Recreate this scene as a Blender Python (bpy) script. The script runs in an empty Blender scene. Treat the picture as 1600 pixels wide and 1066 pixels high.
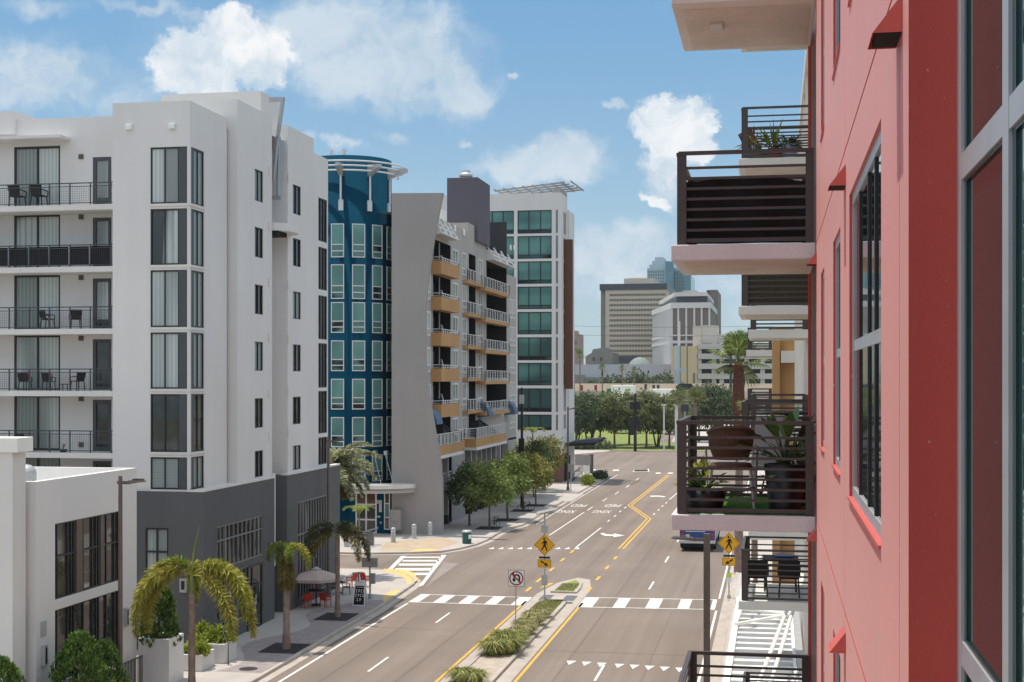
import bpy, bmesh, math, random
from mathutils import Vector, Matrix
R = math.radians
sc = bpy.context.scene
COL = sc.collection
random.seed(7)
# ------------------------------------------------------------------ camera
FL, HC, VPX, HZ = 2200., 13., 1210., 592.      # focal (px of a 1600 px wide frame), eye height, street vanishing point, horizon row
YAW = math.atan((VPX - 800) / FL); CA, SA = math.cos(YAW), math.sin(YAW)
cd = bpy.data.cameras.new("camera"); cam = bpy.data.objects.new("camera", cd); COL.objects.link(cam)
cam.location = (0, 0, HC); cam.rotation_euler = (R(90), 0, YAW)
cd.sensor_width = 36; cd.lens = 36 * FL / 1600; cd.shift_y = (HZ - 533) / 1600
cd.clip_start = .1; cd.clip_end = 6000; sc.camera = cam
# ------------------------------------------------------------------ light
SUN = Vector((-.2, .062, .98)).normalized()
ld = bpy.data.lights.new("sun", 'SUN'); ld.energy = 2.3; ld.angle = R(.5); ld.color = (1, .92, .81)
sun = bpy.data.objects.new("sun", ld); COL.objects.link(sun); sun.rotation_euler = SUN.to_track_quat('Z', 'Y').to_euler()
sc.view_settings.view_transform = 'Standard'; sc.view_settings.look = 'None'
sc.view_settings.exposure = 0.92; sc.view_settings.gamma = 1; sc.view_settings.use_curve_mapping = False

def ray(u, v):
    r = (u - 800) / FL; return -SA + CA * r, CA + SA * r, (HZ - v) / FL
def gz(u, v, z=0.):                             # photo point -> world point on the level z
    x, y, k = ray(u, v); d = (z - HC) / k; return x * d, y * d
def yx(u, X):                                   # Y where the plane X is seen in column u
    x, y, k = ray(u, HZ); return y * X / x
def xy(u, Y):                                   # X where the plane Y is seen in column u
    x, y, k = ray(u, HZ); return x * Y / y
def zz(v, X, Y):                                # height of row v at the place X, Y
    return HC + (HZ - v) / FL * (-SA * X + CA * Y)

# ------------------------------------------------------------------ sky
W = bpy.data.worlds.new("World"); sc.world = W; W.use_nodes = True
nt = W.node_tree; N = nt.nodes; L = nt.links; N.clear()
def nd(t, **kw):
    n = N.new(t)
    for k, v in kw.items(): setattr(n, k, v)
    return n
def mth(op, a, b=None, c=None, clamp=False):
    n = nd('ShaderNodeMath', operation=op); n.use_clamp = clamp
    for i, x in enumerate((a, b, c)):
        if x is None: continue
        if isinstance(x, (int, float)): n.inputs[i].default_value = x
        else: L.new(x, n.inputs[i])
    return n.outputs[0]
def vm(op, a, b, out=0):
    n = nd('ShaderNodeVectorMath', operation=op)
    for i, x in enumerate((a, b)):
        if x is None: continue
        if isinstance(x, tuple): n.inputs[i].default_value = x
        else: L.new(x, n.inputs[i])
    return n.outputs[out]
sky = nd('ShaderNodeTexSky', sky_type='NISHITA'); sky.sun_disc = False
sky.sun_elevation = math.asin(SUN.z); sky.sun_rotation = math.atan2(SUN.x, SUN.y)
sky.air_density = 1.25; sky.dust_density = .6; sky.ozone_density = 1.6
tc = nd('ShaderNodeTexCoord'); sx = nd('ShaderNodeSeparateXYZ'); L.new(tc.outputs['Generated'], sx.inputs[0])
az = mth('ARCTAN2', sx.outputs[0], sx.outputs[1]); el = mth('ARCSINE', sx.outputs[2])
cb = nd('ShaderNodeCombineXYZ'); L.new(az, cb.inputs[0]); L.new(el, cb.inputs[1]); P = cb.outputs[0]
def noise(scale, det, vec, rough=.58, dist=0., off=0.):
    n = nd('ShaderNodeTexNoise'); n.inputs['Scale'].default_value = scale; n.inputs['Detail'].default_value = det
    n.inputs['Roughness'].default_value = rough; n.inputs['Distortion'].default_value = dist
    if off: vec = vm('ADD', vec, (off, off * .7, 0))
    L.new(vec, n.inputs['Vector']); return n
w1 = noise(13, 7, P, .62); w2 = noise(46, 5, P, .6, off=3.1)
dv = vm('SUBTRACT', w1.outputs['Color'], (.5, .5, .5)); dv = vm('MULTIPLY', dv, (.085, .07, 0))
dv2 = vm('SUBTRACT', w2.outputs['Color'], (.5, .5, .5)); dv2 = vm('MULTIPLY', dv2, (.018, .016, 0))
PW = vm('ADD', vm('ADD', P, dv), dv2)
def azel(u, v):
    x, y, k = ray(u, v); return math.atan2(x, y), math.atan2(k, math.hypot(x, y))
def blobs(lst):
    acc = None
    for u, v, w, h, s in lst:
        a, e = azel(u, v)
        q = vm('LENGTH', vm('MULTIPLY', vm('SUBTRACT', PW, (a, e, 0)), (FL / w, FL / h, 0)), None, 1)
        d = mth('MULTIPLY', mth('SUBTRACT', 1., q), s)
        acc = d if acc is None else mth('MAXIMUM', acc, d)
    return acc
def sstep(x, a, b):
    n = nd('ShaderNodeMapRange', interpolation_type='SMOOTHSTEP'); L.new(x, n.inputs[0])
    n.inputs[1].default_value = a; n.inputs[2].default_value = b; return n.outputs[0]
soft = blobs([(600, 85, 200, 105, 1), (710, 130, 90, 60, .8), (520, 40, 200, 70, .9), (60, 120, 165, 75, .75), (190, 165, 110, 40, .4), (60, 12, 70, 26, .6), (230, 2, 150, 16, .6),
    (860, 248, 115, 55, 1.25), (780, 255, 60, 26, .5), (960, 412, 150, 62, 1.5), (1095, 448, 90, 40, 1.3), (905, 372, 50, 26, .8), (978, 157, 34, 12, .9),
    (612, 212, 44, 17, .7), (490, 214, 34, 24, .7), (738, 203, 24, 10, .6), (1035, 270, 46, 75, .9), (790, 104, 12, 9, .8), (1180, 470, 70, 40, .8), (540, 225, 22, 16, .5)])
brt = blobs([(318, 85, 95, 75, 1), (400, 70, 80, 75, .9), (352, 40, 70, 50, .9), (280, 118, 55, 38, .8), (1058, 182, 66, 52, 1), (1075, 215, 40, 60, .8), (1040, 250, 36, 50, .55), (1095, 188, 34, 16, .8), (1012, 320, 26, 16, .5)])
lo = noise(8, 4, P, .55, off=1.7); hi = noise(30, 8, PW, .62, off=5.3)
bil = mth('MULTIPLY', mth('SUBTRACT', hi.outputs[0], .5), .9)
a_s = mth('MULTIPLY', sstep(mth('ADD', soft, mth('MULTIPLY', bil, .8)), .02, .6), .84); a_b = mth('MULTIPLY', sstep(mth('ADD', brt, bil), .04, .32), .97)
wis = mth('MULTIPLY', sstep(noise(5, 5, P, .6, .4, off=9.1).outputs[0], .52, .8), .25)
shade = sstep(mth('ADD', mth('MULTIPLY', lo.outputs[0], .5), mth('MULTIPLY', hi.outputs[0], .5)), .40, .60)
def mixc(f, a, b):
    n = nd('ShaderNodeMix', data_type='RGBA')
    if isinstance(f, float): n.inputs[0].default_value = f
    else: L.new(f, n.inputs[0])
    for i, x in ((6, a), (7, b)):
        if isinstance(x, tuple): n.inputs[i].default_value = (*x, 1)
        else: L.new(x, n.inputs[i])
    return n.outputs[2]
CS = 5.28                                       # cloud radiance in the sky texture's own units
def c3(r, g, b): return (r * CS, g * CS, b * CS)
csoft = mixc(shade, c3(.46, .60, .73), c3(.70, .78, .85)); cbrt = mixc(shade, c3(.60, .71, .81), c3(.96, .97, .98))
el01 = nd('ShaderNodeMapRange', interpolation_type='SMOOTHSTEP'); L.new(el, el01.inputs[0]); el01.inputs[1].default_value = -.03; el01.inputs[2].default_value = .30
grad = mixc(el01.outputs[0], c3(.36, .53, .65), c3(.115, .32, .575))
base = mixc(.80, sky.outputs[0], grad)
c = mixc(wis, base, c3(.74, .82, .89)); c = mixc(a_s, c, csoft); c = mixc(a_b, c, cbrt)
# broken bright cloud added overhead and behind the viewer, unseen, to brighten shaded faces
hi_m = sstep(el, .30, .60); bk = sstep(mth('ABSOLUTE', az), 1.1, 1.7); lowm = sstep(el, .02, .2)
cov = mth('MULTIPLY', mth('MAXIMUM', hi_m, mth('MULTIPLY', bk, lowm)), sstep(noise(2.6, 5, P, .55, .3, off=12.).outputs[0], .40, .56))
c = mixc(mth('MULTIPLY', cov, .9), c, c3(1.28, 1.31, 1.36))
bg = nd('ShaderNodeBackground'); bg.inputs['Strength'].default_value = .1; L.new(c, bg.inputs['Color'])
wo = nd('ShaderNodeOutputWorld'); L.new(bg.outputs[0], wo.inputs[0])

# ------------------------------------------------------------------ materials
def srgb(r, g, b):
    f = lambda c: c / 12.92 if c <= .04045 else ((c + .055) / 1.055) ** 2.4
    return f(r / 255), f(g / 255), f(b / 255)
def mat(name, col, rough=.75, spec=.3, var=.10, scale=.6, bump=0., bscale=40., metal=0., streak=0., fine=0., fscale=60., isl=0., trans=0., sheen=0., lane=0., speck=0., hue=None):
    """procedural surface: base colour, broad tonal variation, rain streaks, fine grain, bump, per-leaf variation"""
    m = bpy.data.materials.new(name); m.use_nodes = True; t = m.node_tree; n = t.nodes; l = t.links
    b = n['Principled BSDF']; b.inputs['Roughness'].default_value = rough; b.inputs['Specular IOR Level'].default_value = spec; b.inputs['Metallic'].default_value = metal
    if sheen: b.inputs['Sheen Weight'].default_value = sheen; b.inputs['Sheen Roughness'].default_value = .45
    g = n.new('ShaderNodeNewGeometry'); pos = g.outputs['Position']
    def nz(s, d, sclv=None):
        x = n.new('ShaderNodeTexNoise'); x.inputs['Scale'].default_value = s; x.inputs['Detail'].default_value = d
        v = pos
        if sclv:
            q = n.new('ShaderNodeVectorMath'); q.operation = 'MULTIPLY'; l.new(pos, q.inputs[0]); q.inputs[1].default_value = sclv; v = q.outputs[0]
        l.new(v, x.inputs['Vector']); return x.outputs[0]
    def rng(x, lo, hi, a=.3, bb=.7):
        q = n.new('ShaderNodeMapRange'); l.new(x, q.inputs[0]); q.inputs[1].default_value = a; q.inputs[2].default_value = bb
        q.inputs[3].default_value = lo; q.inputs[4].default_value = hi; return q.outputs[0]
    fac = None
    def mul(x):
        nonlocal fac
        if fac is None: fac = x; return
        q = n.new('ShaderNodeMath'); q.operation = 'MULTIPLY'; l.new(fac, q.inputs[0]); l.new(x, q.inputs[1]); fac = q.outputs[0]
    if var: mul(rng(nz(scale, 5), 1 - var, 1 + var))
    if fine: mul(rng(nz(fscale, 2), 1 - fine, 1 + fine))
    if streak: mul(rng(nz(1., 4, (2.2, 2.2, .12)), 1 - streak, 1.02))
    if lane: mul(rng(nz(1., 4, (.62, .012, 0)), 1 - lane, 1 + lane * .4)); mul(rng(nz(1., 3, (3.1, .05, 0)), 1 - lane * .35, 1 + lane * .2))
    if isl: mul(rng(g.outputs['Random Per Island'], 1 - isl, 1 + isl, 0, 1))
    rgb = n.new('ShaderNodeRGB'); rgb.outputs[0].default_value = (*col, 1); c = rgb.outputs[0]
    if hue:
        q = n.new('ShaderNodeMix'); q.data_type = 'RGBA'; l.new(rng(g.outputs['Random Per Island'] if isl else nz(scale * 1.7, 4), 0, 1, .25, .75), q.inputs[0]); l.new(c, q.inputs[6]); q.inputs[7].default_value = (*hue, 1); c = q.outputs[2]
    if fac is not None:
        q = n.new('ShaderNodeVectorMath'); q.operation = 'SCALE'; l.new(c, q.inputs[0]); l.new(fac, q.inputs['Scale']); c = q.outputs[0]
    if speck:
        q = n.new('ShaderNodeMix'); q.data_type = 'RGBA'; l.new(rng(nz(34., 2), 0, speck, .71, .75), q.inputs[0]); l.new(c, q.inputs[6]); q.inputs[7].default_value = (.62, .42, .40, 1); c = q.outputs[2]
        q = n.new('ShaderNodeMix'); q.data_type = 'RGBA'; l.new(rng(nz(2.3, 6), 0, .5, .66, .8), q.inputs[0]); l.new(c, q.inputs[6]); q.inputs[7].default_value = (.40, .12, .10, 1); c = q.outputs[2]
    l.new(c, b.inputs['Base Color'])
    if bump:
        q = n.new('ShaderNodeBump'); q.inputs['Strength'].default_value = bump; q.inputs['Distance'].default_value = .02
        l.new(nz(bscale, 4), q.inputs['Height']); l.new(q.outputs[0], b.inputs['Normal'])
    if trans:
        tr = n.new('ShaderNodeBsdfTranslucent'); l.new(c, tr.inputs[0]); mx = n.new('ShaderNodeMixShader'); mx.inputs[0].default_value = trans
        l.new(b.outputs[0], mx.inputs[1]); l.new(tr.outputs[0], mx.inputs[2]); l.new(mx.outputs[0], n['Material Output'].inputs[0])
    return m
def blinds(name, c1, c2, axis, freq, dark=None, rough=.06, spec=.55, room=.5, rs=.33):
    """a pane in front of curtain or blind slats: slat stripes along one axis, some rooms darker than others, a glossy face"""
    m = bpy.data.materials.new(name); m.use_nodes = True; t = m.node_tree; n = t.nodes; l = t.links; b = n['Principled BSDF']
    b.inputs['Roughness'].default_value = rough; b.inputs['Specular IOR Level'].default_value = spec
    g = n.new('ShaderNodeNewGeometry'); s = n.new('ShaderNodeSeparateXYZ'); l.new(g.outputs['Position'], s.inputs[0])
    if axis == 'xy':
        q = n.new('ShaderNodeMath'); l.new(s.outputs[0], q.inputs[0]); l.new(s.outputs[1], q.inputs[1]); x = q.outputs[0]
    else: x = s.outputs['XYZ'.index(axis.upper())]
    k = n.new('ShaderNodeMath'); k.operation = 'MULTIPLY'; l.new(x, k.inputs[0]); k.inputs[1].default_value = freq * 6.283
    si = n.new('ShaderNodeMath'); si.operation = 'SINE'; l.new(k.outputs[0], si.inputs[0])
    r = n.new('ShaderNodeMapRange'); l.new(si.outputs[0], r.inputs[0]); r.inputs[1].default_value = -1; r.inputs[2].default_value = .3
    mx = n.new('ShaderNodeMix'); mx.data_type = 'RGBA'; l.new(r.outputs[0], mx.inputs[0]); mx.inputs[6].default_value = (*c1, 1); mx.inputs[7].default_value = (*c2, 1); c = mx.outputs[2]
    if dark:
        nz = n.new('ShaderNodeTexNoise'); nz.inputs['Scale'].default_value = rs; nz.inputs['Detail'].default_value = 1; sc_ = n.new('ShaderNodeVectorMath'); sc_.operation = 'MULTIPLY'; l.new(g.outputs['Position'], sc_.inputs[0]); sc_.inputs[1].default_value = (1, 1, .12 if axis == 'xy' else 1); l.new(sc_.outputs[0], nz.inputs['Vector'])
        r2 = n.new('ShaderNodeMapRange'); l.new(nz.outputs[0], r2.inputs[0]); r2.inputs[1].default_value = room - .06; r2.inputs[2].default_value = room + .06
        m2 = n.new('ShaderNodeMix'); m2.data_type = 'RGBA'; l.new(r2.outputs[0], m2.inputs[0]); l.new(c, m2.inputs[6]); m2.inputs[7].default_value = (*dark, 1); c = m2.outputs[2]
    l.new(c, b.inputs['Base Color']); return m

M = {}
def mm(k, *a, **kw): M[k] = mat(k, *a, **kw)
mm('asphalt', (.222, .18, .152), .9, .2, .07, .16, .25, 60, fine=.06, fscale=9, lane=.17)
mm('concrete', (.44, .40, .365), .85, .2, .08, .5, .15, 40, fine=.04, fscale=6)
mm('kerb_concrete', (.42, .37, .325), .85, .2, .12, .7, .15, 40, fine=.05, fscale=8)
mm('paver', (.30, .265, .255), .85, .2, .10, 1.5, .3, 14, fine=.10, fscale=3.5)
mm('brown_paver', (.43, .34, .245), .85, .2, .10, .7, .2, 14, fine=.05, fscale=4)
mm('mulch', (.05, .045, .045), .95, .1, .3, 6, .6, 30)
mm('sand', (.42, .36, .30), .95, .1, .15, 2.5, .4, 20, fine=.12, fscale=12)
mm('lawn', (.17, .23, .06), .9, .1, .3, .5, .5, 20, fine=.2, fscale=8, hue=(.22, .23, .08))
mm('far_ground', (.15, .17, .10), .9, .1, .3, .03)
mm('paint_white', (.70, .68, .63), .7, .3, .10, 2., fine=.14, fscale=5)
mm('paint_yellow', (.62, .37, .075), .7, .3, .10, 2., fine=.14, fscale=5)
mm('seam', (.125, .103, .088), .9, .2, .2, 2.)
mm('worn_patch', (.27, .235, .21), .9, .2, .08, .5, fine=.06, fscale=6)
mm('tactile_yellow', (.72, .47, .17), .8, .3, .1, 2.)
mm('tactile_grey', (.13, .135, .145), .8, .3, .1, 5.)
mm('white_stucco', (.66, .645, .63), .85, .2, .03, .25, .12, 25, streak=.018)
mm('white_stucco_sub', (.65, .635, .61), .85, .2, .04, .3, .12, 25, streak=.03)
mm('grey_stucco', (.108, .109, .112), .8, .3, .06, .3, .12, 25, streak=.06)
mm('taupe_stucco', (.325, .305, .29), .85, .2, .05, .2, .15, 20, streak=.02)
mm('beige_stucco', (.40, .375, .35), .85, .2, .04, .3, .12, 25, streak=.03)
mm('blue_stucco', (.001, .048, .088), .85, .06, .05, .3, .1, 25, streak=.03)
mm('ochre_stucco', (.47, .27, .115), .8, .25, .06, .4, .1, 25, streak=.08)
mm('violet_grey_stucco', (.115, .105, .125), .8, .25, .06, .3)
mm('dark_stucco', (.040, .040, .042), .75, .3, .08, .4)
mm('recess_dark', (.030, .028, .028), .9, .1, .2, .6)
mm('brown_cladding', (.13, .058, .034), .6, .3, .08, .4, streak=.12)
mm('brick', (.20, .115, .08), .85, .2, .15, 2., fine=.12, fscale=9)
mm('red_stucco', (.52, .062, .045), .5, .5, .05, .6, .11, 70, streak=.05, fine=.035, fscale=120, sheen=.14, speck=.5)
mm('red_trim', (.56, .105, .085), .45, .5, .05, 2., .1, 80)
mm('slab_pink', (.63, .60, .60), .8, .25, .06, 1.2, .35, 55, fine=.05, fscale=60)
mm('slab_white', (.66, .635, .59), .8, .25, .05, 1., .2, 40)
mm('soffit', (.62, .56, .49), .9, .15, .10, 1.5, .3, 60, fine=.12, fscale=45)
mm('bronze_rail', (.060, .047, .042), .45, .45, .08, 6.)
mm('grey_rail', (.055, .062, .068), .45, .4, .06, 6.)
mm('white_rail', (.62, .62, .62), .5, .4, .05, 6.)
mm('white_frame', (.68, .68, .66), .5, .4, .04, 4.)
mm('black_frame', (.020, .021, .024), .4, .45, .1, 4.)
mm('charcoal_panel', (.065, .068, .075), .5, .4, .05, 2.)
mm('aluminium', (.42, .43, .45), .38, .5, .06, 5., metal=.25)
mm('steel', (.36, .36, .37), .4, .5, .08, 5., metal=.5)
mm('galvanised', (.45, .46, .47), .45, .5, .1, 5., metal=.4)
mm('bronze_pole', (.135, .100, .085), .5, .4, .12, 3., streak=.15)
mm('black_metal', (.012, .012, .013), .45, .4, .1, 5.)
mm('roof_gravel', (.55, .53, .49), .95, .1, .1, 1.)
mm('roof_white', (.78, .77, .73), .8, .2, .04, .6)
mm('awning_blue', (.10, .15, .22), .7, .3, .08, 3.)
mm('awning_black', (.02, .021, .024), .8, .2, .15, 3.)
mm('sign_yellow', (.80, .40, .015), .45, .4, .03, 8.)
mm('sign_lime', (.55, .66, .05), .45, .4)
mm('sign_white', (.80, .80, .78), .45, .4, .03, 8.)
mm('sign_black', (.010, .010, .010), .5, .3, 0)
mm('sign_red', (.32, .012, .018), .45, .4, .03, 8.)
mm('sign_green', (.01, .16, .13), .45, .4)
mm('sign_back', (.33, .32, .31), .5, .4, .1, 4., metal=.2)
mm('bus_blue', (.012, .055, .20), .25, .6, .03, 3.)
mm('chrome', (.62, .63, .65), .22, .6, .04, 5., metal=.8)
mm('tail_red', (.42, .012, .010), .2, .6, 0)
mm('rubber', (.018, .018, .018), .85, .2, .1, 8.)
mm('chair_red', (.44, .030, .012), .4, .5, .04, 8.)
mm('cushion_red', (.30, .02, .03), .9, .1, .1, 20.)
mm('cushion_pink', (.60, .33, .32), .9, .1, .1, 20.)
mm('wicker_brown', (.135, .070, .045), .6, .3, .15, 30, .7, 90)
mm('wicker_black', (.016, .014, .014), .6, .3, .2, 30, .5, 90)
mm('umbrella_cloth', (.50, .40, .36), .9, .1, .06, 3.)
mm('bin_green', (.020, .105, .085), .5, .4, .08, 5.)
mm('turf', (.05, .17, .02), .95, .1, .2, 20, .8, 120)
mm('black_cloth', (.010, .010, .012), .75, .25, .3, 4., .4, 8)
mm('bamboo_screen', (.075, .066, .045), .9, .1, .2, 30, .6, 60)
mm('terracotta', (.26, .06, .035), .8, .2, .1, 5.)
mm('pot_black', (.012, .012, .014), .4, .5, .1, 5.)
mm('pot_grey', (.16, .18, .19), .6, .4, .1, 5.)
mm('pot_blue', (.40, .43, .55), .5, .4, .1, 5.)
mm('bark', (.13, .105, .085), .95, .1, .25, 5., .8, 14)
mm('palm_trunk', (.25, .185, .155), .95, .1, .2, 3., .6, 18, fine=.15, fscale=10)
mm('palm_boot', (.12, .055, .04), .95, .1, .3, 6., 1., 12)
mm('crownshaft', (.16, .19, .06), .7, .3, .2, 4.)
mm('leaf_tree', (.19, .25, .065), .55, .35, .1, .8, isl=.45, trans=.25, hue=(.20, .25, .06))
mm('leaf_olive', (.17, .195, .045), .55, .35, .1, .8, isl=.45, trans=.25, hue=(.28, .25, .05))
mm('leaf_dark', (.075, .12, .04), .55, .35, .1, .8, isl=.45, trans=.2, hue=(.10, .14, .045))
mm('leaf_far', (.18, .215, .085), .6, .3, .15, .4, isl=.5, trans=.3, hue=(.17, .18, .075))
mm('leaf_far_dark', (.115, .15, .075), .6, .3, .15, .4, isl=.5, trans=.3, hue=(.10, .13, .065))
mm('leaf_conifer', (.075, .145, .03), .6, .3, .15, 1.2, isl=.45, trans=.15, hue=(.10, .17, .03))
mm('leaf_lime', (.22, .30, .03), .55, .35, .1, 2., isl=.4, trans=.3, hue=(.30, .34, .05))
mm('leaf_house', (.035, .085, .018), .35, .5, .1, 5., isl=.4, trans=.2, hue=(.07, .13, .03))
mm('frond_yellow', (.34, .27, .045), .55, .35, .15, 1.3, isl=.45, trans=.3, hue=(.22, .26, .05))
mm('frond_green', (.14, .21, .03), .5, .4, .12, 1.3, isl=.4, trans=.3, hue=(.24, .28, .04))
mm('frond_brown', (.20, .13, .04), .8, .2, .2, 2., isl=.45, trans=.2, hue=(.16, .15, .04))
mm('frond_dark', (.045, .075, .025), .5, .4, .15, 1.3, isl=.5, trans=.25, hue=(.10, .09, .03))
mm('frond_date', (.24, .27, .13), .5, .4, .15, 1.3, isl=.45, trans=.2, hue=(.40, .40, .24))
mm('grass_blade', (.24, .26, .08), .6, .3, .15, 2., isl=.5, trans=.25, hue=(.42, .38, .19))
mm('lily_leaf', (.17, .21, .05), .6, .3, .15, 2., isl=.5, trans=.2, hue=(.30, .29, .09))
# panes
mm('glass_dark', (.016, .020, .022), .04, .6, 0)
mm('glass_teal', (.012, .045, .045), .03, .6, 0)
mm('glass_brown', (.10, .045, .025), .06, .6, .2, 1.)
mm('glass_room', (.050, .050, .047), .03, .7, .5, .9)
mm('gasket_teal', (.008, .03, .03), .3, .5, 0)
M['curtain_open'] = blinds('curtain_open', (.30, .35, .34), (.47, .51, .49), 'xy', 3.2, (.03, .035, .036), room=.50, rs=1.1)
M['shop_pane'] = blinds('shop_pane', (.17, .19, .18), (.22, .24, .23), 'xy', 1.3, (.018, .020, .021), room=.38, rs=1.6)
mm('frame_grey', (.20, .195, .19), .5, .4, .06, 4.)
M['curtain'] = blinds('curtain', (.36, .41, .40), (.50, .54, .52), 'xy', 5., (.20, .235, .23), room=.62, rs=.45)
M['curtain_dim'] = blinds('curtain_dim', (.17, .20, .19), (.24, .28, .265), 'xy', 5.)
M['blind_lines'] = blinds('blind_lines', (.20, .24, .235), (.30, .34, .33), 'Z', 14.)
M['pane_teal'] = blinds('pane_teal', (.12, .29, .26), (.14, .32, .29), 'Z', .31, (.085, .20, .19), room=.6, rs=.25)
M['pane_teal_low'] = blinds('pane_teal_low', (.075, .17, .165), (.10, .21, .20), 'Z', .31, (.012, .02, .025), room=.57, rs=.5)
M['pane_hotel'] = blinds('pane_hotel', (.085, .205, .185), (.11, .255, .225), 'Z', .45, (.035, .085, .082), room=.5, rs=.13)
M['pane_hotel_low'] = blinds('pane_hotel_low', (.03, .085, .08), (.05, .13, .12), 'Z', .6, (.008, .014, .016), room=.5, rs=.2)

# ------------------------------------------------------------------ mesh helpers
class MB:
    def __init__(s): s.v = []; s.f = []; s.m = []; s.sm = []
    def add(s, vs, fs, mi=0, sm=False):
        k = len(s.v); s.v += [tuple(p) for p in vs]
        for f in fs: s.f.append(tuple(i + k for i in f)); s.m.append(mi); s.sm.append(sm)
    def hexa(s, p, mi=0): s.add(p, ((0, 3, 2, 1), (4, 5, 6, 7), (0, 1, 5, 4), (1, 2, 6, 5), (2, 3, 7, 6), (3, 0, 4, 7)), mi)
    def box(s, x0, x1, y0, y1, z0, z1, mi=0):
        s.hexa([(x0, y0, z0), (x1, y0, z0), (x1, y1, z0), (x0, y1, z0), (x0, y0, z1), (x1, y0, z1), (x1, y1, z1), (x0, y1, z1)], mi)
    def fbox(s, F, a0, a1, b0, b1, d0, d1, mi=0):
        s.hexa([F(a0, b0, d0), F(a1, b0, d0), F(a1, b0, d1), F(a0, b0, d1), F(a0, b1, d0), F(a1, b1, d0), F(a1, b1, d1), F(a0, b1, d1)], mi)
    def quad(s, *p, mi=0): s.add(p, ((0, 1, 2, 3)[:len(p)],), mi)
    def poly(s, p, mi=0): s.add(p, (tuple(range(len(p))),), mi)
    def prism(s, p, vec, mi=0, mside=None):
        n = len(p); v = Vector(vec); q = [tuple(Vector(a) + v) for a in p]
        s.add(list(p) + q, [tuple(range(n - 1, -1, -1)), tuple(range(n, 2 * n))], mi)
        s.add(list(p) + q, [(i, (i + 1) % n, n + (i + 1) % n, n + i) for i in range(n)], mi if mside is None else mside)
    def tube(s, pts, r, n=8, mi=0, sm=True, cap=True):
        pts = [Vector(p) for p in pts]; rs = r if isinstance(r, (list, tuple)) else [r] * len(pts); vs = []; fs = []
        ref = None
        for i, p in enumerate(pts):
            t = (pts[min(i + 1, len(pts) - 1)] - pts[max(i - 1, 0)])
            t = t.normalized() if t.length > 1e-9 else Vector((0, 0, 1))
            if ref is None: ref = Vector((0, 0, 1)) if abs(t.z) < .9 else Vector((1, 0, 0))
            a = t.cross(ref).normalized(); b = a.cross(t).normalized(); ref = b
            for k in range(n):
                w = 2 * math.pi * k / n; vs.append(p + (a * math.cos(w) + b * math.sin(w)) * rs[i])
        for i in range(len(pts) - 1):
            for k in range(n): fs.append((i * n + k, i * n + (k + 1) % n, (i + 1) * n + (k + 1) % n, (i + 1) * n + k))
        s.add(vs, fs, mi, sm)
        if cap: s.add(vs[:n], [tuple(range(n))], mi); s.add(vs[-n:], [tuple(range(n - 1, -1, -1))], mi)
    def bar(s, p, q, w, h=None, mi=0):           # square bar between two points
        p, q = Vector(p), Vector(q); h = h or w; t = (q - p).normalized()
        ref = Vector((0, 0, 1)) if abs(t.z) < .95 else Vector((0, 1, 0))
        a = t.cross(ref).normalized() * w / 2; b = a.cross(t).normalized() * h / 2
        s.hexa([p - a - b, p + a - b, p + a + b, p - a + b, q - a - b, q + a - b, q + a + b, q - a + b], mi)
    def lathe(s, prof, c=(0, 0, 0), n=20, mi=0, sm=True, a0=0., a1=2 * math.pi):
        full = abs(a1 - a0 - 2 * math.pi) < 1e-6; m = n if full else n + 1; vs = []
        for r, z in prof:
            for k in range(m):
                w = a0 + (a1 - a0) * k / n; vs.append((c[0] + r * math.cos(w), c[1] + r * math.sin(w), c[2] + z))
        fs = [(i * m + k, i * m + (k + 1) % m, (i + 1) * m + (k + 1) % m, (i + 1) * m + k) for i in range(len(prof) - 1) for k in range(n)]
        s.add(vs, fs, mi, sm)
    def cyl(s, x, y, z0, z1, r, n=16, mi=0, r1=None):
        r1 = r if r1 is None else r1
        s.lathe([(r, z0), (r1, z1)], (x, y, 0), n, mi); s.poly([(x + r1 * math.cos(2 * math.pi * k / n), y + r1 * math.sin(2 * math.pi * k / n), z1) for k in range(n)], mi)
    def build(s, name, mats, parent=None, bevel=0.):
        me = bpy.data.meshes.new(name); me.from_pydata(s.v, [], s.f)
        for k in ([mats] if isinstance(mats, str) else mats): me.materials.append(M[k])
        me.polygons.foreach_set('material_index', s.m); me.polygons.foreach_set('use_smooth', s.sm); me.update()
        o = bpy.data.objects.new(name, me); COL.objects.link(o)
        if bevel:
            b = o.modifiers.new('bevel', 'BEVEL'); b.width = bevel; b.segments = 2; b.limit_method = 'ANGLE'
        if parent is not None:
            o.parent = parent; o.matrix_parent_inverse = Matrix.Translation(-Vector(parent.get('_o', (0, 0, 0))))
        return o
def tag(o, label=None, cat=None, group=None, kind=None):
    for k, v in (('label', label), ('category', cat), ('group', group), ('kind', kind)):
        if v: o[k] = v
    return o
def thing(name, label, cat, loc=(0, 0, 0), group=None, rz=0.):
    """an Empty at the thing's base; parts given in world coordinates keep their place"""
    o = bpy.data.objects.new(name, None); COL.objects.link(o); o.location = loc; o.empty_display_size = .3
    o.rotation_euler.z = rz
    if tuple(loc) != (0, 0, 0): o['_o'] = tuple(loc)
    return tag(o, label, cat, group)
def struct(name, mb, mats): return tag(mb.build(name, mats), kind='structure')
def copy_tree(o, parent=None):
    c = o.copy(); COL.objects.link(c)
    if parent is not None: c.parent = parent; c.matrix_parent_inverse = o.matrix_parent_inverse.copy()
    for ch in list(o.children): copy_tree(ch, c)
    return c
def place(proto, used, loc, rz, label, group=None, s=1., cat=None):
    o = copy_tree(proto) if used else proto
    o.location = loc; o.rotation_euler.z = rz; o.scale = (s, s, s); return tag(o, label, cat, group)
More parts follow.
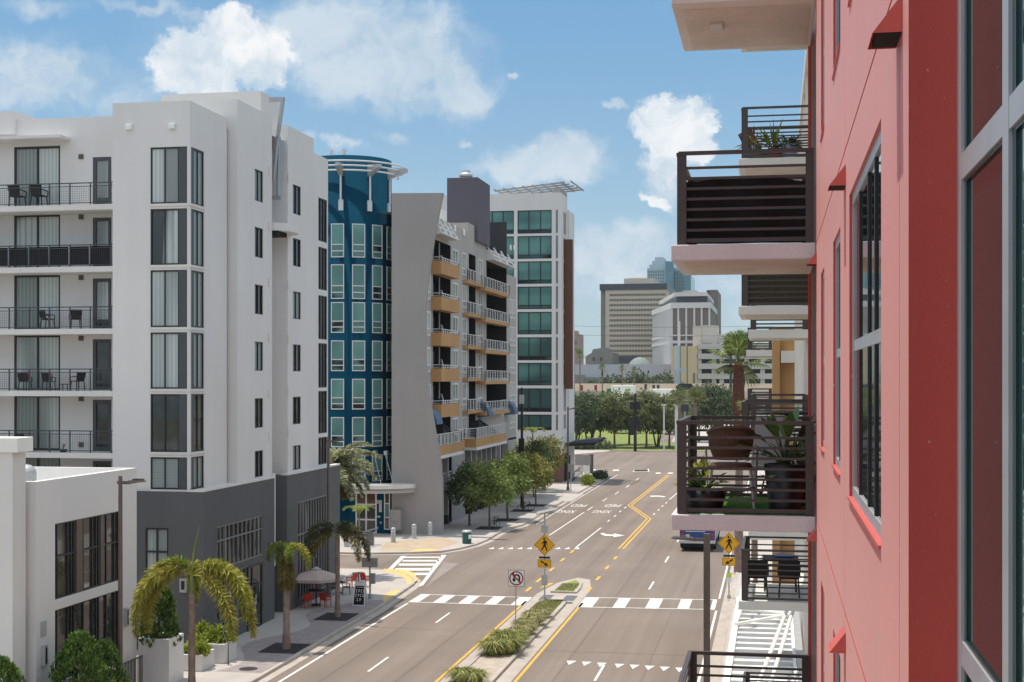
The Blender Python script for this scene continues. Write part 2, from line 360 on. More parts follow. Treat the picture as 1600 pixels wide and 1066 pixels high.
class FR:                                        # a facade frame: a along the wall, b up, d into the building
    def __init__(s, o, ux, nin): s.o = Vector(o); s.u = Vector(ux); s.n = Vector(nin)
    def __call__(s, a, b, d=0.): return tuple(s.o + s.u * a + Vector((0, 0, b)) + s.n * d)
def east(X): return FR((X, 0, 0), (0, 1, 0), (-1, 0, 0))     # wall that faces the street from the left
def west(X): return FR((X, 0, 0), (0, 1, 0), (1, 0, 0))      # wall that faces the street from the right
def south(Y): return FR((0, Y, 0), (1, 0, 0), (0, 1, 0))     # wall that faces back along the street
def wall(mb, F, a0, a1, b0, b1, holes=(), mi=0):
    """wall sheet with openings; each hole is (a0, a1, b0, b1, depth, back material or None)"""
    A = sorted({a0, a1, *[min(max(h[i], a0), a1) for h in holes for i in (0, 1)]}); B = sorted({b0, b1, *[min(max(h[i], b0), b1) for h in holes for i in (2, 3)]})
    for i in range(len(A) - 1):
        for j in range(len(B) - 1):
            ca, cb_ = (A[i] + A[i + 1]) / 2, (B[j] + B[j + 1]) / 2
            if any(h[0] < ca < h[1] and h[2] < cb_ < h[3] for h in holes): continue
            mb.quad(F(A[i], B[j]), F(A[i + 1], B[j]), F(A[i + 1], B[j + 1]), F(A[i], B[j + 1]), mi=mi)
    for h in holes:
        x0, x1, y0, y1, d = h[:5]
        for p, q in (((x0, y0), (x1, y0)), ((x1, y0), (x1, y1)), ((x1, y1), (x0, y1)), ((x0, y1), (x0, y0))):
            mb.quad(F(*p), F(*q), F(*q, d), F(*p, d), mi=h[6] if len(h) > 6 else mi)
        if len(h) > 5 and h[5] is not None: mb.quad(F(x0, y0, d), F(x1, y0, d), F(x1, y1, d), F(x0, y1, d), mi=h[5])
def window(parent, F, a0, a1, b0, b1, d, frame, panes, va=(), hb=(), fw=.06, ft=.07, name='window', fh=None):
    """frame with bars at the fractions va (upright) and hb (level); panes: one material, or one per row from the bottom"""
    m = MB(); fh = fh or fw
    m.fbox(F, a0, a0 + fw, b0, b1, d - ft, d + .02); m.fbox(F, a1 - fw, a1, b0, b1, d - ft, d + .02)
    m.fbox(F, a0 + fw, a1 - fw, b0, b0 + fh, d - ft, d + .02); m.fbox(F, a0 + fw, a1 - fw, b1 - fh, b1, d - ft, d + .02)
    for t in va:
        a = a0 + (a1 - a0) * t; m.fbox(F, a - fw / 2, a + fw / 2, b0 + fh, b1 - fh, d - ft + .004, d + .018)
    for t in hb:
        b = b0 + (b1 - b0) * t; m.fbox(F, a0 + fw, a1 - fw, b - fh / 2, b + fh / 2, d - ft + .008, d + .016)
    o = m.build(name, frame, parent)
    rows = [0, *hb, 1]; ps = [panes] if isinstance(panes, str) else list(panes); g = MB()
    for i in range(len(rows) - 1):
        y0 = b0 + (b1 - b0) * rows[i]; y1 = b0 + (b1 - b0) * rows[i + 1]
        g.quad(F(a0 + .01, y0, d), F(a1 - .01, y0, d), F(a1 - .01, y1, d), F(a0 + .01, y1, d), mi=min(i, len(ps) - 1))
    g.build('pane', ps, o); return o
def text_mesh(body, size, name, mats, parent=None, mx=None, ext=.002):
    c = bpy.data.curves.new(name, 'FONT'); c.body = body; c.size = size; c.extrude = ext; c.align_x = 'CENTER'; c.align_y = 'CENTER'
    t = bpy.data.objects.new(name, c); COL.objects.link(t); bpy.context.view_layer.update()
    me = bpy.data.meshes.new_from_object(t.evaluated_get(bpy.context.evaluated_depsgraph_get())); bpy.data.objects.remove(t)
    if mx is not None: me.transform(mx)
    me.materials.clear(); me.materials.append(M[mats]); o = bpy.data.objects.new(name, me); COL.objects.link(o)
    if parent is not None:
        o.parent = parent; o.matrix_parent_inverse = Matrix.Translation(-Vector(parent.get('_o', (0, 0, 0))))
    return o

# ================================================================== ground, roads, kerbs
def sheet(mb, pts, z, mi=0): mb.poly([(x, y, z) for x, y in pts], mi)
def slab(mb, pts, z0, z1, mi=0): mb.prism([(x, y, z0) for x, y in pts], (0, 0, z1 - z0), mi)
def rect(x0, x1, y0, y1): return [(x0, y0), (x1, y0), (x1, y1), (x0, y1)]
m = MB(); sheet(m, rect(-2500, 2500, -300, 4000), -.06); struct('ground', m, 'far_ground')
m = MB(); sheet(m, rect(-140, 60, -40, 252.6), 0); sheet(m, [(-200, 258), (120, 258), (300, 425), (-300, 425)], -.02); struct('road', m, 'asphalt')
def G(lst): return [gz(u, v) for u, v in lst]
cornerA = G([(653.8, 914.6), (653, 907), (642.6, 899.5), (625.7, 894.8), (597.5, 892), (571, 891)])
kA = [(-21.55, 20), (-21.6, 76.5), (-21.75, 79.5)] + cornerA + [(-60, cornerA[-1][1] + .6)]
cornerC = G([(567.5, 867.6), (639, 866.7), (691, 864.8), (721, 860), (747.6, 853.5), (766, 846), (781, 836.6), (795, 829)])
kC = [(-60, cornerC[0][1])] + cornerC + [(-21.6, 122), (-21.6, 147)]
def offset(line, d):
    out = []
    for i, p in enumerate(line):
        a = Vector(line[max(i - 1, 0)]); b = Vector(line[min(i + 1, len(line) - 1)]); t = (b - a).normalized()
        out.append((p[0] - t.y * d, p[1] + t.x * d))
    return out
def strip(mb, line, d0, d1, z, z1=None, mi=0):
    a, b = offset(line, d0), offset(line, d1)
    for i in range(len(line) - 1):
        q = [a[i], a[i + 1], b[i + 1], b[i]]
        if z1 is None: sheet(mb, q, z, mi)
        else: slab(mb, q, z, z1, mi)
walkA = MB(); inA = offset(kA, .42); slab(walkA, inA + [(-60, 20)], -.05, .13); struct('sidewalk', walkA, 'concrete')
m = MB(); inC = offset(kC, .42); slab(m, inC + [(-60, 147)], -.05, .13); struct('sidewalk', m, 'concrete')
m = MB(); slab(m, [(-60, 158), (-21.98, 158), (-21.98, 186), (-23.5, 191), (-27, 193), (-60, 194)], -.05, .13); struct('sidewalk', m, 'concrete')
m = MB(); slab(m, [(-60, 147), (-22, 147), (-21.1, 147.5), (-21.1, 157.5), (-22, 158), (-60, 158)], -.05, .03); struct('driveway', m, 'concrete')
m = MB(); slab(m, rect(-2.35, 3, -40, 215), -.05, .13); struct('sidewalk', m, 'concrete')
kerbs = MB()
for ln in (kA, kC, [(-21.55, 158), (-21.55, 186), (-23.2, 191.3), (-27, 193.4), (-60, 194.4)]):
    strip(kerbs, ln, .24, .42, -.05, .15); strip(kerbs, ln, -.2, .24, .008)
slab(kerbs, rect(-2.53, -2.35, -40, 215), -.05, .15); sheet(kerbs, rect(-2.95, -2.53, -40, 215), .008)
struct('kerb', kerbs, 'kerb_concrete')
# paver bands beside the palms, the brown plaza by the tower
m = MB(); n = 26
lft = [(-24.5 + .75 * math.sin(i * .55 + .4) , 58.5 + i * .82) for i in range(n)]
sheet(m, lft[::-1] + [(-22.05, 58.5), (-22.05, 58.5 + .82 * (n - 1))], .134); struct('paving', m, 'paver')
m = MB(); sheet(m, G([(592, 864), (604, 850), (640, 846), (700, 843), (718, 850), (690, 860), (640, 864)]), .134); struct('paving', m, 'brown_paver')
m = MB(); sheet(m, G([(648, 899), (632, 893), (600, 892), (597, 896), (618, 900), (634, 908), (636, 916), (642, 917), (652, 910)]), .137)
sheet(m, G([(600, 944), (616, 935), (627, 926), (612, 926), (598, 936)]), .137); sheet(m, G([(640, 865), (690, 863), (672, 860.5), (648, 861.5)]), .138); struct('tactile_paving', m, 'tactile_yellow')
# tree pits
pits = [(-22.9, 64.1, 1.0, 1.25), (-23.2, 73.1, 1.0, 1.25), (-24.1, 118.9, 1.1, 1.3), (-23.9, 126.1, 1.1, 1.3), (-24.1, 135.3, 1.1, 1.3), (-23.8, 141.1, 1.1, 1.3), (-22.9, 53., 1., 1.25)]
m = MB()
for x, y, a, b in pits: sheet(m, rect(x - a, x + a - .15, y - b, y + b), .139)
struct('tree_pit', m, 'mulch')
# median
m = MB()
for ring in ([(-14.1, -40), (-14.1, 84), (-13.6, 88.6), (-12.6, 91.2), (-11.7, 90.4), (-11.1, 86), (-11.1, -40)],): sheet(m, ring, .010)
slab(m, [(-13.62, -40), (-13.42, -40), (-13.42, 79.5), (-13.1, 81.1), (-13.3, 81.2), (-13.62, 79.6)], -.05, .15)
slab(m, [(-12.0, -40), (-11.78, -40), (-11.78, 80.), (-11.9, 81.2), (-12.1, 81.2), (-12.0, 80)], -.05, .15)
slab(m, [(-13.3, 81.02), (-11.9, 81.02), (-11.9, 81.2), (-13.3, 81.2)], -.05, .149)
slab(m, [(-13.35, 84.4), (-11.75, 84.4), (-11.75, 86.2), (-11.95, 88.6), (-12.5, 89.8), (-13.0, 88.6)], -.05, .12)
struct('median', m, 'kerb_concrete')
m = MB(); sheet(m, rect(-13.42, -12.0, -40, 79.6), .10); struct('median_soil', m, 'sand')
m = MB(); sheet(m, rect(-13.42, -12.0, 73.4, 79.9), .112); sheet(m, [(-13.42, 79.9), (-12., 79.9), (-12, 81.02), (-13.1, 81.02)], .112)
sheet(m, [(-13.2, 84.6), (-11.95, 84.6), (-11.95, 86.2), (-12.1, 88.2), (-12.5, 89.3), (-12.85, 88.3)], .132); struct('median_lawn', m, 'lawn')
m = MB(); sheet(m, rect(-13.65, -13.0, 81.6, 83.6), .014); sheet(m, rect(-12.25, -11.55, 81.6, 83.6), .014); sheet(m, rect(-2.2, -1.3, 80.4, 82.9), .136); struct('tactile_paving', m, 'tactile_grey')
# far lawn and paths
m = MB(); slab(m, [(-160, 253.3), (-8, 253.3), (-15, 268), (-24, 292), (-27, 404), (-160, 404)], -.05, .12); struct('lawn', m, 'lawn')
m = MB(); slab(m, rect(-95, -8, 252.6, 253.3), -.05, .14); slab(m, [(-60, 228), (-36, 233), (-29, 249), (-29, 252.6), (-60, 252.6)], -.05, .1)
slab(m, [(-12, 253.3), (40, 253.3), (40, 420), (-26, 420), (-21, 292), (-13, 268), (-7, 253.4)], -.05, .05); struct('path', m, 'concrete')
m = MB(); slab(m, [(-60, 222.6), (-38, 222.6), (-31, 223.6), (-31, 224.6), (-60, 226)], -.02, .14); struct('kerb', m, 'paint_yellow')
# ------------------------------------------------------------------ painted markings
wh = MB(); ye = MB(); Z1 = .012
def along(mb, x, y0, y1, w=.12): sheet(mb, rect(x - w / 2, x + w / 2, y0, y1), Z1)
def pxpoly(mb, lst): sheet(mb, G(lst), Z1)
def pline(mb, lst, w=.12):
    for i in range(len(lst) - 1): strip(mb, [lst[i], lst[i + 1]], -w / 2, w / 2, Z1)
along(wh, -20.86, 20, 79, .14); along(wh, -3.2, -20, 79.6, .12); along(wh, -3.2, 84, 190, .12); along(wh, -20.9, 124, 190, .1)
struct('edge_line', wh, 'paint_white'); wh = MB()
for y in (35., 47.6, 60.25, 72.95): along(wh, -17.72, y, y + 3.3)
for y in (35, 47.5, 60.2, 86.9, 99.9, 112.5, 125, 138, 150): along(wh, -7.6, y, y + 3.4)
pline(wh, G([(912.7, 800.7), (858, 837)])); pline(wh, G([(899.5, 856), (939, 825)])); pline(wh, G([(1046, 781), (1060, 769)]))
for u, v in ((922, 795), (945, 781), (964, 770.5), (981, 760), (996, 749)): x, y = gz(u, v); along(wh, x, y - 2, y + 2)
for u, v in ((951, 814), (961, 806.5), (969, 799.5), (977, 793.5), (1022, 803.5), (1029, 797), (1035, 791), (1041, 786)): x, y = gz(u, v); along(wh, x, y - .8, y + .8, .13)
struct('lane_line', wh, 'paint_white'); wh = MB()
def zebra(x0, x1, y0, y1, bars, dy=0.):
    k = (dy / (x1 - x0))
    def q(a, b, c, d): sheet(wh, [(a, c + k * (a - x0)), (b, c + k * (b - x0)), (b, d + k * (b - x0)), (a, d + k * (a - x0))], Z1)
    q(x0, x1, y0, y0 + .16); q(x0, x1, y1 - .16, y1)
    for a, b in bars: q(a, b, y0 + .16, y1 - .16)
zebra(-20.95, -14.15, 79.4, 82.5, [(-20.95, -20.35), (-19.5, -18.8), (-18.0, -17.3), (-16.45, -15.75), (-14.9, -14.15)])
zebra(-11.05, -3.3, 79.4, 83.1, [(-11.05, -10.2), (-9.05, -8.35), (-7.2, -6.45), (-5.4, -4.75), (-3.55, -3.3)], .55)
pxpoly(wh, [(600, 896), (606, 896), (635, 869), (627, 869)]); pxpoly(wh, [(654, 917), (661, 915), (697.5, 867.6), (690, 867.6)])
for a, b, v, h in ((632, 690, 871.2, .9), (628, 687, 876.6, 1.2), (622, 681, 882.6, 1.6), (616, 676, 890.0, 1.9), (610, 670, 897.2, 1.8)): pxpoly(wh, [(a, v + h), (b - 2, v + h), (b, v - h), (a + 2, v - h)])
for a, b, v in ((957, 967, 735), (989, 1012, 735.6), (925, 940, 734.6), (1024, 1032, 739.5), (1043, 1051, 739.5)): pxpoly(wh, [(a, v + .8), (b, v + .8), (b + 1, v - .8), (a + 1, v - .8)])
struct('crosswalk', wh, 'paint_white'); wh = MB()
(xa, ya), (xb, yb) = gz(891, 1036), gz(1062, 1047)
for i in range(8):
    t = i / 7 if i < 3 else (i + .25) / 7.25
    x = xa + (xb - xa) * t; y = ya + (yb - ya) * t; sheet(wh, [(x, y - .5), (x + .23, y + .45), (x - .23, y + .45)], Z1)
(xa, ya), (xb, yb) = gz(769, 857), gz(902, 857)
for i in range(10):
    x = xa + (xb - xa) * i / 9; y = ya + (yb - ya) * i / 9
    if i not in (6,): sheet(wh, [(x - .23, y - .5), (x + .23, y - .5), (x, y + .7)], Z1)
struct('yield_line', wh, 'paint_white'); wh = MB()
pxpoly(wh, [(938, 833.3), (943, 833), (948, 835.3), (959, 835.8), (959, 833.8), (976, 837.2), (958, 839.6), (959, 837.8), (945, 837.4), (940, 835.6)])
pxpoly(wh, [(1016, 774.8), (1030, 774.6), (1040, 776), (1038, 777.2), (1028, 776.2), (1016, 776.4)])
pxpoly(wh, [(988, 737.3), (992, 734.8), (1012, 734.8), (1012.5, 731.5), (1015, 737), (995, 736.6)])
struct('turn_arrow', wh, 'paint_white')
for body, u, v, w in (('PED', 905, 790, 1.85), ('XING', 885, 799.6, 1.95), ('PED', 958, 790, 1.85), ('XING', 940.5, 799.6, 1.95)):
    x, y = gz(u, v); s = w / (len(body) * .66)
    tag(text_mesh(body, 1, 'road_lettering', 'paint_white', mx=Matrix.Translation((x, y, Z1)) @ Matrix.Rotation(math.pi, 4, 'Z') @ Matrix.Diagonal((s, 3.9, 1, 1)), ext=.0005), kind='structure')
along(ye, -14.26, -40, 81, .15); along(ye, -10.93, -40, 81, .15)
for u, v in ((826, 921), (842, 907), (862, 890), (879, 875), (894, 862), (921, 921), (934.5, 904), (948.6, 887), (961.7, 872)): x, y = gz(u, v); along(ye, x, y - .9, y + .9, .2)
zig = G([(970, 858), (1014, 811), (984, 790), (1044.5, 743)])
for d in (-.17, .17):
    o = offset(zig, d); pline(ye, o, .16)
pxpoly(ye, [(843, 919), (858, 911.5), (866, 911.5), (853, 917.5)]); pxpoly(ye, [(891, 914), (905, 916), (908, 921), (893, 919)])
struct('yellow_line', ye, 'paint_yellow')
# manhole on the pavement
m = MB(); m.cyl(*gz(388, 1050), .131, .14, .42, 24); struct('manhole_cover', m, 'mulch')

# seams, cracks and worn patches in the asphalt
m = MB(); rnd = random.Random(3)
for x0, y0, y1, w in ((-9.35, 50, 118, .035), (-5.6, 55, 79, .03), (-16.0, 50, 79, .03), (-19.2, 52, 76, .03), (-12.6, 92, 150, .035), (-17.0, 108, 160, .03), (-5.4, 86, 108, .03)):
    ln = []; y = y0; x = x0
    while y < y1: ln.append((x + rnd.uniform(-.012, .012), y)); y += rnd.uniform(1., 2.5); x += rnd.uniform(-.012, .012)
    strip(m, ln, -w * .35, w * .35, .006)
for x0, x1, y in ((-20.5, -14.4, 71.), (-10.8, -3.4, 66.5), (-20.8, -6, 94.5), (-20, -4, 112.)):
    ln = []; x = x0
    while x < x1: ln.append((x, y + rnd.uniform(-.12, .12))); x += rnd.uniform(.5, 1.2)
    strip(m, ln, -.015, .015, .0065)
struct('road_seam', m, 'seam')
m = MB(); sheet(m, G([(694, 879), (716, 881), (682, 905), (664, 919)]), .005); struct('road_patch', m, 'worn_patch')

# ================================================================== white apartment building on the left
def railing(parent, F, a0, a1, z0, h, d, mats, posts, mesh=False, bars=0, ends=(), depth=1.5, name='railing', top=.05, post=.05):
    m = MB(); k = 0
    m.fbox(F, a0, a1, z0 + h - .05, z0 + h, d - top / 2, d + top / 2)
    for a in posts: m.fbox(F, a - post / 2, a + post / 2, z0, z0 + h - .05, d - .025, d + .025)
    if mesh:
        m.fbox(F, a0, a1, z0 + h - .2, z0 + h - .165, d - .018, d + .018); m.fbox(F, a0, a1, z0 + .08, z0 + .115, d - .018, d + .018)
        n = int((a1 - a0) / .115)
        for i in range(1, n): a = a0 + (a1 - a0) * i / n; m.fbox(F, a - .004, a + .004, z0 + .115, z0 + h - .2, d - .004, d + .004)
        for i in range(1, 7): b = z0 + .115 + (h - .315) * i / 7; m.fbox(F, a0, a1, b - .004, b + .004, d - .007, d - .003)
    for i in range(bars): b = z0 + (h - .08) * (i + .5) / bars; m.fbox(F, a0, a1, b - .012, b + .012, d - .012, d + .012)
    for e in ends:
        m.fbox(F, e - .025, e + .025, z0 + h - .05, z0 + h, d + top / 2, d + depth); m.fbox(F, e - .018, e + .018, z0 + h - .2, z0 + h - .165, d + .03, d + depth); m.fbox(F, e - .018, e + .018, z0 + .08, z0 + .115, d + .03, d + depth)
        for i in range(1, 13): m.fbox(F, e - .004, e + .004, z0 + .115, z0 + h - .2, d + depth * i / 13, d + depth * i / 13 + .008)
        if bars:
            for i in range(bars): b = z0 + (h - .08) * (i + .5) / bars; m.fbox(F, e - .012, e + .012, b - .012, b + .012, d + .03, d + depth)
    return m.build(name, mats, parent)

A = thing('apartment_building', 'white stuccoed apartment building with dark grey base and glazed corner bay on the left', 'building', (-26.4, 62.4, 0))
XB, XA, YB = -26.4, -27.1, 62.45
XP = -26.6
YBAY = YB + .05; LEV = [9.45, 12.42, 15.40, 18.38, 21.35]
bayL = xy(176, YBAY)
m = MB(); Fs = south(YBAY)
# front sheet of the bay, its street side, the pier, the second block
cw = [(7.76, 9.27)] + [(z - .15, z + 2.56) for z in LEV]
cz = [(7.76, 9.29), (9.53, 12.28), (12.52, 15.2), (15.44, 18.15), (18.39, 21.05), (21.29, 23.97)]
ax0, ax1 = xy(235, YBAY), XA; YW = yx(319, XA)
wall(m, Fs, bayL, XA, 7.67, 26.13, [(ax0, XA, a, b, .14) for a, b in cz])
Fe = east(XA); yp0 = yx(351, XA)
wall(m, Fe, YBAY, yp0 + .3, 7.67, 26.13, [(YBAY, YW, a, b, .14) for a, b in cz])
YP0 = yx(371, XP); YP1 = yx(425, XP); Fp = east(XP)
sw = [(22.30, 23.95), (19.36, 20.93), (16.38, 17.93), (13.42, 14.94), (10.43, 11.98), (7.85, 9.23)]
wx = (yx(398, XP), yx(411, XP))
wall(m, Fp, YP0, YP1, 7.67, 27.1, [(*wx, a, b, .14) for a, b in sw])
m.quad((-28.2, YP0, 7.67), (XP, YP0, 7.67), (XP, YP0, 27.1), (-28.2, YP0, 27.1))
m.quad((XP, YP1, 7.67), (-28.0, YP1, 7.67), (-28.0, YP1, 27.1), (XP, YP1, 27.1))
Y20, Y21, Y22 = yx(449.5, XP), yx(490.5, XP), yx(512.5, XP - .12)
m.quad((-28.0, Y20, 7.67), (XP, Y20, 7.67), (XP, Y20, 27.1), (-28.0, Y20, 27.1))
w2 = (yx(457.5, XP), yx(470, XP))
wall(m, Fp, Y20, Y21, 7.67, 27.1, [(*w2, a, b, .14) for a, b in sw])
m.quad((XP, Y21, 26), (-28.0, Y21, 26), (-28.0, Y21, 27.1), (XP, Y21, 27.1))
F3 = east(XP - .12); w3 = (yx(497.5, XP - .12), yx(511, XP - .12))
sz3 = [(zz(a, XP, w3[0]), zz(b, XP, w3[0])) for b, a in ((308, 376), (385, 452), (461, 530), (536, 606), (611, 678), (684, 727))]
wall(m, F3, Y21, Y22, 7.67, 26.35, [(*w3, a, b, .14) for a, b in sz3])
m.quad((XP - .12, Y22, 0), (-50, Y22, 0), (-50, Y22, 26.35), (XP - .12, Y22, 26.35))
# roofs and the set-back gap between the two blocks
m.quad((bayL, YBAY, 25.6), (XA, YBAY, 25.6), (XA, YP0, 25.6), (bayL, YP0, 25.6), mi=1)
m.quad((-50, YP0, 26.4), (XP, YP0, 26.4), (XP, YP1, 26.4), (-50, YP1, 26.4), mi=1)
m.quad((-50, YP1, 26.2), (XP - .2, YP1, 26.2), (XP - .2, Y22, 26.2), (-50, Y22, 26.2), mi=1)
m.quad((-27.75, YP1 - .1, 0.), (-27.75, Y20 + .1, 0.), (-27.75, Y20 + .1, 27.0), (-27.75, YP1 - .1, 27.0))
# parapet thickness (inner faces)
for x0, x1, y0, y1, z0, z1 in ((bayL + .02, XA - .26, YBAY + .25, YP0 - .02, 25.6, 26.13),):
    m.quad((x0, y0, z0), (x1, y0, z0), (x1, y0, z1), (x0, y0, z1)); m.quad((x1, y0, z0), (x1, y1, z0), (x1, y1, z1), (x1, y0, z1))
    m.quad((bayL, YBAY, z1), (XA, YBAY, z1), (x1, y0, z1), (x0, y0, z1)); m.quad((XA, YBAY, z1), (XA, yp0, z1), (x1, yp0, z1), (x1, y0, z1))
# recessed left wing with the balconies
YR = YBAY + 1.65; Fr = south(YR)
dA = (xy(22, YR), xy(94, YR)); dB = (xy(145, YR), xy(174, YR))
hl = []
for z in [6.45] + LEV: hl += [(*dA, z + .03, z + 2.72, .1), (*dB, z + .03, z + 2.52, .1)]
hl[-2] = (*dA, 21.38, 24.5, .1)
wall(m, Fr, -50, bayL + .01, 4, 25.85, hl)
m.quad((bayL, YBAY, 7.67), (bayL, YR, 7.67), (bayL, YR, 26.13), (bayL, YBAY, 26.13))
m.quad((-50, YR, 25.3), (bayL, YR, 25.3), (bayL, YP0 + 3, 25.3), (-50, YP0 + 3, 25.3), mi=1)
m.box(-60, -36.95, YR - .2, YR + 3, 25.1, 26.25)
m.build('wall', ['white_stucco', 'roof_gravel'], A)
m = MB(); m.fbox(Fr, -50, xy(110, YR), 24.72, 24.86, -1.0, 0.); m.build('eyebrow_slab', 'white_stucco', A)
m = MB(); x1 = xy(408, 74.6); x0 = xy(252, 74.6); m.box(x0, x1, 74.6, yx(437, x1), 26.2, 29.05); m.build('roof_penthouse', 'white_stucco', A)
# dark grey base
m = MB(); Fb = east(XB); Fq = south(YB - .06)
st1 = (yx(339, XB), yx(411, XB)); st2 = (yx(466, XB), yx(515, XB))
YB1 = yx(429, XB); YB2 = yx(448.5, XB); YB3 = yx(531, XB)
fw = (xy(228, YB), xy(264, YB))
wall(m, Fq, -50, XB, 0, 7.67, [(*fw, 2.8, 5.95, .12)])
door = (yx(386, XB), yx(408, XB))
wall(m, Fb, YB - .06, YB1, 0, 7.67, [(*st1, 3.75, 5.85, .15), (st1[0], st1[1], .9, 3.45, .15)])
m.quad((XB, YB1, 0), (-27.7, YB1, 0), (-27.7, YB1, 7.67), (XB, YB1, 7.67)); m.quad((XB, YB2, 0), (-27.7, YB2, 0), (-27.7, YB2, 7.67), (XB, YB2, 7.67))
wall(m, Fb, YB2, YB3, 0, 7.67, [(*st2, .5, 6.05, .15)])
m.quad((XB, YB3, 0), (-50, YB3, 0), (-50, YB3, 7.67), (XB, YB3, 7.67))
m.quad((-50, YB - .06, 7.67), (XB, YB - .06, 7.67), (XB, YB1, 7.67), (-50, YB1, 7.67)); m.quad((-50, YB2, 7.67), (XB, YB2, 7.67), (XB, YB3, 7.67), (-50, YB3, 7.67))
m.build('base_wall', 'grey_stucco', A)
m = MB(); m.quad((-27.68, YB1, 0), (-27.68, YB2, 0), (-27.68, YB2, 2.9), (-27.68, YB1, 2.9)); m.build('service_door', 'recess_dark', A)
m = MB(); m.box(XB - .7, XB - .1, YB1 + .02, YB1 + .42, 2.9, 7.9); m.build('downpipe', 'white_stucco', A)
# ledge on top of the base
m = MB(); m.box(XB - .75, XB + .03, YB - .09, YB1, 7.67, 7.76); m.box(XB - .35, XB + .03, YB2, YB3, 7.67, 7.76); m.build('ledge', 'slab_white', A)
# corner windows: two panes to the front, charcoal corner, two panes to the street
xa = xy(279, YBAY); 
for i, (a, b) in enumerate(cz):
    rooms = ['blind_lines', 'glass_room', 'curtain', 'curtain', 'curtain_open', 'curtain'][i]
    o = window(A, Fs, ax0, xa, a + .02, b - .02, .1, 'black_frame', rooms, va=(.5,), fw=.055, ft=.06, name='corner_window')
    g = MB(); g.fbox(Fs, xa + .004, XA - .08, a + .02, b - .02, .03, .12); g.fbox(Fe, YBAY + .08, YBAY + .5, a + .02, b - .02, .03, .12); g.build('corner_panel', 'charcoal_panel', o)
    window(o, Fe, YBAY + .504, YW, a + .02, b - .02, .1, 'black_frame', 'glass_room' if i in (1,) else 'curtain_dim', va=(.45,), fw=.055, ft=.06, name='side_window')
    g = MB(); g.fbox(Fs, ax0 - .03, XA + .05, a - .12, a, -.05, .1); g.fbox(Fe, YBAY + .1, YW + .03, a - .12, a, -.05, .1); g.build('sill', 'slab_white', o)
for w, n, f in ((wx, 0, Fp), (w2, 1, Fp)):
    for i, (a, b) in enumerate(sw): window(A, f, *w, a, b, .1, 'black_frame', ('curtain_dim', 'glass_room', 'glass_dark')[(i + n) % 3], va=(.5,), fw=.05, name='window')
for i, (a, b) in enumerate(sz3): window(A, F3, *w3, min(a, b), max(a, b), .1, 'black_frame', 'glass_room', va=(.33, .66), fw=.06, name='strip_window')
window(A, Fq, *fw, 2.8, 5.95, .08, 'black_frame', 'curtain', va=(.5,), hb=(.64,), fw=.08)
window(A, Fb, *st1, 3.75, 5.85, .1, 'frame_grey', 'shop_pane', va=[i / 11 for i in range(1, 11)], hb=(.66,), fw=.07, name='shop_window')
o = window(A, Fb, *st1, .9, 3.45, .1, 'frame_grey', 'shop_pane', va=[i / 11 for i in range(1, 11)], hb=(), fw=.07, name='shop_window')
o = window(A, Fb, door[0], door[1], .13, 3.4, -.02, 'black_frame', 'glass_dark', va=(.3,), hb=(.68,), fw=.07, ft=.05, name='shop_door')
g = MB()
for i, (h0, h1, dx) in enumerate(((1.05, 1.28, .0), (1.34, 1.42, .0), (1.34, 1.55, .12), (1.6, 1.64, 0), (1.6, 1.84, .14), (1.0, 1.05, .14))): a = door[0] + .95 + dx; g.fbox(Fb, a, a + .07, h0, h1, -.06, -.05)
g.build('door_lettering', 'sign_white', o)
window(A, Fb, *st2, .5, 6.05, .1, 'frame_grey', 'shop_pane', va=[i / 12 for i in range(1, 12)], hb=(.66,), fw=.08, name='shop_window')
for zc, u, F_, a in ((3.9, 0, Fb, yx(420, XB)), (3.6, 0, Fb, yx(452, XB))):
    g = MB(); g.fbox(F_, a - .12, a + .12, zc - .4, zc + .4, -.16, 0); g.build('wall_light', 'charcoal_panel', A)
g = MB(); a = xy(288.5, YB); g.fbox(Fq, a - .17, a + .17, 2.95, 3.6, -.15, 0); ob = g.build('wall_light', 'aluminium', A); g = MB(); g.fbox(Fq, a - .09, a + .09, 3.08, 3.5, -.156, -.15); g.build('lamp_shade', 'glass_dark', ob)
for u, v in ((203, 199), (270, 198)):
    x, z = xy(u, YBAY), zz(v, xy(u, YBAY), YBAY); g = MB(); g.fbox(Fs, x - .15, x + .15, z - .12, z + .12, -.2, 0); g.build('floodlight', 'sign_white', A, bevel=.02)
for z in [7.2] + LEV[:]:
    x = xy(127, YR); g = MB(); g.fbox(Fr, x - .12, x + .12, z + 2.45, z + 2.68, -.06, 0)
    for k in range(3): g.fbox(Fr, x - .11, x + .11, z + 2.47 + k * .07, z + 2.51 + k * .07, -.08, -.06)
    g.build('vent', 'bronze_pole', A)
    for u in (420, 450): y = yx(u, XP); g = MB(); g.fbox(Fp, y - .1, y + .1, z + 2.6, z + 3.0, -.06, 0); g.build('vent', 'slab_white', A)
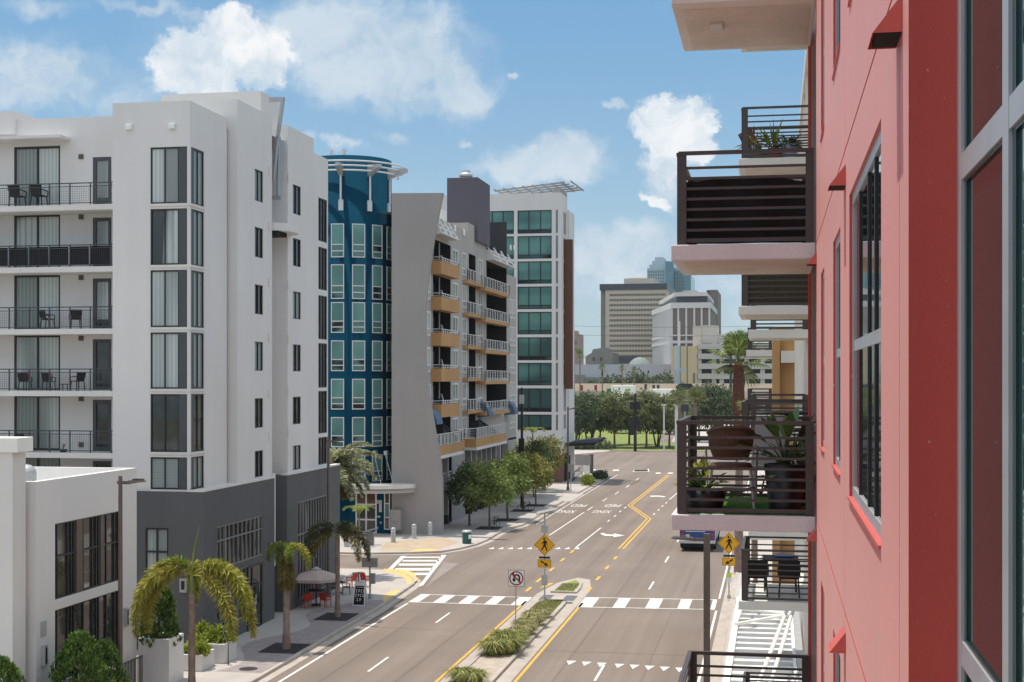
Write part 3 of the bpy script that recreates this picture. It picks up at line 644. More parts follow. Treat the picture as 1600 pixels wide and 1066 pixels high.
# balconies
xr = bayL - .06
posts = [xr - .1 - 1.06 * i for i in range(14)]
for i, z in enumerate(LEV):
    m = MB(); m.fbox(Fr, -50, xr + .06, z - .26, z, -1.62, 0); b = m.build('balcony', 'white_stucco_sub', A)
    railing(b, Fr, -50, xr, z, 1.07, -1.5, 'grey_rail', posts, mesh=True, ends=(xr - .03,), depth=1.45)
    if i == 3:
        m = MB()
        for k in range(9): m.fbox(Fr, xr - .15 - 1.06 * (k + 1), xr - .2 - 1.06 * k, z + .1, z + .98, -1.47, -1.455)
        m.build('railing_cloth', 'black_cloth', b)
    zt = z + (3.12 if i == 4 else 2.72)
    sd = window(A, Fr, *dA, z + .03, zt, .08, 'black_frame', [['curtain_dim', 'curtain', 'curtain_dim', 'curtain_open', 'curtain_dim'][i]], va=(.51,), fw=.09, name='sliding_door')
    g = MB(); xm = (dA[0] + dA[1]) / 2
    g.fbox(Fr, xm + .1, dA[1] - .1, z + .12, zt - .1, .05, .075); g.build('curtain', 'curtain', sd)
    window(A, Fr, *dB, z + .03, z + 2.52, .08, 'charcoal_panel', ['glass_dark', 'curtain' if i > 1 else 'glass_room'], hb=(.16,), fw=.17, name='balcony_door')
z = 6.45; window(A, Fr, *dA, z + .03, z + 2.72, .08, 'black_frame', 'curtain_dim', va=(.51,), fw=.09, name='sliding_door'); window(A, Fr, *dB, z + .03, z + 2.52, .08, 'charcoal_panel', 'glass_dark', fw=.17, name='balcony_door')
# steel sun-fin on the roof edge and round canopy in the gap
ym = (YP1 + Y20) / 2; m = MB()
yf = YP1 + .9; P3 = lambda u, v, y=yf: (xy(u, y), y, zz(v, xy(u, y), y))
m.bar(P3(421, 156), P3(444, 155), .16, .22); m.bar(P3(442.5, 153), P3(433.5, 218), .16, .2)
m.bar(P3(436, 214, yf + .5), P3(434.5, 308, yf + .5), .10, .34); m.bar(P3(440, 219, yf + .9), P3(438, 306, yf + .9), .08, .3); m.bar(P3(433, 218), P3(427, 281), .12, .3); m.bar(P3(425, 217), P3(434, 215), .14, .14); m.bar(P3(425, 309), P3(439, 309), .14, .2); m.build('sun_fin', 'steel', A)
m = MB(); pts = [(-27.7 + 0, YP1 + .05, 21.0)] + [(-26.75 + 1.0 * math.cos(t), ym + .25 + 1.55 * math.sin(t), 21.0) for t in [(-1.3 + 2.6 * k / 14) for k in range(15)]] + [(-27.7, Y20 + .7, 21.0)]
m.prism(pts, (0, 0, .42)); o = m.build('round_canopy', 'white_stucco', A)
m = MB()
for k in range(4): m.box(-27.4, -26.3, YP1 + .2 + k * .4, YP1 + .32 + k * .4, 20.75, 21.0)
m.build('canopy_beam', 'black_metal', o)

# ================================================================== small white building in front of it
B = thing('retail_building', 'small white two storey shop building with gridded window bands at the left edge', 'building', (-26.4, 47.1, 0))
F = east(XB); y0, y1 = yx(56.5, XB), yx(213.5, XB); b0, b1 = yx(86, XB), yx(188, XB)
m = MB(); wall(m, F, y0, y1, 0, 9.25, [(b0, b1, 4.73, 7.58, .2), (b0, b1, 1.6, 4.35, .2)])
S = south(y0); wall(m, S, -36, XB, 0, 9.25)
m.box(-36, XB - .004, y1 - .28, y1 - .003, 0, 9.247); m.quad((XB, y1, 0), (-36, y1, 0), (-36, y1, 9.25), (XB, y1, 9.25))
m.quad((-36, y0 + .28, 0), (XB - .28, y0 + .28, 0), (XB - .28, y0 + .28, 9.25), (-36, y0 + .28, 9.25)); m.quad((XB - .28, y0 + .28, 7.9), (XB - .28, y1, 7.9), (XB - .28, y1, 9.25), (XB - .28, y0 + .28, 9.25))
m.quad((-36, y0, 9.25), (XB, y0, 9.25), (XB - .28, y0 + .28, 9.25), (-36, y0 + .28, 9.25)); m.quad((XB, y0, 9.25), (XB, y1, 9.25), (XB - .28, y1, 9.25), (XB - .28, y0 + .28, 9.25))
m.quad((-36, y0 + .2, 8.1), (XB - .2, y0 + .2, 8.1), (XB - .2, y1, 8.1), (-36, y1, 8.1), mi=1)
m.build('wall', ['white_stucco', 'roof_white'], B)
vb = (.055, .21, .26, .30, .44, .58, .64, .68, .80, .93)
window(B, F, b0, b1, 4.73, 7.58, .14, 'black_frame', 'glass_room', va=vb, hb=(.56,), fw=.06, name='shop_window')
window(B, F, b0, b1, 1.6, 4.35, .14, 'black_frame', 'glass_room', va=vb, fw=.06, name='shop_window')
for a, c in ((.33, .42), (.70, .76)): g = MB(); g.fbox(F, b0 + (b1 - b0) * a, b0 + (b1 - b0) * c, 4.75, 7.56, .05, .13); g.build('window_mullion', 'bronze_pole', B)
x, z = xy(203, 55), 2.7
for u, zc in ((195, 3.15), (67, 2.85)): yy = yx(u, XB); g = MB(); g.fbox(F, yy - .12, yy + .12, zc - .38, zc + .38, -.14, 0); o = g.build('wall_light', 'aluminium', B); g = MB(); g.fbox(F, yy - .05, yy + .05, zc - .3, zc + .3, -.15, -.14); g.build('lamp_shade', 'glass_dark', o)
yy = yx(67.5, XB); g = MB(); g.fbox(F, yy - .2, yy + .2, 3.55, 4.1, -.03, 0)
for k in range(4): g.fbox(F, yy - .17, yy + .17, 3.6 + k * .12, 3.65 + k * .12, -.05, -.03)
g.build('vent', 'aluminium', B)
m = MB(); cx, cy = -28.55, 50.2
m.lathe([(.42, 8.1), (.42, 9.35), (.40, 9.45), (.33, 9.57), (.2, 9.66), (.02, 9.69)], (cx, cy, 0), 24); o = m.build('roof_vent', 'galvanised', B)
P_ = thing('gate_pillar', 'pale square pillar with flat cap at the far left edge, nearest the camera', 'pillar', (-27.2, 46.3, 0))
m = MB(); m.box(-30, xy(19.5, 46), 46, 46.9, 0, 10.38); m.build('shaft', 'white_stucco_sub', P_)
m = MB(); m.box(-30.2, xy(27, 45.9), 45.9, 47.0, 10.38, 10.9); m.build('cap', 'roof_white', P_, bevel=.02)

# ================================================================== blue tower and grey-beige apartment block beyond the side street
C = thing('corner_building', 'taupe and beige apartment block with round blue glass-windowed tower and ochre balconies', 'building', (-30, 113.2, 0))
TX, TY, TR = -36.18, 117.0, 3.72
base_ang = math.atan2(-TY, -TX)                  # from the tower centre towards the street corner
def TF(th):                                      # tangent frame on the tower at th degrees to the right of its middle
    a = base_ang + R(th); n = Vector((math.cos(a), math.sin(a), 0)); o = Vector((TX, TY, 0)) + n * TR; return FR(o, (-n.y, n.x, 0), -n)
m = MB(); m.lathe([(TR, 0), (TR, 31.75), (TR - .25, 31.75), (TR - .25, 30.9), (.01, 30.9)], (TX, TY, 0), 72); m.build('tower_wall', 'blue_stucco', C)
rows = [(23.17, 26.0), (19.69, 22.58), (16.85, 19.42), (13.64, 16.21), (10.43, 13.0), (7.27, 9.79), (4.35, 6.6)]
HW = TR * math.sin(R(8.6))
for th in (-40.5, -13.8, 12.9, 39.6, 66.3):
    Ft = TF(th)
    for a, b in rows:
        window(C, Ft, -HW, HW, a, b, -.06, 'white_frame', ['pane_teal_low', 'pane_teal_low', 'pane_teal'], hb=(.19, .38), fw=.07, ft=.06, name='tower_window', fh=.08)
rg = MB(); zr = 30.75
for r, dz in ((TR + .6, -.34), (TR + .95, .0), (TR + 1.3, .34)):
    a0, a1 = base_ang + R(-95), base_ang + R(100)
    rg.tube([(TX + r * math.cos(a0 + (a1 - a0) * k / 48), TY + r * math.sin(a0 + (a1 - a0) * k / 48), zr + dz) for k in range(49)], .07, 8)
rg = rg.build('crown_ring', 'white_rail', C)
for th in (-84, -47, -9.5, 28, 65.5):
    Ft = TF(th); g = MB()
    g.prism([Ft(-.2, zr - .75, -.02), Ft(-.2, zr + .3, -.02), Ft(-.2, zr + .12, -1.75), Ft(-.2, zr - .15, -1.75)], tuple(Vector(Ft(.4, 0)) - Vector(Ft(0, 0)))); g.build('ring_bracket', 'galvanised', C)
    g = MB(); g.bar(Ft(0, zr - .7, -.16), Ft(0, 27.9, -.16), .14); g.fbox(Ft, -.2, .2, 27.1, 28.0, -.14, .03); g.build('hanger', 'white_rail', C)
g = MB()
for u in (520, 540): g.cyl(xy(u, 116), 115.6, 30.9, 32.6, .16, 10)
g.build('roof_vent', 'roof_white', C)
# grey sliver between the tower and the apartment building, main body behind
WX = -28.9
m = MB(); m.box(-46, -36.6, 116.5, 140, 0, 27.5); m.box(-36.6, WX - 2.4, 118.5, 150, 0, 27.0); m.box(-42, TX - TR * .82, 113.4, 117, 0, 28.2); m.build('body_wall', 'taupe_stucco', C)
# the sail: curved free-edge wall
sail = [(612, 302), (691.7, 301.6), (687, 324), (682, 349.5), (677, 377.6), (674, 400), (670.5, 420), (668, 440), (665.6, 460), (664.5, 480), (664.2, 500), (664.2, 535), (665, 567), (666.7, 590), (669, 612), (672, 632), (675.6, 652), (680.5, 680), (685.5, 708), (688, 725), (690.5, 760), (691, 798), (691, 836)]
pts = [(xy(u, 113.2), 113.2, zz(v, xy(u, 113.2), 113.2)) for u, v in sail]; pts[-1] = (pts[-1][0], 113.2, 0.); pts.append((pts[0][0], 113.2, 0.))
m = MB(); m.prism(pts, (0, .55, 0)); m.build('sail_wall', 'taupe_stucco', C)
# street wing: wall with recesses and windows
Fw = east(WX)
YW0 = yx(664, WX)
lev = [22.35 - 3.08 * i for i in range(5)]        # balcony floors of the upper storeys
rc1 = (yx(676.5, WX), yx(704, WX)); wn1 = (yx(707, WX), yx(715, WX)); wn0 = (yx(666.5, WX), yx(672, WX)); wn2 = (yx(721.5, WX), yx(728, WX))
rc2 = (yx(732.5, WX), yx(743, WX)); wn3 = (yx(747, WX), yx(753.5, WX)); rc3 = (yx(760, WX), yx(791.5, WX)); wn4 = (yx(796, WX), yx(799.6, WX)); wn5 = (yx(800.8, WX), yx(804.5, WX))
YWE = yx(806.5, WX)
holes = []
for i, z in enumerate(lev + [6.85]):
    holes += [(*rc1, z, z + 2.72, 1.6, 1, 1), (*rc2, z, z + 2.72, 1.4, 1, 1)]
    for w in (wn1, wn2, wn3): holes.append((*w, z + .45, z + 2.55, .12))
    if i: holes += [(*wn0, z + .45, z + 2.5, .12)]
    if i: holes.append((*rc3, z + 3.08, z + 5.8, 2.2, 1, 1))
    if i < 5: holes += [(*wn4, z - 2.6, z - .45, .12), (*wn5, z - 2.6, z - .45, .12)]
m = MB(); wall(m, Fw, YW0, rc2[0] - .3, 6.2, 27.1, [h for h in holes if h[1] < rc2[0] - .3]); wall(m, Fw, rc2[0] - .3, rc3[0] - .2, 6.2, 28.0, [h for h in holes if rc2[0] - .3 < h[0] < rc3[0] - .2])
wall(m, Fw, rc3[0] - .2, rc3[1] + .05, 6.2, 26.2, [h for h in holes if h[0] == rc3[0]])
wall(m, Fw, rc3[1] + .05, YWE, 6.2, 24.5, [h for h in holes if h[0] > rc3[1]])
m.quad((WX, rc2[0] - .3, 27.1), (WX, rc2[0] - .3, 28.0), (-36, rc2[0] - .3, 28.0), (-36, rc2[0] - .3, 27.1)); m.quad((WX, YWE, 0), (-40, YWE, 0), (-40, YWE, 24.5), (WX, YWE, 24.5))
m.quad((WX, YW0, 27.1), (WX, rc2[0] - .3, 27.1), (-36, rc2[0] - .3, 27.1), (-36, YW0, 27.1)); m.quad((WX, rc2[0] - .3, 28.0), (WX, rc3[0] - .2, 28.0), (-36, rc3[0] - .2, 28.0), (-36, rc2[0] - .3, 28.0))
m.quad((WX, rc3[1], 24.5), (WX, YWE, 24.5), (-40, YWE, 24.5), (-40, rc3[1], 24.5))
m.quad((WX, YW0, 0), (-31.1, YW0, 0), (-31.1, YW0, 27.1), (WX, YW0, 27.1))
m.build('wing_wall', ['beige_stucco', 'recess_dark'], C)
m = MB(); xf = xy(792, rc3[1]); m.box(WX - 3.2, WX - .02, rc3[1] + .02, rc3[1] + .3, 6.5, zz(347, xf, rc3[1])); m.build('dark_fin_wall', 'dark_stucco', C)
for i, z in enumerate(lev + [6.85]):
    for w in (wn1, wn2, wn3) + ((wn0,) if i else ()): window(C, Fw, w[0], w[1], z + .45, z + 2.55, .05, 'white_frame', ['glass_dark', 'pane_teal_low' if (i + int(w[0])) % 2 else 'curtain_dim'], va=(.5,), hb=(.3,), fw=.14, ft=.10, fh=.12)
    if i < 5:
        for w in (wn4, wn5): window(C, Fw, *w, z - 2.6, z - .45, .05, 'white_frame', ['glass_dark', 'curtain_dim'], va=(.5,), hb=(.3,), fw=.14, ft=.1, fh=.12)
for i, z in enumerate(lev + [6.85]):
    window(C, Fw, rc1[0] + .5, rc1[1] - .4, z + .03, z + 2.3, 1.5, 'sign_back', 'glass_room', va=(.5,), fw=.08, name='sliding_door')
    if i: window(C, Fw, rc3[0] + .6, rc3[1] - 1.5, z + 3.1, z + 5.4, 2.1, 'sign_back', 'glass_room', va=(.33, .66), fw=.09, name='sliding_door')
# ochre balconies
BX0, BX1 = -28.0, -28.9; yb0, yb1 = yx(689.5, BX0), yx(718, BX0)
def rail(o, pts, z, h, n=.16, mats='white_rail', r=.03):
    g = MB()
    for i in range(len(pts) - 1):
        p, q = Vector((*pts[i], 0)), Vector((*pts[i + 1], 0)); g.bar(p + Vector((0, 0, z + h)), q + Vector((0, 0, z + h)), .07, .06); g.bar(p + Vector((0, 0, z + .1)), q + Vector((0, 0, z + .1)), .04)
        k = max(1, round((q - p).length / max(n, 1.25 if h > .8 else .8)))
        for j in range(k + 1): w_ = p.lerp(q, j / k); g.bar(w_ + Vector((0, 0, z)), w_ + Vector((0, 0, z + h)), .07)
        if r > .04:
            k2 = max(1, int((q - p).length / .5))
            for j in range(1, k2): w_ = p.lerp(q, j / k2); g.bar(w_ + Vector((0, 0, z)), w_ + Vector((0, 0, z + h)), .04)
        if h > .8:
            for j in range(1, 6): zb = z + .1 + (h - .1) * j / 6; g.bar(p + Vector((0, 0, zb)), q + Vector((0, 0, zb)), .018)
    return g.build('railing', mats, o)
for i, z in enumerate(lev):
    m = MB(); m.box(BX1, BX0, yb0, yb1, z - .35, z); m.box(BX0 - .12, BX0, yb0, yb1, z, z + .78); m.box(BX1, BX0 - .12, yb0, yb0 + .12, z, z + .78); m.box(BX1, BX0 - .12, yb1 - .12, yb1, z, z + .78)
    b = m.build('ochre_balcony', 'ochre_stucco', C); rail(b, [(BX1 + .05, yb0 + .06), (BX0 - .06, yb0 + .06), (BX0 - .06, yb1 - .06), (BX1 + .05, yb1 - .06)], z + .78, .3, .9)
    g = MB(); g.bar((BX1 - .3, rc1[0] + 3.6, z + 2.7), (BX1 - .3, rc1[0] + 3.6, z + 1.2), .08); g.bar((BX1 - .25, rc1[0] + 4.1, z + 1.6), (BX1 - .1, rc1[0] + 5.2, z + .2), .12); g.build('screen_post', 'white_rail', b)
    # small middle balcony and wide far balcony with bar railings
    ya, yc = yx(731.5, -28.35), yx(754, -28.35)
    m = MB(); m.box(WX, -28.35, ya, yc, z - .33, z - .05); b = m.build('balcony', 'ochre_stucco', C)
    rail(b, [(WX + .03, ya + .05), (-28.4, ya + .05), (-28.4, yc - .05), (WX + .03, yc - .05)], z - .05, 1.05, .19)
    z2 = z - .35; XQ = -27.95; ya, yc = yx(758.5, XQ + .0), yx(796.5, XQ)
    m = MB(); m.box(WX, XQ, ya, yc, z2 - .3, z2); b = m.build('balcony', 'ochre_stucco', C)
    rail(b, [(WX + .03, ya + .05), (XQ - .05, ya + .05), (XQ - .05, yc - .05), (WX + .03, yc - .05)], z2, 1.05, .22)
# slatted sun canopies above the top balconies
for ya, yc, z in ((rc1[0] - .6, yb1 - .5, lev[0] + 3.1), (rc3[0] - .3, rc3[1] + .6, lev[0] + 2.75)):
    m = MB(); m.box(WX, WX + .95, ya, yc, z, z + .14)
    for k in range(4): y = ya + .1 + (yc - ya - .3) * k / 3; m.bar((WX + .02, y, z + 1.6), (WX + .85, y, z + .14), .12, .16)
    m.bar((WX + .3, ya, z + 1.05), (WX + .3, yc, z + 1.05), .1); m.bar((WX + .6, ya, z + .6), (WX + .6, yc, z + .6), .1); m.build('sun_canopy', 'white_rail', C)
for u, v in ((710, 357), (724, 363.5), (749, 375.5), (797, 387), (803, 387.5)):
    y = yx(u, WX); z = zz(v, WX, y); g = MB(); g.fbox(Fw, y - .3, y + .3, z - .28, z + .28, -.12, 0); g.build('wall_lamp', 'sign_white', C, bevel=.05)
# terrace band, second-floor and ground-floor shopfronts
TX1 = -27.45; t0, t1, t2, t3 = 113.9, yx(722.5, TX1), yx(744, TX1), yx(791, TX1)
m = MB(); m.box(WX, TX1, t0, t1, 6.55, 7.35); m.prism([(TX1, t1, 6.55), (WX, t1, 6.55), (WX, t2 + .4, 6.55), (TX1 - .9, t2 - .9, 6.55), (TX1 - .9, t1 + 1.2, 6.55)], (0, 0, .8)); m.box(WX, TX1, t2, t3, 6.55, 7.35); o = m.build('terrace', 'ochre_stucco', C)
rail(o, [(TX1 - .08, t0), (TX1 - .08, t1 - .1), (TX1 - .95, t1 + 1.2), (TX1 - .95, t2 - .9), (TX1 - .08, t2 + .1), (TX1 - .08, t3 - .1)], 7.35, 1.0, .26, r=.045)
m = MB(); m.box(WX, TX1 + .1, t0, t1 + .1, 6.3, 6.55); m.box(WX, TX1 + .1, t2 - .1, t3, 6.3, 6.55); m.build('terrace_trim', 'white_stucco', C)
Fg = east(-28.5); cols = [114.1 + 2.42 * k for k in range(14)]
m = MB(); m.quad((-29.6, t0, 0), (-29.6, YWE, 0), (-29.6, YWE, 6.4), (-29.6, t0, 6.4)); m.build('shop_glazing', 'recess_dark', C)
m = MB(); m.quad((-28.5, t1 + .3, 0), (-28.5, t2, 0), (-28.5, t2, 6.3), (-28.5, t1 + .3, 6.3)); m.build('grey_panel', 'sign_back', C)
m = MB()
for k, y in enumerate(cols):
    if t1 + .2 < y < t2: continue
    m.box(-28.9, -28.4, y, y + .42, 0, 6.3)
m.box(-28.85, -28.45, t0, t1, 3.2, 3.75); m.box(-28.85, -28.45, t2, YWE, 3.2, 3.75); m.box(-29.6, -28.9, YWE - 5, YWE, 0, 6.4); m.build('shop_columns', 'beige_stucco', C)
g = MB()
for k, y in enumerate(cols):
    if t1 + .2 < y < t2: continue
    g.box(-28.93, -28.37, y - .03, y + .45, 0, .95)
g.build('column_base', 'dark_stucco', C)
for k, y in enumerate(cols[:-1]):
    if t1 - .5 < y < t2 - .1: continue
    window(C, Fg, y + .42, y + 2.42, .3, 3.1, .5, 'black_frame', 'glass_dark', va=(.5,), hb=(.75,), fw=.07, name='shop_window')
    b = window(C, Fg, y + .42, y + 2.42, 3.8, 6.2, .5, 'black_frame', 'glass_dark', va=(.5,), fw=.07, name='shop_window')
    if k < 5: rail(b, [(-28.55, y + .46), (-28.55, y + 2.38)], 3.8, .9, .2)
for u, v, X in ((683.5, 651, -27.9), (760, 640, -28.2), (806, 638, -27.8)):
    y = yx(u, X); z = zz(v, X, y); g = MB(); q = [(WX, y - 1.0, z - .75), (WX, y - 1.0, z + .75)] + [(WX + 1.25 * math.sin(t), y - 1.0, z - .75 + 1.5 * math.cos(t)) for t in (.3, .6, .9, 1.2, 1.5)]
    g.prism(q, (0, 2.0, 0)); g.build('awning', 'awning_blue', C)
for ya, yc in ((rc1[0], rc1[1] - .8), (rc2[0] + .2, rc3[0] + 1.2)):
    g = MB(); g.prism([(WX + .02, ya, 7.4), (WX + .02, yc, 7.4), (WX + .02, ya, 9.0)], (.9, 0, 0)); g.bar((WX + .95, ya, 9.05), (WX + .95, yc, 7.5), .12); g.build('terrace_awning', 'awning_black', C)
# roof: violet lift block, fan
m = MB(); m.box(xy(698.5, 135), xy(746.5, 135), 135, 141, 26.5, 32.75); o = m.build('lift_block', 'violet_grey_stucco', C)
m = MB(); fx, fy = xy(728, 137), 137.; m.lathe([(.5, 32.75), (.5, 33.05), (.68, 33.1), (.68, 33.3), (.45, 33.5), (.42, 33.7), (.01, 33.72)], (fx, fy, 0), 20, sm=False); m.build('roof_fan', 'galvanised', C)
g = MB(); g.box(-36, WX - .4, 121, 122, 27.1, 27.8); g.box(-33.0, xy(690, 126), 126, 128, 27.1, 28.6); g.build('roof_plinth', 'roof_white', C)
# entrance: doors, round canopy with tie rods
dy = 113.25; Fd = south(dy); d0, d1 = xy(556, dy), xy(589, dy); d2, d3 = xy(600.5, dy), xy(609.5, dy)
o = window(C, Fd, d0, d1, .13, 3.55, 0, 'white_frame', ['glass_dark', 'glass_dark', 'glass_brown'], va=(.5,), hb=(.33, .7), fw=.12, ft=.1, name='entrance_door')
window(C, Fd, d2, d3, .45, 3.55, 0, 'white_frame', ['glass_brown', 'pane_teal_low', 'glass_brown'], hb=(.33, .7), fw=.08, ft=.08, name='side_light')
m = MB(); m.box(xy(546, dy), d0, dy - .05, dy + .6, 0, 3.9); m.box(d1, d2, dy - .05, dy + .6, 0, 3.9); m.box(d0, d3 + .1, dy + .05, dy + .6, 0, 3.9); m.box(d3, d3 + .1, dy - .04, dy + .05, 0, 3.9); m.build('entrance_wall', 'blue_stucco', C)
g = MB(); px = (d1 + d2) / 2; g.box(px - .12, px + .12, dy - .09, dy - .05, 1.9, 2.9); g.box(px - .3, px - .16, dy - .09, dy - .05, 2.6, 2.9); g.box(px - .28, px, dy - .09, dy - .05, 1.45, 1.6); g.box(px - .05, px + .1, dy - .09, dy - .05, .95, 1.1); g.build('intercom', 'galvanised', C)
arc = [(-34.3 + 5.1 * math.cos(math.pi * (1 + k / 28)), 113.3 + 2.7 * math.sin(math.pi * (1 + k / 28))) for k in range(1, 28)]
for z0, z1, dd, mt in ((3.62, 3.82, 0, 'beige_stucco'), (3.82, 3.98, .12, 'beige_stucco'), (3.98, 4.3, .0, 'slab_white')):
    m = MB(); q = [(x, y + dd, z0) for x, y in arc]; m.prism([(arc[0][0], 113.3, z0)] + q + [(arc[-1][0], 113.3, z0)], (0, 0, z1 - z0)); m.build('entrance_canopy', mt, C)
for u in (545, 566, 586, 603):
    x = xy(u, 113.3); g = MB(); g.box(x - .12, x + .12, 113.05, 113.6, 6.65, 7.0); g.bar((x, 113.05, 6.75), (x + .75 + (u - 540) * .006, 111.6, 4.3), .035); g.build('tie_rod', 'galvanised', C)
m = MB(); u0, u1 = xy(611, 112.7), xy(627, 112.7); m.box(u0, u1, 112.4, 113.19, .5, 2.2); m.box(u0 + .2, u1 - .2, 112.36, 112.4, 1.2, 1.7); tag(m.build('utility_cabinet', 'taupe_stucco', bevel=.03), 'taupe metal utility cabinet fixed to the curved wall right of the blue entrance', 'cabinet')

# ================================================================== white and glass hotel
D = thing('hotel_building', 'white framed hotel tower with teal glass, brown side panel and slanted roof trellis', 'building', (-26.1, 173, 0))
DY = 173.; DX = xy(877, DY); ZD = zz(301, DX, DY); Fs = south(DY); Fe = east(DX)
dl = -50
gx0, gx1 = xy(808.5, DY), xy(862, DY); g2 = (xy(752, DY), xy(803, DY)); g3 = (xy(868.3, DY), xy(872, DY))
fr = [(zz(v1, gx1, DY), zz(v0, gx1, DY)) for v0, v1 in ((328, 364.5), (368.3, 404), (408, 443.3), (447.5, 483), (487.2, 522.5), (527, 563), (567, 602.5), (607, 644), (648, 672.5))]
m = MB(); wall(m, Fs, dl, DX, 0, ZD, [(a0, a1, a, b, .25) for a, b in fr for a0, a1 in ((gx0, gx1), g2, g3)])
ye = yx(886.5, DX); ws = (yx(880.5, DX), yx(885, DX))
wall(m, Fe, DY, ye, 0, ZD, [(*ws, a, b, .2) for a, b in fr]); m.quad((DX, ye, 0), (dl, ye, 0), (dl, ye, ZD), (DX, ye, ZD)); m.quad((dl, DY, ZD - .45), (DX, DY, ZD - .45), (DX, ye, ZD - .45), (dl, ye, ZD - .45))
m.box(-40, DX + .2, ye, ye + 5, 0, ZD - 1.6); m.build('wall', 'white_stucco', D)
for i, (a, b) in enumerate(fr):
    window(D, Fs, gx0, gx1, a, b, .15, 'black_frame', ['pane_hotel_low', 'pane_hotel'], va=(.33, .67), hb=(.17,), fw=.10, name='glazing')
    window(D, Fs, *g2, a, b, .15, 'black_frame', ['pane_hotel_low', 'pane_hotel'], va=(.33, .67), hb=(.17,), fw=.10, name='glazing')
    window(D, Fs, *g3, a, b, .15, 'aluminium', 'curtain_dim', fw=.05)
    window(D, Fe, *ws, a, b, .12, 'aluminium', 'curtain_dim', va=(.5,), fw=.12)
m = MB(); m.box(DX, xy(894, DY + 2.2), DY + 2.2, DY + 3.1, zz(608, DX + 1, DY + 2.2), zz(374, DX + 1, DY + 2.2)); m.build('brown_panel', 'brown_cladding', D)
m = MB()
x0, x1 = xy(779, DY + 4), xy(897, DY + 4); zt = zz(293, DX, DY + 4)
for k in range(5): m.bar((x0 + k * .3, DY + 1.5 + k * 1.8, zt - .6 + .0 * k), (x1 - .8 + k * .3, DY + 1.5 + k * 1.8, zt + .3), .2, .2)
for k in range(9): t = k / 8; m.bar((x0 + (x1 - x0) * t, DY + 1, zt - .45 + .8 * t), (x0 + (x1 - x0) * t + .4, DY + 10, zt - .45 + .8 * t), .14, .16)
m.box(xy(868, DY + 4), xy(879, DY + 4), DY + 2, DY + 8, ZD - .45, zt - .3); m.build('roof_trellis', 'sign_back', D)
m = MB(); m.prism([(DX + .05, DY + 2, 4.5), (DX + .05, DY + 14, 4.5), (-22.2, DY + 14, 4.9), (-22.2, DY + 3, 4.65)], (0, 0, .35)); m.build('entrance_canopy', 'awning_black', D)
m = MB(); m.quad((DX + .06, DY, 0), (DX + .06, ye, 0), (DX + .06, ye, 3.6), (DX + .06, DY, 3.6)); m.quad((DX - 3.2, DY - .04, 0), (DX + .06, DY - .04, 0), (DX + .06, DY - .04, 3.6), (DX - 3.2, DY - .04, 3.6)); m.build('brick_base', 'brick', D)
m = MB(); m.box(DX + .07, DX + .2, DY + 2.2, DY + 6.5, .1, 3.2); m.build('shopfront', 'recess_dark', D)
m = MB(); m.box(-50, xy(800, 168), 168, DY, 0, 5.2); m.build('podium_wall', 'beige_stucco', D)

# ================================================================== red building on the right
RB = thing('red_apartment_building', 'coral red stuccoed apartment building with grey framed windows and slatted balconies, nearest on the right', 'building', (.45, 5, 0))
RX = .45; Fw = west(RX); YN, YE_ = 4.97, 15.82
m = MB(); hs = []
wins = []
for dz in (-6, -3, 0, 3, 6):
    for (a, b), z0, z1 in (((6.23, 8.83), 12.28, 14.12), ((10.03, 11.22), 12.33, 14.06), ((13.2, 14.12), 12.33, 14.03)):
        wins.append((a, b, z0 + dz, z1 + dz)); hs.append((a, b, z0 + dz, z1 + dz, .036))
for z in (8.48, 11.48, 14.48, 17.48):
    for a, b in ((YN + .37, 9.38), (9.4, YE_)): hs.append((a, b, z - .009, z + .009, .015, 0))
zs = [5, 8.471, 8.489, 11.471, 11.489, 14.471, 14.489, 17.471, 17.489, 22]
for y in (5.33, 9.39):
    for i in range(0, 10, 2): hs.append((y - .006, y + .006, zs[i], zs[i + 1], .012, 0))
wall(m, Fw, YN, YE_, 0, 23, hs)
m.quad((RX, YN, 0), (.62, YN, 0), (.62, YN, 23), (RX, YN, 23))
m.quad((RX, YE_, 0), (2.6, YE_, 0), (2.6, YE_, 23), (RX, YE_, 23)); m.quad((2.6, YE_, 0), (2.6, 18.2, 0), (2.6, 18.2, 23), (2.6, YE_, 23))
m.quad((.615, -3, 0), (.615, YN, 0), (.615, YN, 11.2), (.615, -3, 11.2)); m.quad((.615, -3, 15.6), (.615, YN, 15.6), (.615, YN, 23), (.615, -3, 23))
m.quad((.42, 18.2, 0), (2.6, 18.2, 0), (2.6, 18.2, 23), (.42, 18.2, 23)); m.quad((.42, 18.2, 0), (.42, 18.26, 0), (.42, 18.26, 23), (.42, 18.2, 23))
m.box(.42, 8, 18.21, 18.27, 0, 23); m.quad((.6, -3, 23), (8, -3, 23), (8, 18.2, 23), (.6, 18.2, 23))
m.build('wall', 'red_stucco', RB)
m = MB(); m.box(.464, .53, 18.1, 18.19, 0, 23); m.build('downpipe', 'sign_back', RB)
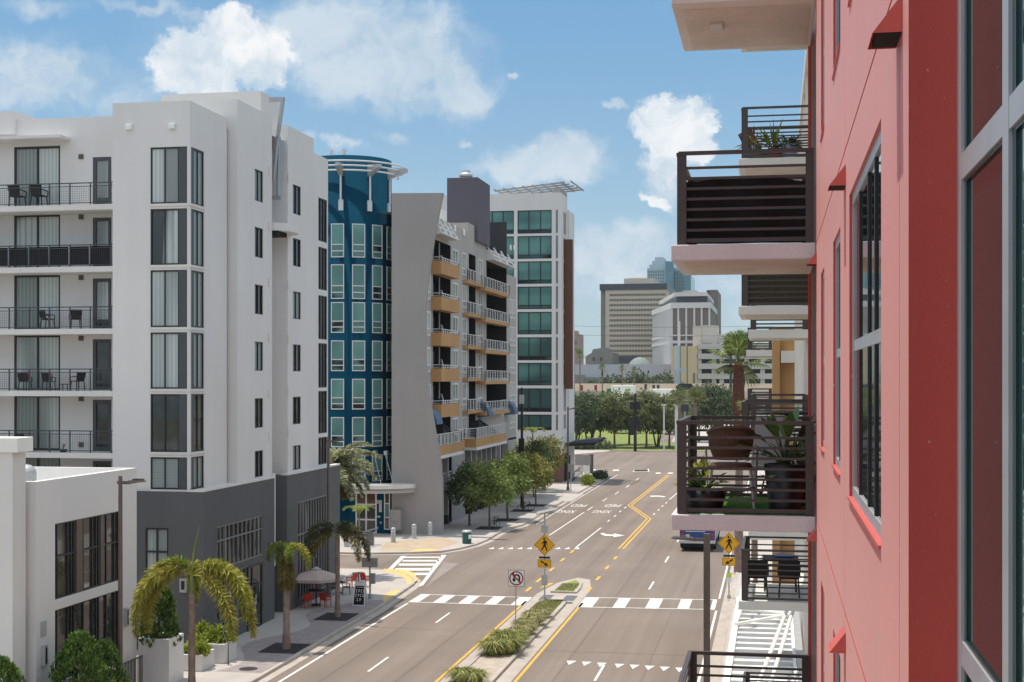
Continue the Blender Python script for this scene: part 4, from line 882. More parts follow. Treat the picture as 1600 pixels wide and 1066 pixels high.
for a, b, z0, z1 in wins:
    if z0 < 8 or z0 > 17.5: continue
    va = (.27, .46, .75) if b - a > 2 else ((.5,) if b - a > 1 else ())
    o = window(RB, Fw, a, b, z0, z1, .03, 'aluminium', 'glass_dark', hb=(.5,), fw=.05, ft=.012, fh=.065, name='window')
    for t_ in va:
        for y_ in (z0 + .065, (z0 + z1) / 2 + .033): g = MB(); a_ = a + (b - a) * t_; g.fbox(Fw, a_ - .035, a_ + .035, y_, y_ + (z1 - z0) / 2 - .1, .024, .029); g.fbox(Fw, a_ - .02, a_ + .02, y_, y_ + (z1 - z0) / 2 - .1, .020, .0245); g.build('sash', 'black_frame', o)
    g = MB(); g.fbox(Fw, a, b, z0 - .012, z0 + .004, -.012, .03); g.build('sill', 'red_trim', o)
# wedge shaped scuppers sitting on the joints
for y in (5.33, 9.39, 15.7):
    for z in (8.24, 11.24, 14.24, 17.24):
        g = MB(); p = Fw(y - .13, z, -.001), Fw(y + .13, z, -.001), Fw(y + .13, z, -.105), Fw(y - .13, z, -.105), Fw(y - .13, z + .135, -.001), Fw(y + .13, z + .135, -.001)
        g.quad(p[3], p[2], p[5], p[4]); g.quad(p[0], p[3], p[4]); g.quad(p[1], p[2], p[5]); o = g.build('scupper', 'red_trim', RB)
        g = MB(); g.fbox(Fw, y - .12, y + .12, z + .003, z + .02, -.09, 0); g.build('scupper_mouth', 'recess_dark', o)
# curtain wall beside the camera
gx = .615; F2 = west(gx); m = MB(); k_ = MB()
for z0, z1 in ((11.2, 11.28), (12.05, 12.13), (13.66, 13.745), (14.9, 14.98), (15.52, 15.6)): m.fbox(F2, -3, YN - .001, z0, z1, -.005, .003); k_.fbox(F2, -3, YN - .002, z0 - .012, z1 + .012, .003, .011)
for y0, y1 in ((YN - .11, YN - .001), (3.90, 4.0), (2.6, 2.7), (1.2, 1.3), (-.2, -.1)): m.fbox(F2, y0, y1, 11.2, 15.6, -.007, .004); k_.fbox(F2, y0 - .05, y1 + .0, 11.2, 15.6, .004, .012)
o = m.build('curtain_wall', 'aluminium', RB); k_.build('gasket', 'gasket_teal', o)
m = MB(); m.fbox(F2, -3, YN, 11.2, 15.6, .0115, .018); m.build('pane', 'glass_teal', o)
def slat_balcony(parent, X0, X1, y0, y1, z, slab, bars=8, thick=.175, far=True, post=.09, rail=True, h=1.05):
    m = MB(); m.box(X0, X1, y0, y1, z - thick, z); b = m.build('balcony', [slab], parent, bevel=.012)
    m = MB(); m.box(X0 + .12, X1 - .05, y0 + .25, y1 - .1, z - thick - .004, z - thick - .001); m.build('soffit', 'soffit', b)
    if not rail: return b
    g = MB(); xl, xr, yf, yb = X0 + .08, X1 - .02, y0 + .06, y1 - .08
    def side(p, q):
        p, q = Vector((*p, 0)), Vector((*q, 0)); d = (q - p).normalized() * post
        g.bar(p + Vector((0, 0, z + h - .02)), q + Vector((0, 0, z + h - .02)), .055, .04)
        for s in (p, q - d): g.bar(s + d / 2 + Vector((0, 0, z)), s + d / 2 + Vector((0, 0, z + h - .04)), .04 if abs(d.y) > .01 else post, post if abs(d.y) > .01 else .04)
        for i in range(bars): zb = z + .05 + (h - .12) * i / bars; g.bar(p + d + Vector((0, 0, zb)), q - d + Vector((0, 0, zb)), .012, .030 if i else .045)
    side((xl, yf), (xr, yf)); side((xl, yf + .06), (xl, yb)); 
    if far: side((xl, yb), (xr, yb))
    g.build('railing', 'bronze_rail', b); return b
for z in (5.48, 8.48, 11.48, 14.50): slat_balcony(RB, -1.14, .449, 15.84, 18.15, z, 'slab_pink')
b = slat_balcony(RB, -1.14, .449, 15.84, 18.15, 17.37, 'slab_white', rail=False)
g = MB(); g.box(-.75, -.6, 16.7, 17.0, 17.16, 17.19); g.build('ceiling_lamp', 'slab_white', b)

# ================================================================== white and ochre apartment building further along on the right
EB = thing('ochre_white_apartment_building', 'white apartment building with ochre bay and dark slatted balconies beyond the red building', 'building', (1, 18.3, 0))
EX = 1.0
m = MB(); hs = []
for k in range(14):
    for z in (5.6, 8.6, 11.6, 14.6, 17.6): hs.append((20 + 3.4 * k, 21.6 + 3.4 * k, z, z + 2.1, .12))
wall(m, west(EX), 18.3, 67, 0, 22.3, hs)
for k in range(15): m.box(EX - .08, EX + .01, 18.9 + 3.4 * k, 19.2 + 3.4 * k, 4.6, 22.0)
m.box(EX, 12, 18.3, 18.4, 18, 22.3); m.quad((EX, 18.3, 22.3), (12, 18.3, 22.3), (12, 67, 22.3), (EX, 67, 22.3)); m.box(EX - .12, EX + .02, 18.3, 67, 22.1, 22.5)
m.build('wall', 'slab_white', EB)
for h in hs:
    if h[0] > 30: window(EB, west(EX), h[0], h[1], h[2], h[3], .08, 'aluminium', 'glass_dark', va=(.5,), fw=.06)
m = MB(); m.box(-.1, .25, 67, 74, 0, 15.4); m.box(.25, 4, 67.5, 74, 0, 15.4); m.build('ochre_bay', 'ochre_stucco', EB)
m = MB(); m.box(.3, 1.0, 66.6, 67.5, 13.75, 14.3); m.build('bay_balcony', 'slab_white', EB)
for z in (5.48, 8.48, 11.48, 14.48, 17.48): 
    b = slat_balcony(EB, -.72, EX, 29., 31.6, z, 'slab_white', post=.11)
    if z == 14.48:
        g = MB(); g.box(-.6, EX, 29.13, 29.15, z + .06, z + 1.0); g.build('privacy_screen', 'bamboo_screen', b)
slat_balcony(EB, -.72, EX, 29., 31.8, 20.45, 'slab_white', rail=False)
for z in (8.48, 11.48, 14.45): slat_balcony(EB, -.76, EX, 42.3, 45, z, 'slab_white', post=.12, thick=.25)
for z in (11.48, 14.35): slat_balcony(EB, -1.3, -.1, 67, 70.5, z, 'slab_white', post=.14, thick=.3)
# glass and steel street canopy below
K = thing('entrance_canopy', 'white steel street canopy with louvres and tie rods along the right pavement', 'canopy', (-.2, 45, 4.5))
x0, x1, y0, y1, z = -1.42, .55, 30, 55, 4.5
m = MB(); m.box(x0, x0 + .2, y0, y1, z - .25, z + .1); m.box(x1, x1 + .09, y0, y1, z - .25, z + .1)
m.build('frame', 'roof_white', K)
g = MB()
for k in range(27): yy = y0 + .3 + k * .93; g.box(x0 + .22, x1 - .01, yy, yy + .12, z - .05, z + .1)
g.build('louvres', 'aluminium', K)
g = MB(); g.quad((x0 + .2, y0, z + .0), (x1, y0, z), (x1, y1, z), (x0 + .2, y1, z)); g.build('glass_panel', 'roof_white', K)
for p, q in (((-1.05, 30, 4.7), (.85, 47, 6.6)), ((-.65, 30, 4.7), (.95, 47, 6.6)), ((-1.3, 48.6, 4.6), (-.5, 53.5, 6.4)), ((-1.3, 48.2, 4.7), (.5, 50.2, 4.75)), ((-1.3, 51.6, 4.7), (.5, 50.6, 4.7))):
    g = MB(); g.tube([p, q], .055, 10); g.build('tie_rod', 'roof_white', K)
g = MB(); g.box(x1 + .1, EX - .13, y0, y1, z - .3, z + .05); g.build('gutter_box', 'galvanised', K)
m = MB(); m.box(-1.72, -1.6, 20, 56, .13, 1.0); tag(m.build('low_wall', 'slab_white'), 'low pale wall along the right pavement under the canopy edge', 'wall')

# ================================================================== downtown skyline
def block(name, label, X0, X1, Y, depth, z1, wallm, **kw):
    t = thing(name, label, 'building', ((X0 + X1) / 2, Y, 0)); m = MB(); m.box(X0, X1, Y, Y + depth, -1, z1); m.build('wall', wallm, t); return t
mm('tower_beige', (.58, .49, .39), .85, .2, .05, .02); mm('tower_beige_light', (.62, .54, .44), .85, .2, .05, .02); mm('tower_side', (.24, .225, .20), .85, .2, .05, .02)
mm('tower_dark', (.055, .06, .075), .4, .4, .1, .05); mm('tower_brown', (.19, .155, .135), .7, .3, .06, .02); mm('tower_pale', (.60, .58, .57), .8, .2, .04, .02)
mm('tower_glass', (.10, .22, .27), .15, .6, .25, .06); mm('tower_window', (.045, .045, .05), .3, .5, .3, .1); mm('tower_blue_pale', (.36, .45, .50), .5, .4, .05, .05)
mm('garage_cream', (.62, .48, .30), .85, .2, .05, .02); mm('garage_pale', (.55, .50, .45), .85, .2, .05, .02); mm('arena_wall', (.42, .43, .47), .8, .2, .04, .03); mm('arena_roof', (.21, .24, .225), .7, .2, .04, .03)
mm('stone', (.25, .235, .22), .9, .2, .1, .1); mm('highway_wall', (.60, .50, .38), .85, .2, .06, .1); mm('pink_stone', (.36, .26, .23), .9, .2)
Y = 700; X = lambda u: xy(u, Y); Zv = lambda v, u: zz(v, xy(u, Y), Y)
t = thing('office_tower', 'tall beige office tower with rows of small windows and a dark top band', 'building', (X(990), Y, 0))
m = MB(); m.box(X(946), X(1041.5), Y, Y + 60, -1, Zv(453, 990)); m.build('wall', 'tower_beige', t)
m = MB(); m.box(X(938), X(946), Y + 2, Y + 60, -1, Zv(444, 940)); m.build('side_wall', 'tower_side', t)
m = MB(); m.box(X(938) - .3, X(1041.5) + .2, Y - .5, Y + 60, Zv(453, 990), Zv(443.5, 990)); m.build('top_band', 'tower_dark', t)
m = MB(); m.box(X(970), X(1018.5), Y + 15, Y + 45, Zv(450, 990), Zv(432, 990)); m.box(X(975), X(1005), Y + 18, Y + 40, Zv(450, 990), Zv(430, 990)); m.build('roof_penthouse', 'tower_beige_light', t)
for k in range(13):
    g = MB(); z = Zv(459 + k * 7.95, 990)
    for i in range(38): a = X(952.5) + (X(1041) - X(952.5)) * i / 38; g.box(a, a + .42, Y - .12, Y - .02, z - 1.15, z)
    g.build('window_row', 'tower_window', t)
g = MB(); g.box(X(957), X(1003), Y - .3, Y, Zv(568, 990), Zv(557, 990)); g.build('arcade', 'tower_dark', t)
Y = 1000
t = thing('glass_tower', 'blue-green stepped glass skyscraper with twin spires behind the beige tower', 'building', (X(1045), Y, 0))
m = MB()
for u0, u1, v, d in ((1011, 1041, 419, 0), (1014, 1041, 413, 2), (1018, 1039, 407, 4), (1022, 1036, 401, 6)): m.box(X(u0), X(u1), Y + d, Y + 60 - d, -1, Zv(v, 1040))
m.box(X(1052), X(1070), Y + 2, Y + 60, -1, Zv(418, 1060)); m.build('wall', 'tower_blue_pale', t)
m = MB(); m.box(X(1040.5), X(1053), Y - 3, Y + 60, -1, Zv(409, 1045)); m.box(X(1069), X(1079.5), Y, Y + 50, -1, Zv(430, 1075)); m.build('glass_face', 'tower_glass', t)
m = MB()
for u in (1025, 1029.5): m.tube([(X(u), Y + 20, Zv(404, 1026)), (X(u), Y + 20, Zv(393, 1026))], [.9, .15], 6)
m.build('spire', 'tower_pale', t)
for k in range(24):
    z = Zv(423 + k * 5.2, 1030)
    for u0, u1 in ((1013, 1039), (1054, 1069)):
        g = MB(); n = int((u1 - u0) / 3.4)
        for i in range(n): a = X(u0 + (u1 - u0) * i / n); g.box(a, a + .8, Y - .35, Y - .02 + (2.1 if u0 > 1050 else 0), z - 1.5, z)
        g.build('window_row', 'tower_glass', t)
Y = 650
t = thing('brown_tower', 'dark brown slab tower with a dark vertical stripe behind the white striped block', 'building', (X(1100), Y, 0))
m = MB(); m.box(X(1046), X(1104), Y, Y + 40, -1, Zv(458, 1080)); m.box(X(1109.5), X(1121.5), Y - 2, Y + 40, -1, Zv(453.5, 1110)); m.build('wall', 'tower_brown', t)
m = MB(); m.box(X(1104), X(1109.5), Y + .5, Y + 40, -1, Zv(453.5, 1110)); m.build('stripe', 'tower_dark', t); m = MB(); m.box(X(1065), X(1076), Y - .5, Y + 1, Zv(468, 1070), Zv(456, 1070)); m.build('roof_sign_panel', 'garage_pale', t)
m = MB(); m.box(X(1066), X(1088), Y + 5, Y + 25, 30, Zv(453, 1070)); m.build('roof_penthouse', 'tower_pale', t)
Y = 560
t = thing('striped_office_block', 'white office block with close vertical fins and an overhanging flat roof', 'building', (X(1050), Y, 0))
cx = X(1048.5); lx = X(1000.5); ly = Y + 62; F1 = FR((cx, Y, 0), Vector((lx - cx, ly - Y, 0)).normalized(), Vector((ly - Y, -(lx - cx), 0)).normalized()); LN = math.hypot(lx - cx, ly - Y)
zt, zl = Zv(482, 1050), Zv(536, 1050)
rx = X(1109)
m = MB(); m.prism([(cx, Y, -1), (rx, Y, -1), (rx, ly, -1), (lx, ly, -1)], (0, 0, zt + 1)); m.build('wall', 'tower_brown', t)
m = MB()
for k in range(17): a = LN * k / 16; m.fbox(F1, max(a - .75, 0), min(a + .75, LN), -1, zt, -.5, .3)
for u in (1048.5, 1058.5, 1071, 1083.5, 1095, 1107): m.box(X(u), X(u) + .7, Y - .6, Y + .2, -1, zt)
m.build('fins', 'tower_pale', t)
m = MB()
for z0, z1 in ((zt, zt + 2.2), (zl - .2, zl + .9), (zl + 2.6, zl + 3.2)): m.prism([(cx, Y - .9, z0), (rx + .5, Y - .9, z0), (rx + .5, ly, z0), (lx - .8, ly, z0)], (0, 0, z1 - z0))
m.build('band', 'tower_pale', t)
m = MB(); m.prism([(cx + 2, Y + 2, zt + 2.2), (rx - 1, Y + 2, zt + 2.2), (rx - 1, ly, zt + 2.2), (lx + 4, ly, zt + 2.2)], (0, 0, 2.6)); m.build('roof_storey', 'tower_dark', t)
m = MB(); m.prism([(cx + 1.2, Y, zt + 4.8), (rx - 1, Y, zt + 4.8), (rx - 1, ly, zt + 4.8), (lx + 2.5, ly, zt + 4.8)], (0, 0, 1.5)); m.build('roof', 'tower_pale', t)
Y = 520
t = thing('parking_garage', 'cream and grey parking garage with open decks and a blank cream stair tower', 'building', (X(1130), Y, 0))
m = MB(); m.box(X(1049), X(1090), Y, Y + 30, -1, Zv(541, 1070)); m.build('stair_tower', 'garage_cream', t)
g = MB(); g.box(X(1062), X(1063.5), Y - .1, Y, 3, Zv(541, 1070)); g.box(X(1073), X(1074.5), Y - .1, Y, 3, Zv(541, 1070)); g.box(X(1083), X(1086), Y - .2, Y, 2, Zv(583, 1070)); g.build('stair_slots', 'tower_brown', t)
m = MB(); m.box(X(1081), X(1094), Y + 6, Y + 20, -1, Zv(508.5, 1090)); m.box(X(1094), X(1120), Y + 6.5, Y + 20, -1, Zv(507.5, 1090)); m.box(X(1094), X(1152), Y + 7, Y + 25, -1, Zv(522, 1100)); m.build('lift_tower', 'garage_pale', t)
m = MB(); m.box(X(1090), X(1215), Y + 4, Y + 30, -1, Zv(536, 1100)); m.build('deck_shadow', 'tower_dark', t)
for k in range(5):
    g = MB(); z = Zv(537 + 15.6 * k, 1110); g.box(X(1089), X(1215), Y + .0, Y + 4.2, z - 2.0, z); g.build('parapet_deck', 'garage_pale', t)
g = MB()
for u in (1089, 1112, 1124, 1150, 1163, 1188, 1206): g.box(X(u), X(u) + 1.6, Y + .6, Y + 4.1, -1, Zv(536, 1100))
g.build('columns', 'garage_pale', t)
Y = 620
t = thing('stone_hall', 'low dark stone building with a gabled front left of the beige tower', 'building', (X(935), Y, 0)); m = MB()
m.prism([(X(915), Y, -1), (X(957), Y, -1), (X(957), Y, Zv(551, 940)), (X(945), Y, Zv(551, 940)), (X(944), Y, Zv(543, 940)), (X(926), Y, Zv(546, 930)), (X(925), Y, Zv(551, 930)), (X(915), Y, Zv(557, 920))], (0, 25, 0)); m.build('wall', 'stone', t)
for u in (926, 938): g = MB(); g.box(X(u), X(u + 3), Y - .2, Y, Zv(564, 930), Zv(558.5, 930)); g.build('window', 'tower_dark', t)
Y = 540
t = thing('arena_hall', 'long pale lavender hall wall with a low green-grey domed roof below the towers', 'building', (X(980), Y, 0))
m = MB(); m.box(X(880), X(1049), Y, Y + 40, -1, Zv(569.5, 980)); m.build('wall', 'arena_wall', t)
m = MB(); rr = (X(1001) - X(972)) * .62; m.lathe([(rr, Zv(570, 990)), (rr * .8, Zv(564, 990)), (rr * .45, Zv(559, 990)), (.01, Zv(557, 990))], (X(995), Y + 12, 0), 20); m.build('roof', 'arena_roof', t)
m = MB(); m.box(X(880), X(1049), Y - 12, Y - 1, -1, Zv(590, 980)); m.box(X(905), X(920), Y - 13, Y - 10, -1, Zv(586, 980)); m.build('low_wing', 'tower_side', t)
Y = 800
t = block('pink_building', 'small pinkish brown block just right of the brown hotel panel', X(880), X(904.5), Y, 20, Zv(522, 900), 'pink_stone'); g = MB(); g.box(X(885), X(899), Y + 2, Y + 15, 5, Zv(516.5, 895)); g.build('roof', 'pink_stone', t)
# elevated highway
Y = 430
t = thing('highway_overpass', 'elevated highway with long cream parapet walls crossing behind the trees', 'overpass', (X(1000), Y, 0))
m = MB(); m.box(-220, 160, Y, Y + .6, 7.6, zz(599.5, -40, Y)); m.build('far_parapet', 'highway_wall', t)
m = MB(); m.box(-220, 160, 408, Y + .7, 6.8, 9.2); m.build('deck', 'kerb_concrete', t)
m = MB(); m.box(-220, 160, 407.4, 408, 6.6, zz(611.5, -38, 407.5)); m.build('near_parapet', 'kerb_concrete', t)
for k in range(8):
    g = MB(); g.box(-170 + 40 * k, -168 + 40 * k, 410, 426, -1, 6.8); g.build('pier', 'kerb_concrete', t)

# ================================================================== plants
def leafquad(mb, c, d, up, l, w, mi=0):
    d = d.normalized(); s = d.cross(up)
    s = s.normalized() * w / 2 if s.length > 1e-4 else Vector((w / 2, 0, 0))
    p = c + d * l * .45; n = s.cross(d).normalized() * l * .12
    mb.add([c - s * .3, c + s * .3, p + s + n, c + d * l, p - s + n], ((0, 1, 2, 4), (2, 3, 4)), mi)
def rv(rnd): 
    while True:
        v = Vector((rnd.uniform(-1, 1), rnd.uniform(-1, 1), rnd.uniform(-1, 1)))
        if .05 < v.length < 1: return v.normalized()
def crown(mb, rnd, c, rx, rz, ncl, nl, ls, lw, csize, shell=.55, droop=.3, mi=0, flat=1.):
    for i in range(ncl):
        d = rv(rnd); k = shell + (1 - shell) * rnd.random() ** .7; lump = 1 + .22 * math.sin(d.x * 3.1 + d.y * 2.3 + i * .01) * math.cos(d.z * 2.7 + d.x)
        cc = Vector(c) + Vector((d.x * rx, d.y * rx, d.z * rz * (1 if d.z > 0 else .8))) * k * lump; cs = csize * rnd.uniform(.6, 1.35)
        for j in range(nl):
            o = rv(rnd) * cs * rnd.random() ** .5; o.z *= flat
            dd = (o.normalized() * .5 + d * .5 + rv(rnd) * .9 + Vector((0, 0, -droop))); leafquad(mb, cc + o, dd, rv(rnd), ls * rnd.uniform(.7, 1.3), lw * rnd.uniform(.8, 1.2), mi)
def tree_proto(name, seed, h, rx, rz, ncl, nl, ls, lw, cs, leaf, trunk_h, tr=.09, limbs=6, lean=0., droop=.3, stems=1):
    rnd = random.Random(seed); t = thing(name, None, None); mb = MB(); cz = h - rz
    for s in range(stems):
        a = rnd.random() * 6.3; off = Vector((math.cos(a), math.sin(a), 0)) * (.0 if stems == 1 else .25)
        top = Vector((lean, 0, trunk_h)) + off * 3
        mb.tube([off, off + (top - off) * .5 + Vector((rnd.uniform(-.05, .05), .03, 0)), top], [tr * 1.25, tr, tr * .8], 7)
        for i in range(limbs):
            d = rv(rnd); e = Vector((d.x * rx * .75, d.y * rx * .75, cz + d.z * rz * .55)); e.z = max(e.z, trunk_h + .3); mid = top.lerp(e, .5) + Vector((0, 0, .12 * rz)) + rv(rnd) * .1
            mb.tube([top - Vector((0, 0, .2)), mid, e], [tr * .6, tr * .38, tr * .12], 5, cap=False)
    mb.build('trunk', 'bark', t); mb = MB(); crown(mb, rnd, (lean, 0, cz), rx, rz, ncl, nl, ls, lw, cs, droop=droop); mb.build('crown', leaf, t); return t
# street trees in front of the taupe building
t1 = tree_proto('street_tree', 11, 5.7, 2.05, 2.1, 95, 44, .30, .12, .55, 'leaf_tree', 2.0, .085, droop=.5)
t2 = tree_proto('street_tree', 12, 5.4, 1.9, 1.9, 80, 42, .28, .11, .5, 'leaf_olive', 2.1, .08, droop=.4)
t3 = tree_proto('street_tree', 13, 5.4, 1.9, 2.0, 95, 44, .28, .12, .5, 'leaf_dark', 2.0, .085, droop=.4)
GS = 'street trees along the far left pavement'
place(t1, 0, (-24.1, 118.7, .13), .3, 'bright green street tree in the first mulch pit, nearest the green bin', GS, 1., 'tree')
place(t3, 0, (-26.2, 120.3, .13), 1.1, 'dark green street tree close against the taupe wall corner, leftmost of the row', GS, 1.02, 'tree')
place(t1, 1, (-23.9, 126.0, .13), 2.1, 'mid green street tree in the second mulch pit, behind the leaning bicycle', GS, 1.06, 'tree')
place(t2, 0, (-24.1, 135.2, .13), .5, 'yellowish street tree in the third mulch pit with a bicycle at its trunk', GS, 1.1, 'tree')
place(t2, 1, (-23.8, 141., .13), 2.6, 'yellow-green slim street tree in the fourth mulch pit before the driveway', GS, .95, 'tree')
place(t3, 1, (-26.0, 152.5, .03), 3.3, 'dark bushy tree by the driveway in front of the hotel corner', GS, 1.15, 'tree')
place(t2, 1, (-26.0, 160., .13), 4.2, 'olive tree beside the hotel entrance canopy, farthest of the pavement row', GS, 1.2, 'tree')
# row of trees on the far lawn
f1 = tree_proto('park_tree', 21, 10.3, 3.6, 3.8, 150, 36, .55, .24, .95, 'leaf_far', 2.8, .2, 9, droop=.3)
f2 = tree_proto('park_tree', 22, 10.6, 3.8, 3.9, 150, 36, .55, .24, 1.0, 'leaf_far_dark', 2.6, .18, 8, droop=.3, stems=3)
GF = 'trees on the lawn at the end of the street'
far = [(f2, 900, 258, .95, 'dark multi-stemmed park tree just right of the hotel wall'), (f2, 921, 262, .98, 'dark park tree behind the brown sign pillar on the lawn'), (f1, 938, 270, .95, 'olive green park tree between the two dark ones and the thick trunk'), (f1, 960, 262, 1.0, 'large park tree with a thick dark trunk left of the black signal pole'),
       (f1, 983, 275, .98, 'park tree directly behind the tall black signal pole'), (f1, 1010, 262, 1.0, 'rounded olive park tree right of the black signal pole'), (f2, 1027, 268, .93, 'dense park tree behind the white lamp post on the lawn'), (f1, 1046, 262, .96, 'park tree whose branches fork low beside the pale path'), (f2, 1074, 300, 1.0, 'dark park tree behind the near balcony railing corner'), (f1, 1092, 290, 1.05, 'olive park tree left of the fan palm'), (f2, 1118, 270, 1.15, 'wide dark park tree half behind the slatted railings')]
seen = set()
for i, (p, u, y, s, lb) in enumerate(far): place(p, p.name in seen, (xy(u, y), y, .1), i * 1.3, lb, GF, s, 'tree'); seen.add(p.name)
hb = tree_proto('background_tree', 31, 6., 4.2, 2.9, 70, 36, .8, .36, 1.3, 'leaf_far_dark', 1.0, .2, 5)
GB = 'trees behind the highway wall'
for i, (u, s, lb) in enumerate(((935, 1.0, 'bushy background tree left of the tall palms behind the highway wall'), (955, 1.1, 'bushy background tree between two palms behind the highway wall'), (985, 1.25, 'largest background tree below the domed roof behind the highway wall'), (1030, 1.2, 'background tree under the striped block behind the highway wall'), (1046, .9, 'small background tree left of the big grey pole behind the highway wall'), (1075, .9, 'small background tree below the cream stair tower'))): place(hb, i > 0, (xy(u, 470), 470, 0), i, lb, GB, 1.72 * s, 'tree')
# clipped shrubs and conifers
def conifer(name, seed, h, r, n, leaf, ls=.16, lw=.06, kind=0):
    rnd = random.Random(seed); t = thing(name, None, None); mb = MB()
    for i in range(n):
        z = h * rnd.random() ** 1.15; rr = r * (1 - (z / h) ** 1.7) ** .55 * (.75 + .25 * rnd.random()); a = rnd.random() * 6.2832; lump = 1 + .16 * math.sin(a * 5 + z * 4)
        c = Vector((math.cos(a) * rr * lump, math.sin(a) * rr * lump, z)); out = Vector((math.cos(a), math.sin(a), 0))
        for j in range(9): leafquad(mb, c + rv(rnd) * .07, out * .35 + Vector((0, 0, .9)) + rv(rnd) * .45, rv(rnd), ls * rnd.uniform(.7, 1.3), lw, 0)
    mb.build('crown', leaf, t); g = MB(); g.tube([(0, 0, 0), (0, 0, h * .8)], [.06, .02], 6); g.build('trunk', 'bark', t); return t
s1 = conifer('conifer_shrub', 41, 3.2, 1.15, 900, 'leaf_conifer'); GC = 'conifer shrubs beside the small white building'
def spx(u, v, z): return gz(u, v, z)
place(s1, 0, (-24.9, 47.6, 0.3), 0, 'tall pointed green conifer shrub in front of the lower shop window', GC, 1.05, 'shrub')
place(s1, 1, (-24.95, 49.6, .4), 1.2, 'shorter conifer shrub tucked behind the tall one beside the lamp pole', GC, .82, 'shrub')
place(s1, 1, (-25.6, 43.4, .5), 2.3, 'conifer shrub cut off by the left edge of the view', GC, .95, 'shrub')
place(s1, 1, (-25.2, 46.4, .1), 3.0, 'low conifer shrub at the foot of the tall one', GC, .6, 'shrub')
s2 = conifer('planter_shrub', 43, 2.6, .75, 420, 'leaf_conifer', .2, .08)
place(s2, 0, (-25.75, 56.2, 1.7), .4, 'upright green shrub growing out of the big white planter', None, 1., 'shrub')
def bush(name, seed, r, h, ncl, nl, ls, lw, leaf, droop=-.3):
    rnd = random.Random(seed); t = thing(name, None, None); mb = MB(); crown(mb, rnd, (0, 0, h * .5), r, h * .5, ncl, nl, ls, lw, r * .3, droop=droop); mb.build('foliage', leaf, t); g = MB(); g.tube([(0, 0, 0), (0, 0, h * .5)], .04, 6); g.build('stem', 'bark', t); return t
b1 = bush('lime_bush', 51, .62, .8, 26, 26, .26, .10, 'leaf_lime'); GL = 'lime green plants in the white planters'
for i, (x, y, z, s, lb) in enumerate(((-25.3, 59.0, .75, .8, 'lime green plant in the middle planter behind the palm trunk'), (-25.5, 60.8, .9, .95, 'lime green plant in the rear planter, left one'), (-24.85, 60.9, .9, .85, 'lime green plant in the rear planter, right one'), (-25.0, 58.75, .75, .6, 'small lime plant at the corner of the middle planter'))): place(b1, i > 0, (x, y, z), i, lb, GL, s, 'plant')
b2 = bush('round_shrub', 53, .75, 1.2, 34, 28, .3, .12, 'leaf_lime')
x, y = gz(918, 760); place(b2, 0, (x, y, .1), 0, 'round yellow-green shrub on the kerb island by the parking sign', 'shrubs on the far kerb island', 1., 'shrub')
b3 = bush('round_shrub', 54, .8, 1.0, 34, 28, .3, .12, 'leaf_far_dark'); x, y = gz(938, 750); place(b3, 0, (x, y, .1), 0, 'round dark brown-green shrub beyond the yellow one', 'shrubs on the far kerb island', 1., 'shrub')
b4 = bush('low_hedge', 55, .9, .7, 30, 26, .2, .09, 'leaf_lime'); place(b4, 0, (-24.6, 51.6, .1), 0, 'low clipped yellowish hedge at the foot of the lamp pole', None, 1., 'hedge')
tag(bush('verge_shrub', 57, 3.2, 1.6, 40, 30, .5, .22, 'leaf_far_dark'), 'low dark ground shrub on the corner left of the lawn', 'shrub').location = (xy(925, 256), 256, 0)
# palms
def frond(mb, rnd, base, a, e0, L, droop, ll, n, mi=0, stiff=.3, w=.035, full=1, seg=12, early=False):
    """arching rachis with leaflets down both sides; full > 1 sets leaflets in several planes (foxtail)"""
    pts = []; p = Vector(base); e = e0; st = L / seg
    for i in range(seg + 1):
        pts.append(p.copy()); d = Vector((math.cos(a) * math.cos(e), math.sin(a) * math.cos(e), math.sin(e))); p = p + d * st; e -= droop * ((1.75 - 1.5 * i / seg) if early else (.35 + 1.3 * i / seg)) / seg
    mb.tube(pts, [.028 * (1 - .85 * i / seg) for i in range(seg + 1)], 4, mi, cap=False)
    for k in range(n):
        t = .14 + .86 * k / n; f = t * seg; i = min(int(f), seg - 1); c = pts[i].lerp(pts[i + 1], f - i); tan = (pts[i + 1] - pts[i]).normalized()
        side = tan.cross(Vector((0, 0, 1))); side = side.normalized() if side.length > .05 else Vector((-math.sin(a), math.cos(a), 0)); upv = side.cross(tan)
        lk = ll * (.45 + .55 * math.sin(math.pi * min(t * .9 + .12, 1))) * rnd.uniform(.85, 1.1)
        for s in (-1, 1):
            for q in range(full):
                lift = (q - (full - 1) / 2) * .8 if full > 1 else .25
                d = (side * s + tan * ((.42 if full > 1 else .75) + .2 * rnd.random()) + upv * lift + rv(rnd) * (.36 if full > 1 else .12)).normalized(); m1 = c + d * lk * .55 + Vector((0, 0, -stiff * lk * .12)); e1 = c + d * lk + Vector((0, 0, -stiff * lk * .6)); wv = d.cross(upv if full == 1 else rv(rnd)); wv = (wv.normalized() if wv.length > .05 else upv) * w / 2
                mb.add([c - wv * .5, c + wv * .5, m1 + wv, m1 - wv, e1], ((0, 1, 2, 3), (3, 2, 4)), mi)
mm('frond_yellow', (.46, .36, .06), .55, .35, .15, 1.3, isl=.5, trans=.3, hue=(.30, .32, .06))
mm('frond_lime', (.24, .28, .03), .5, .4, .12, 1.3, isl=.4, trans=.3, hue=(.36, .33, .05))
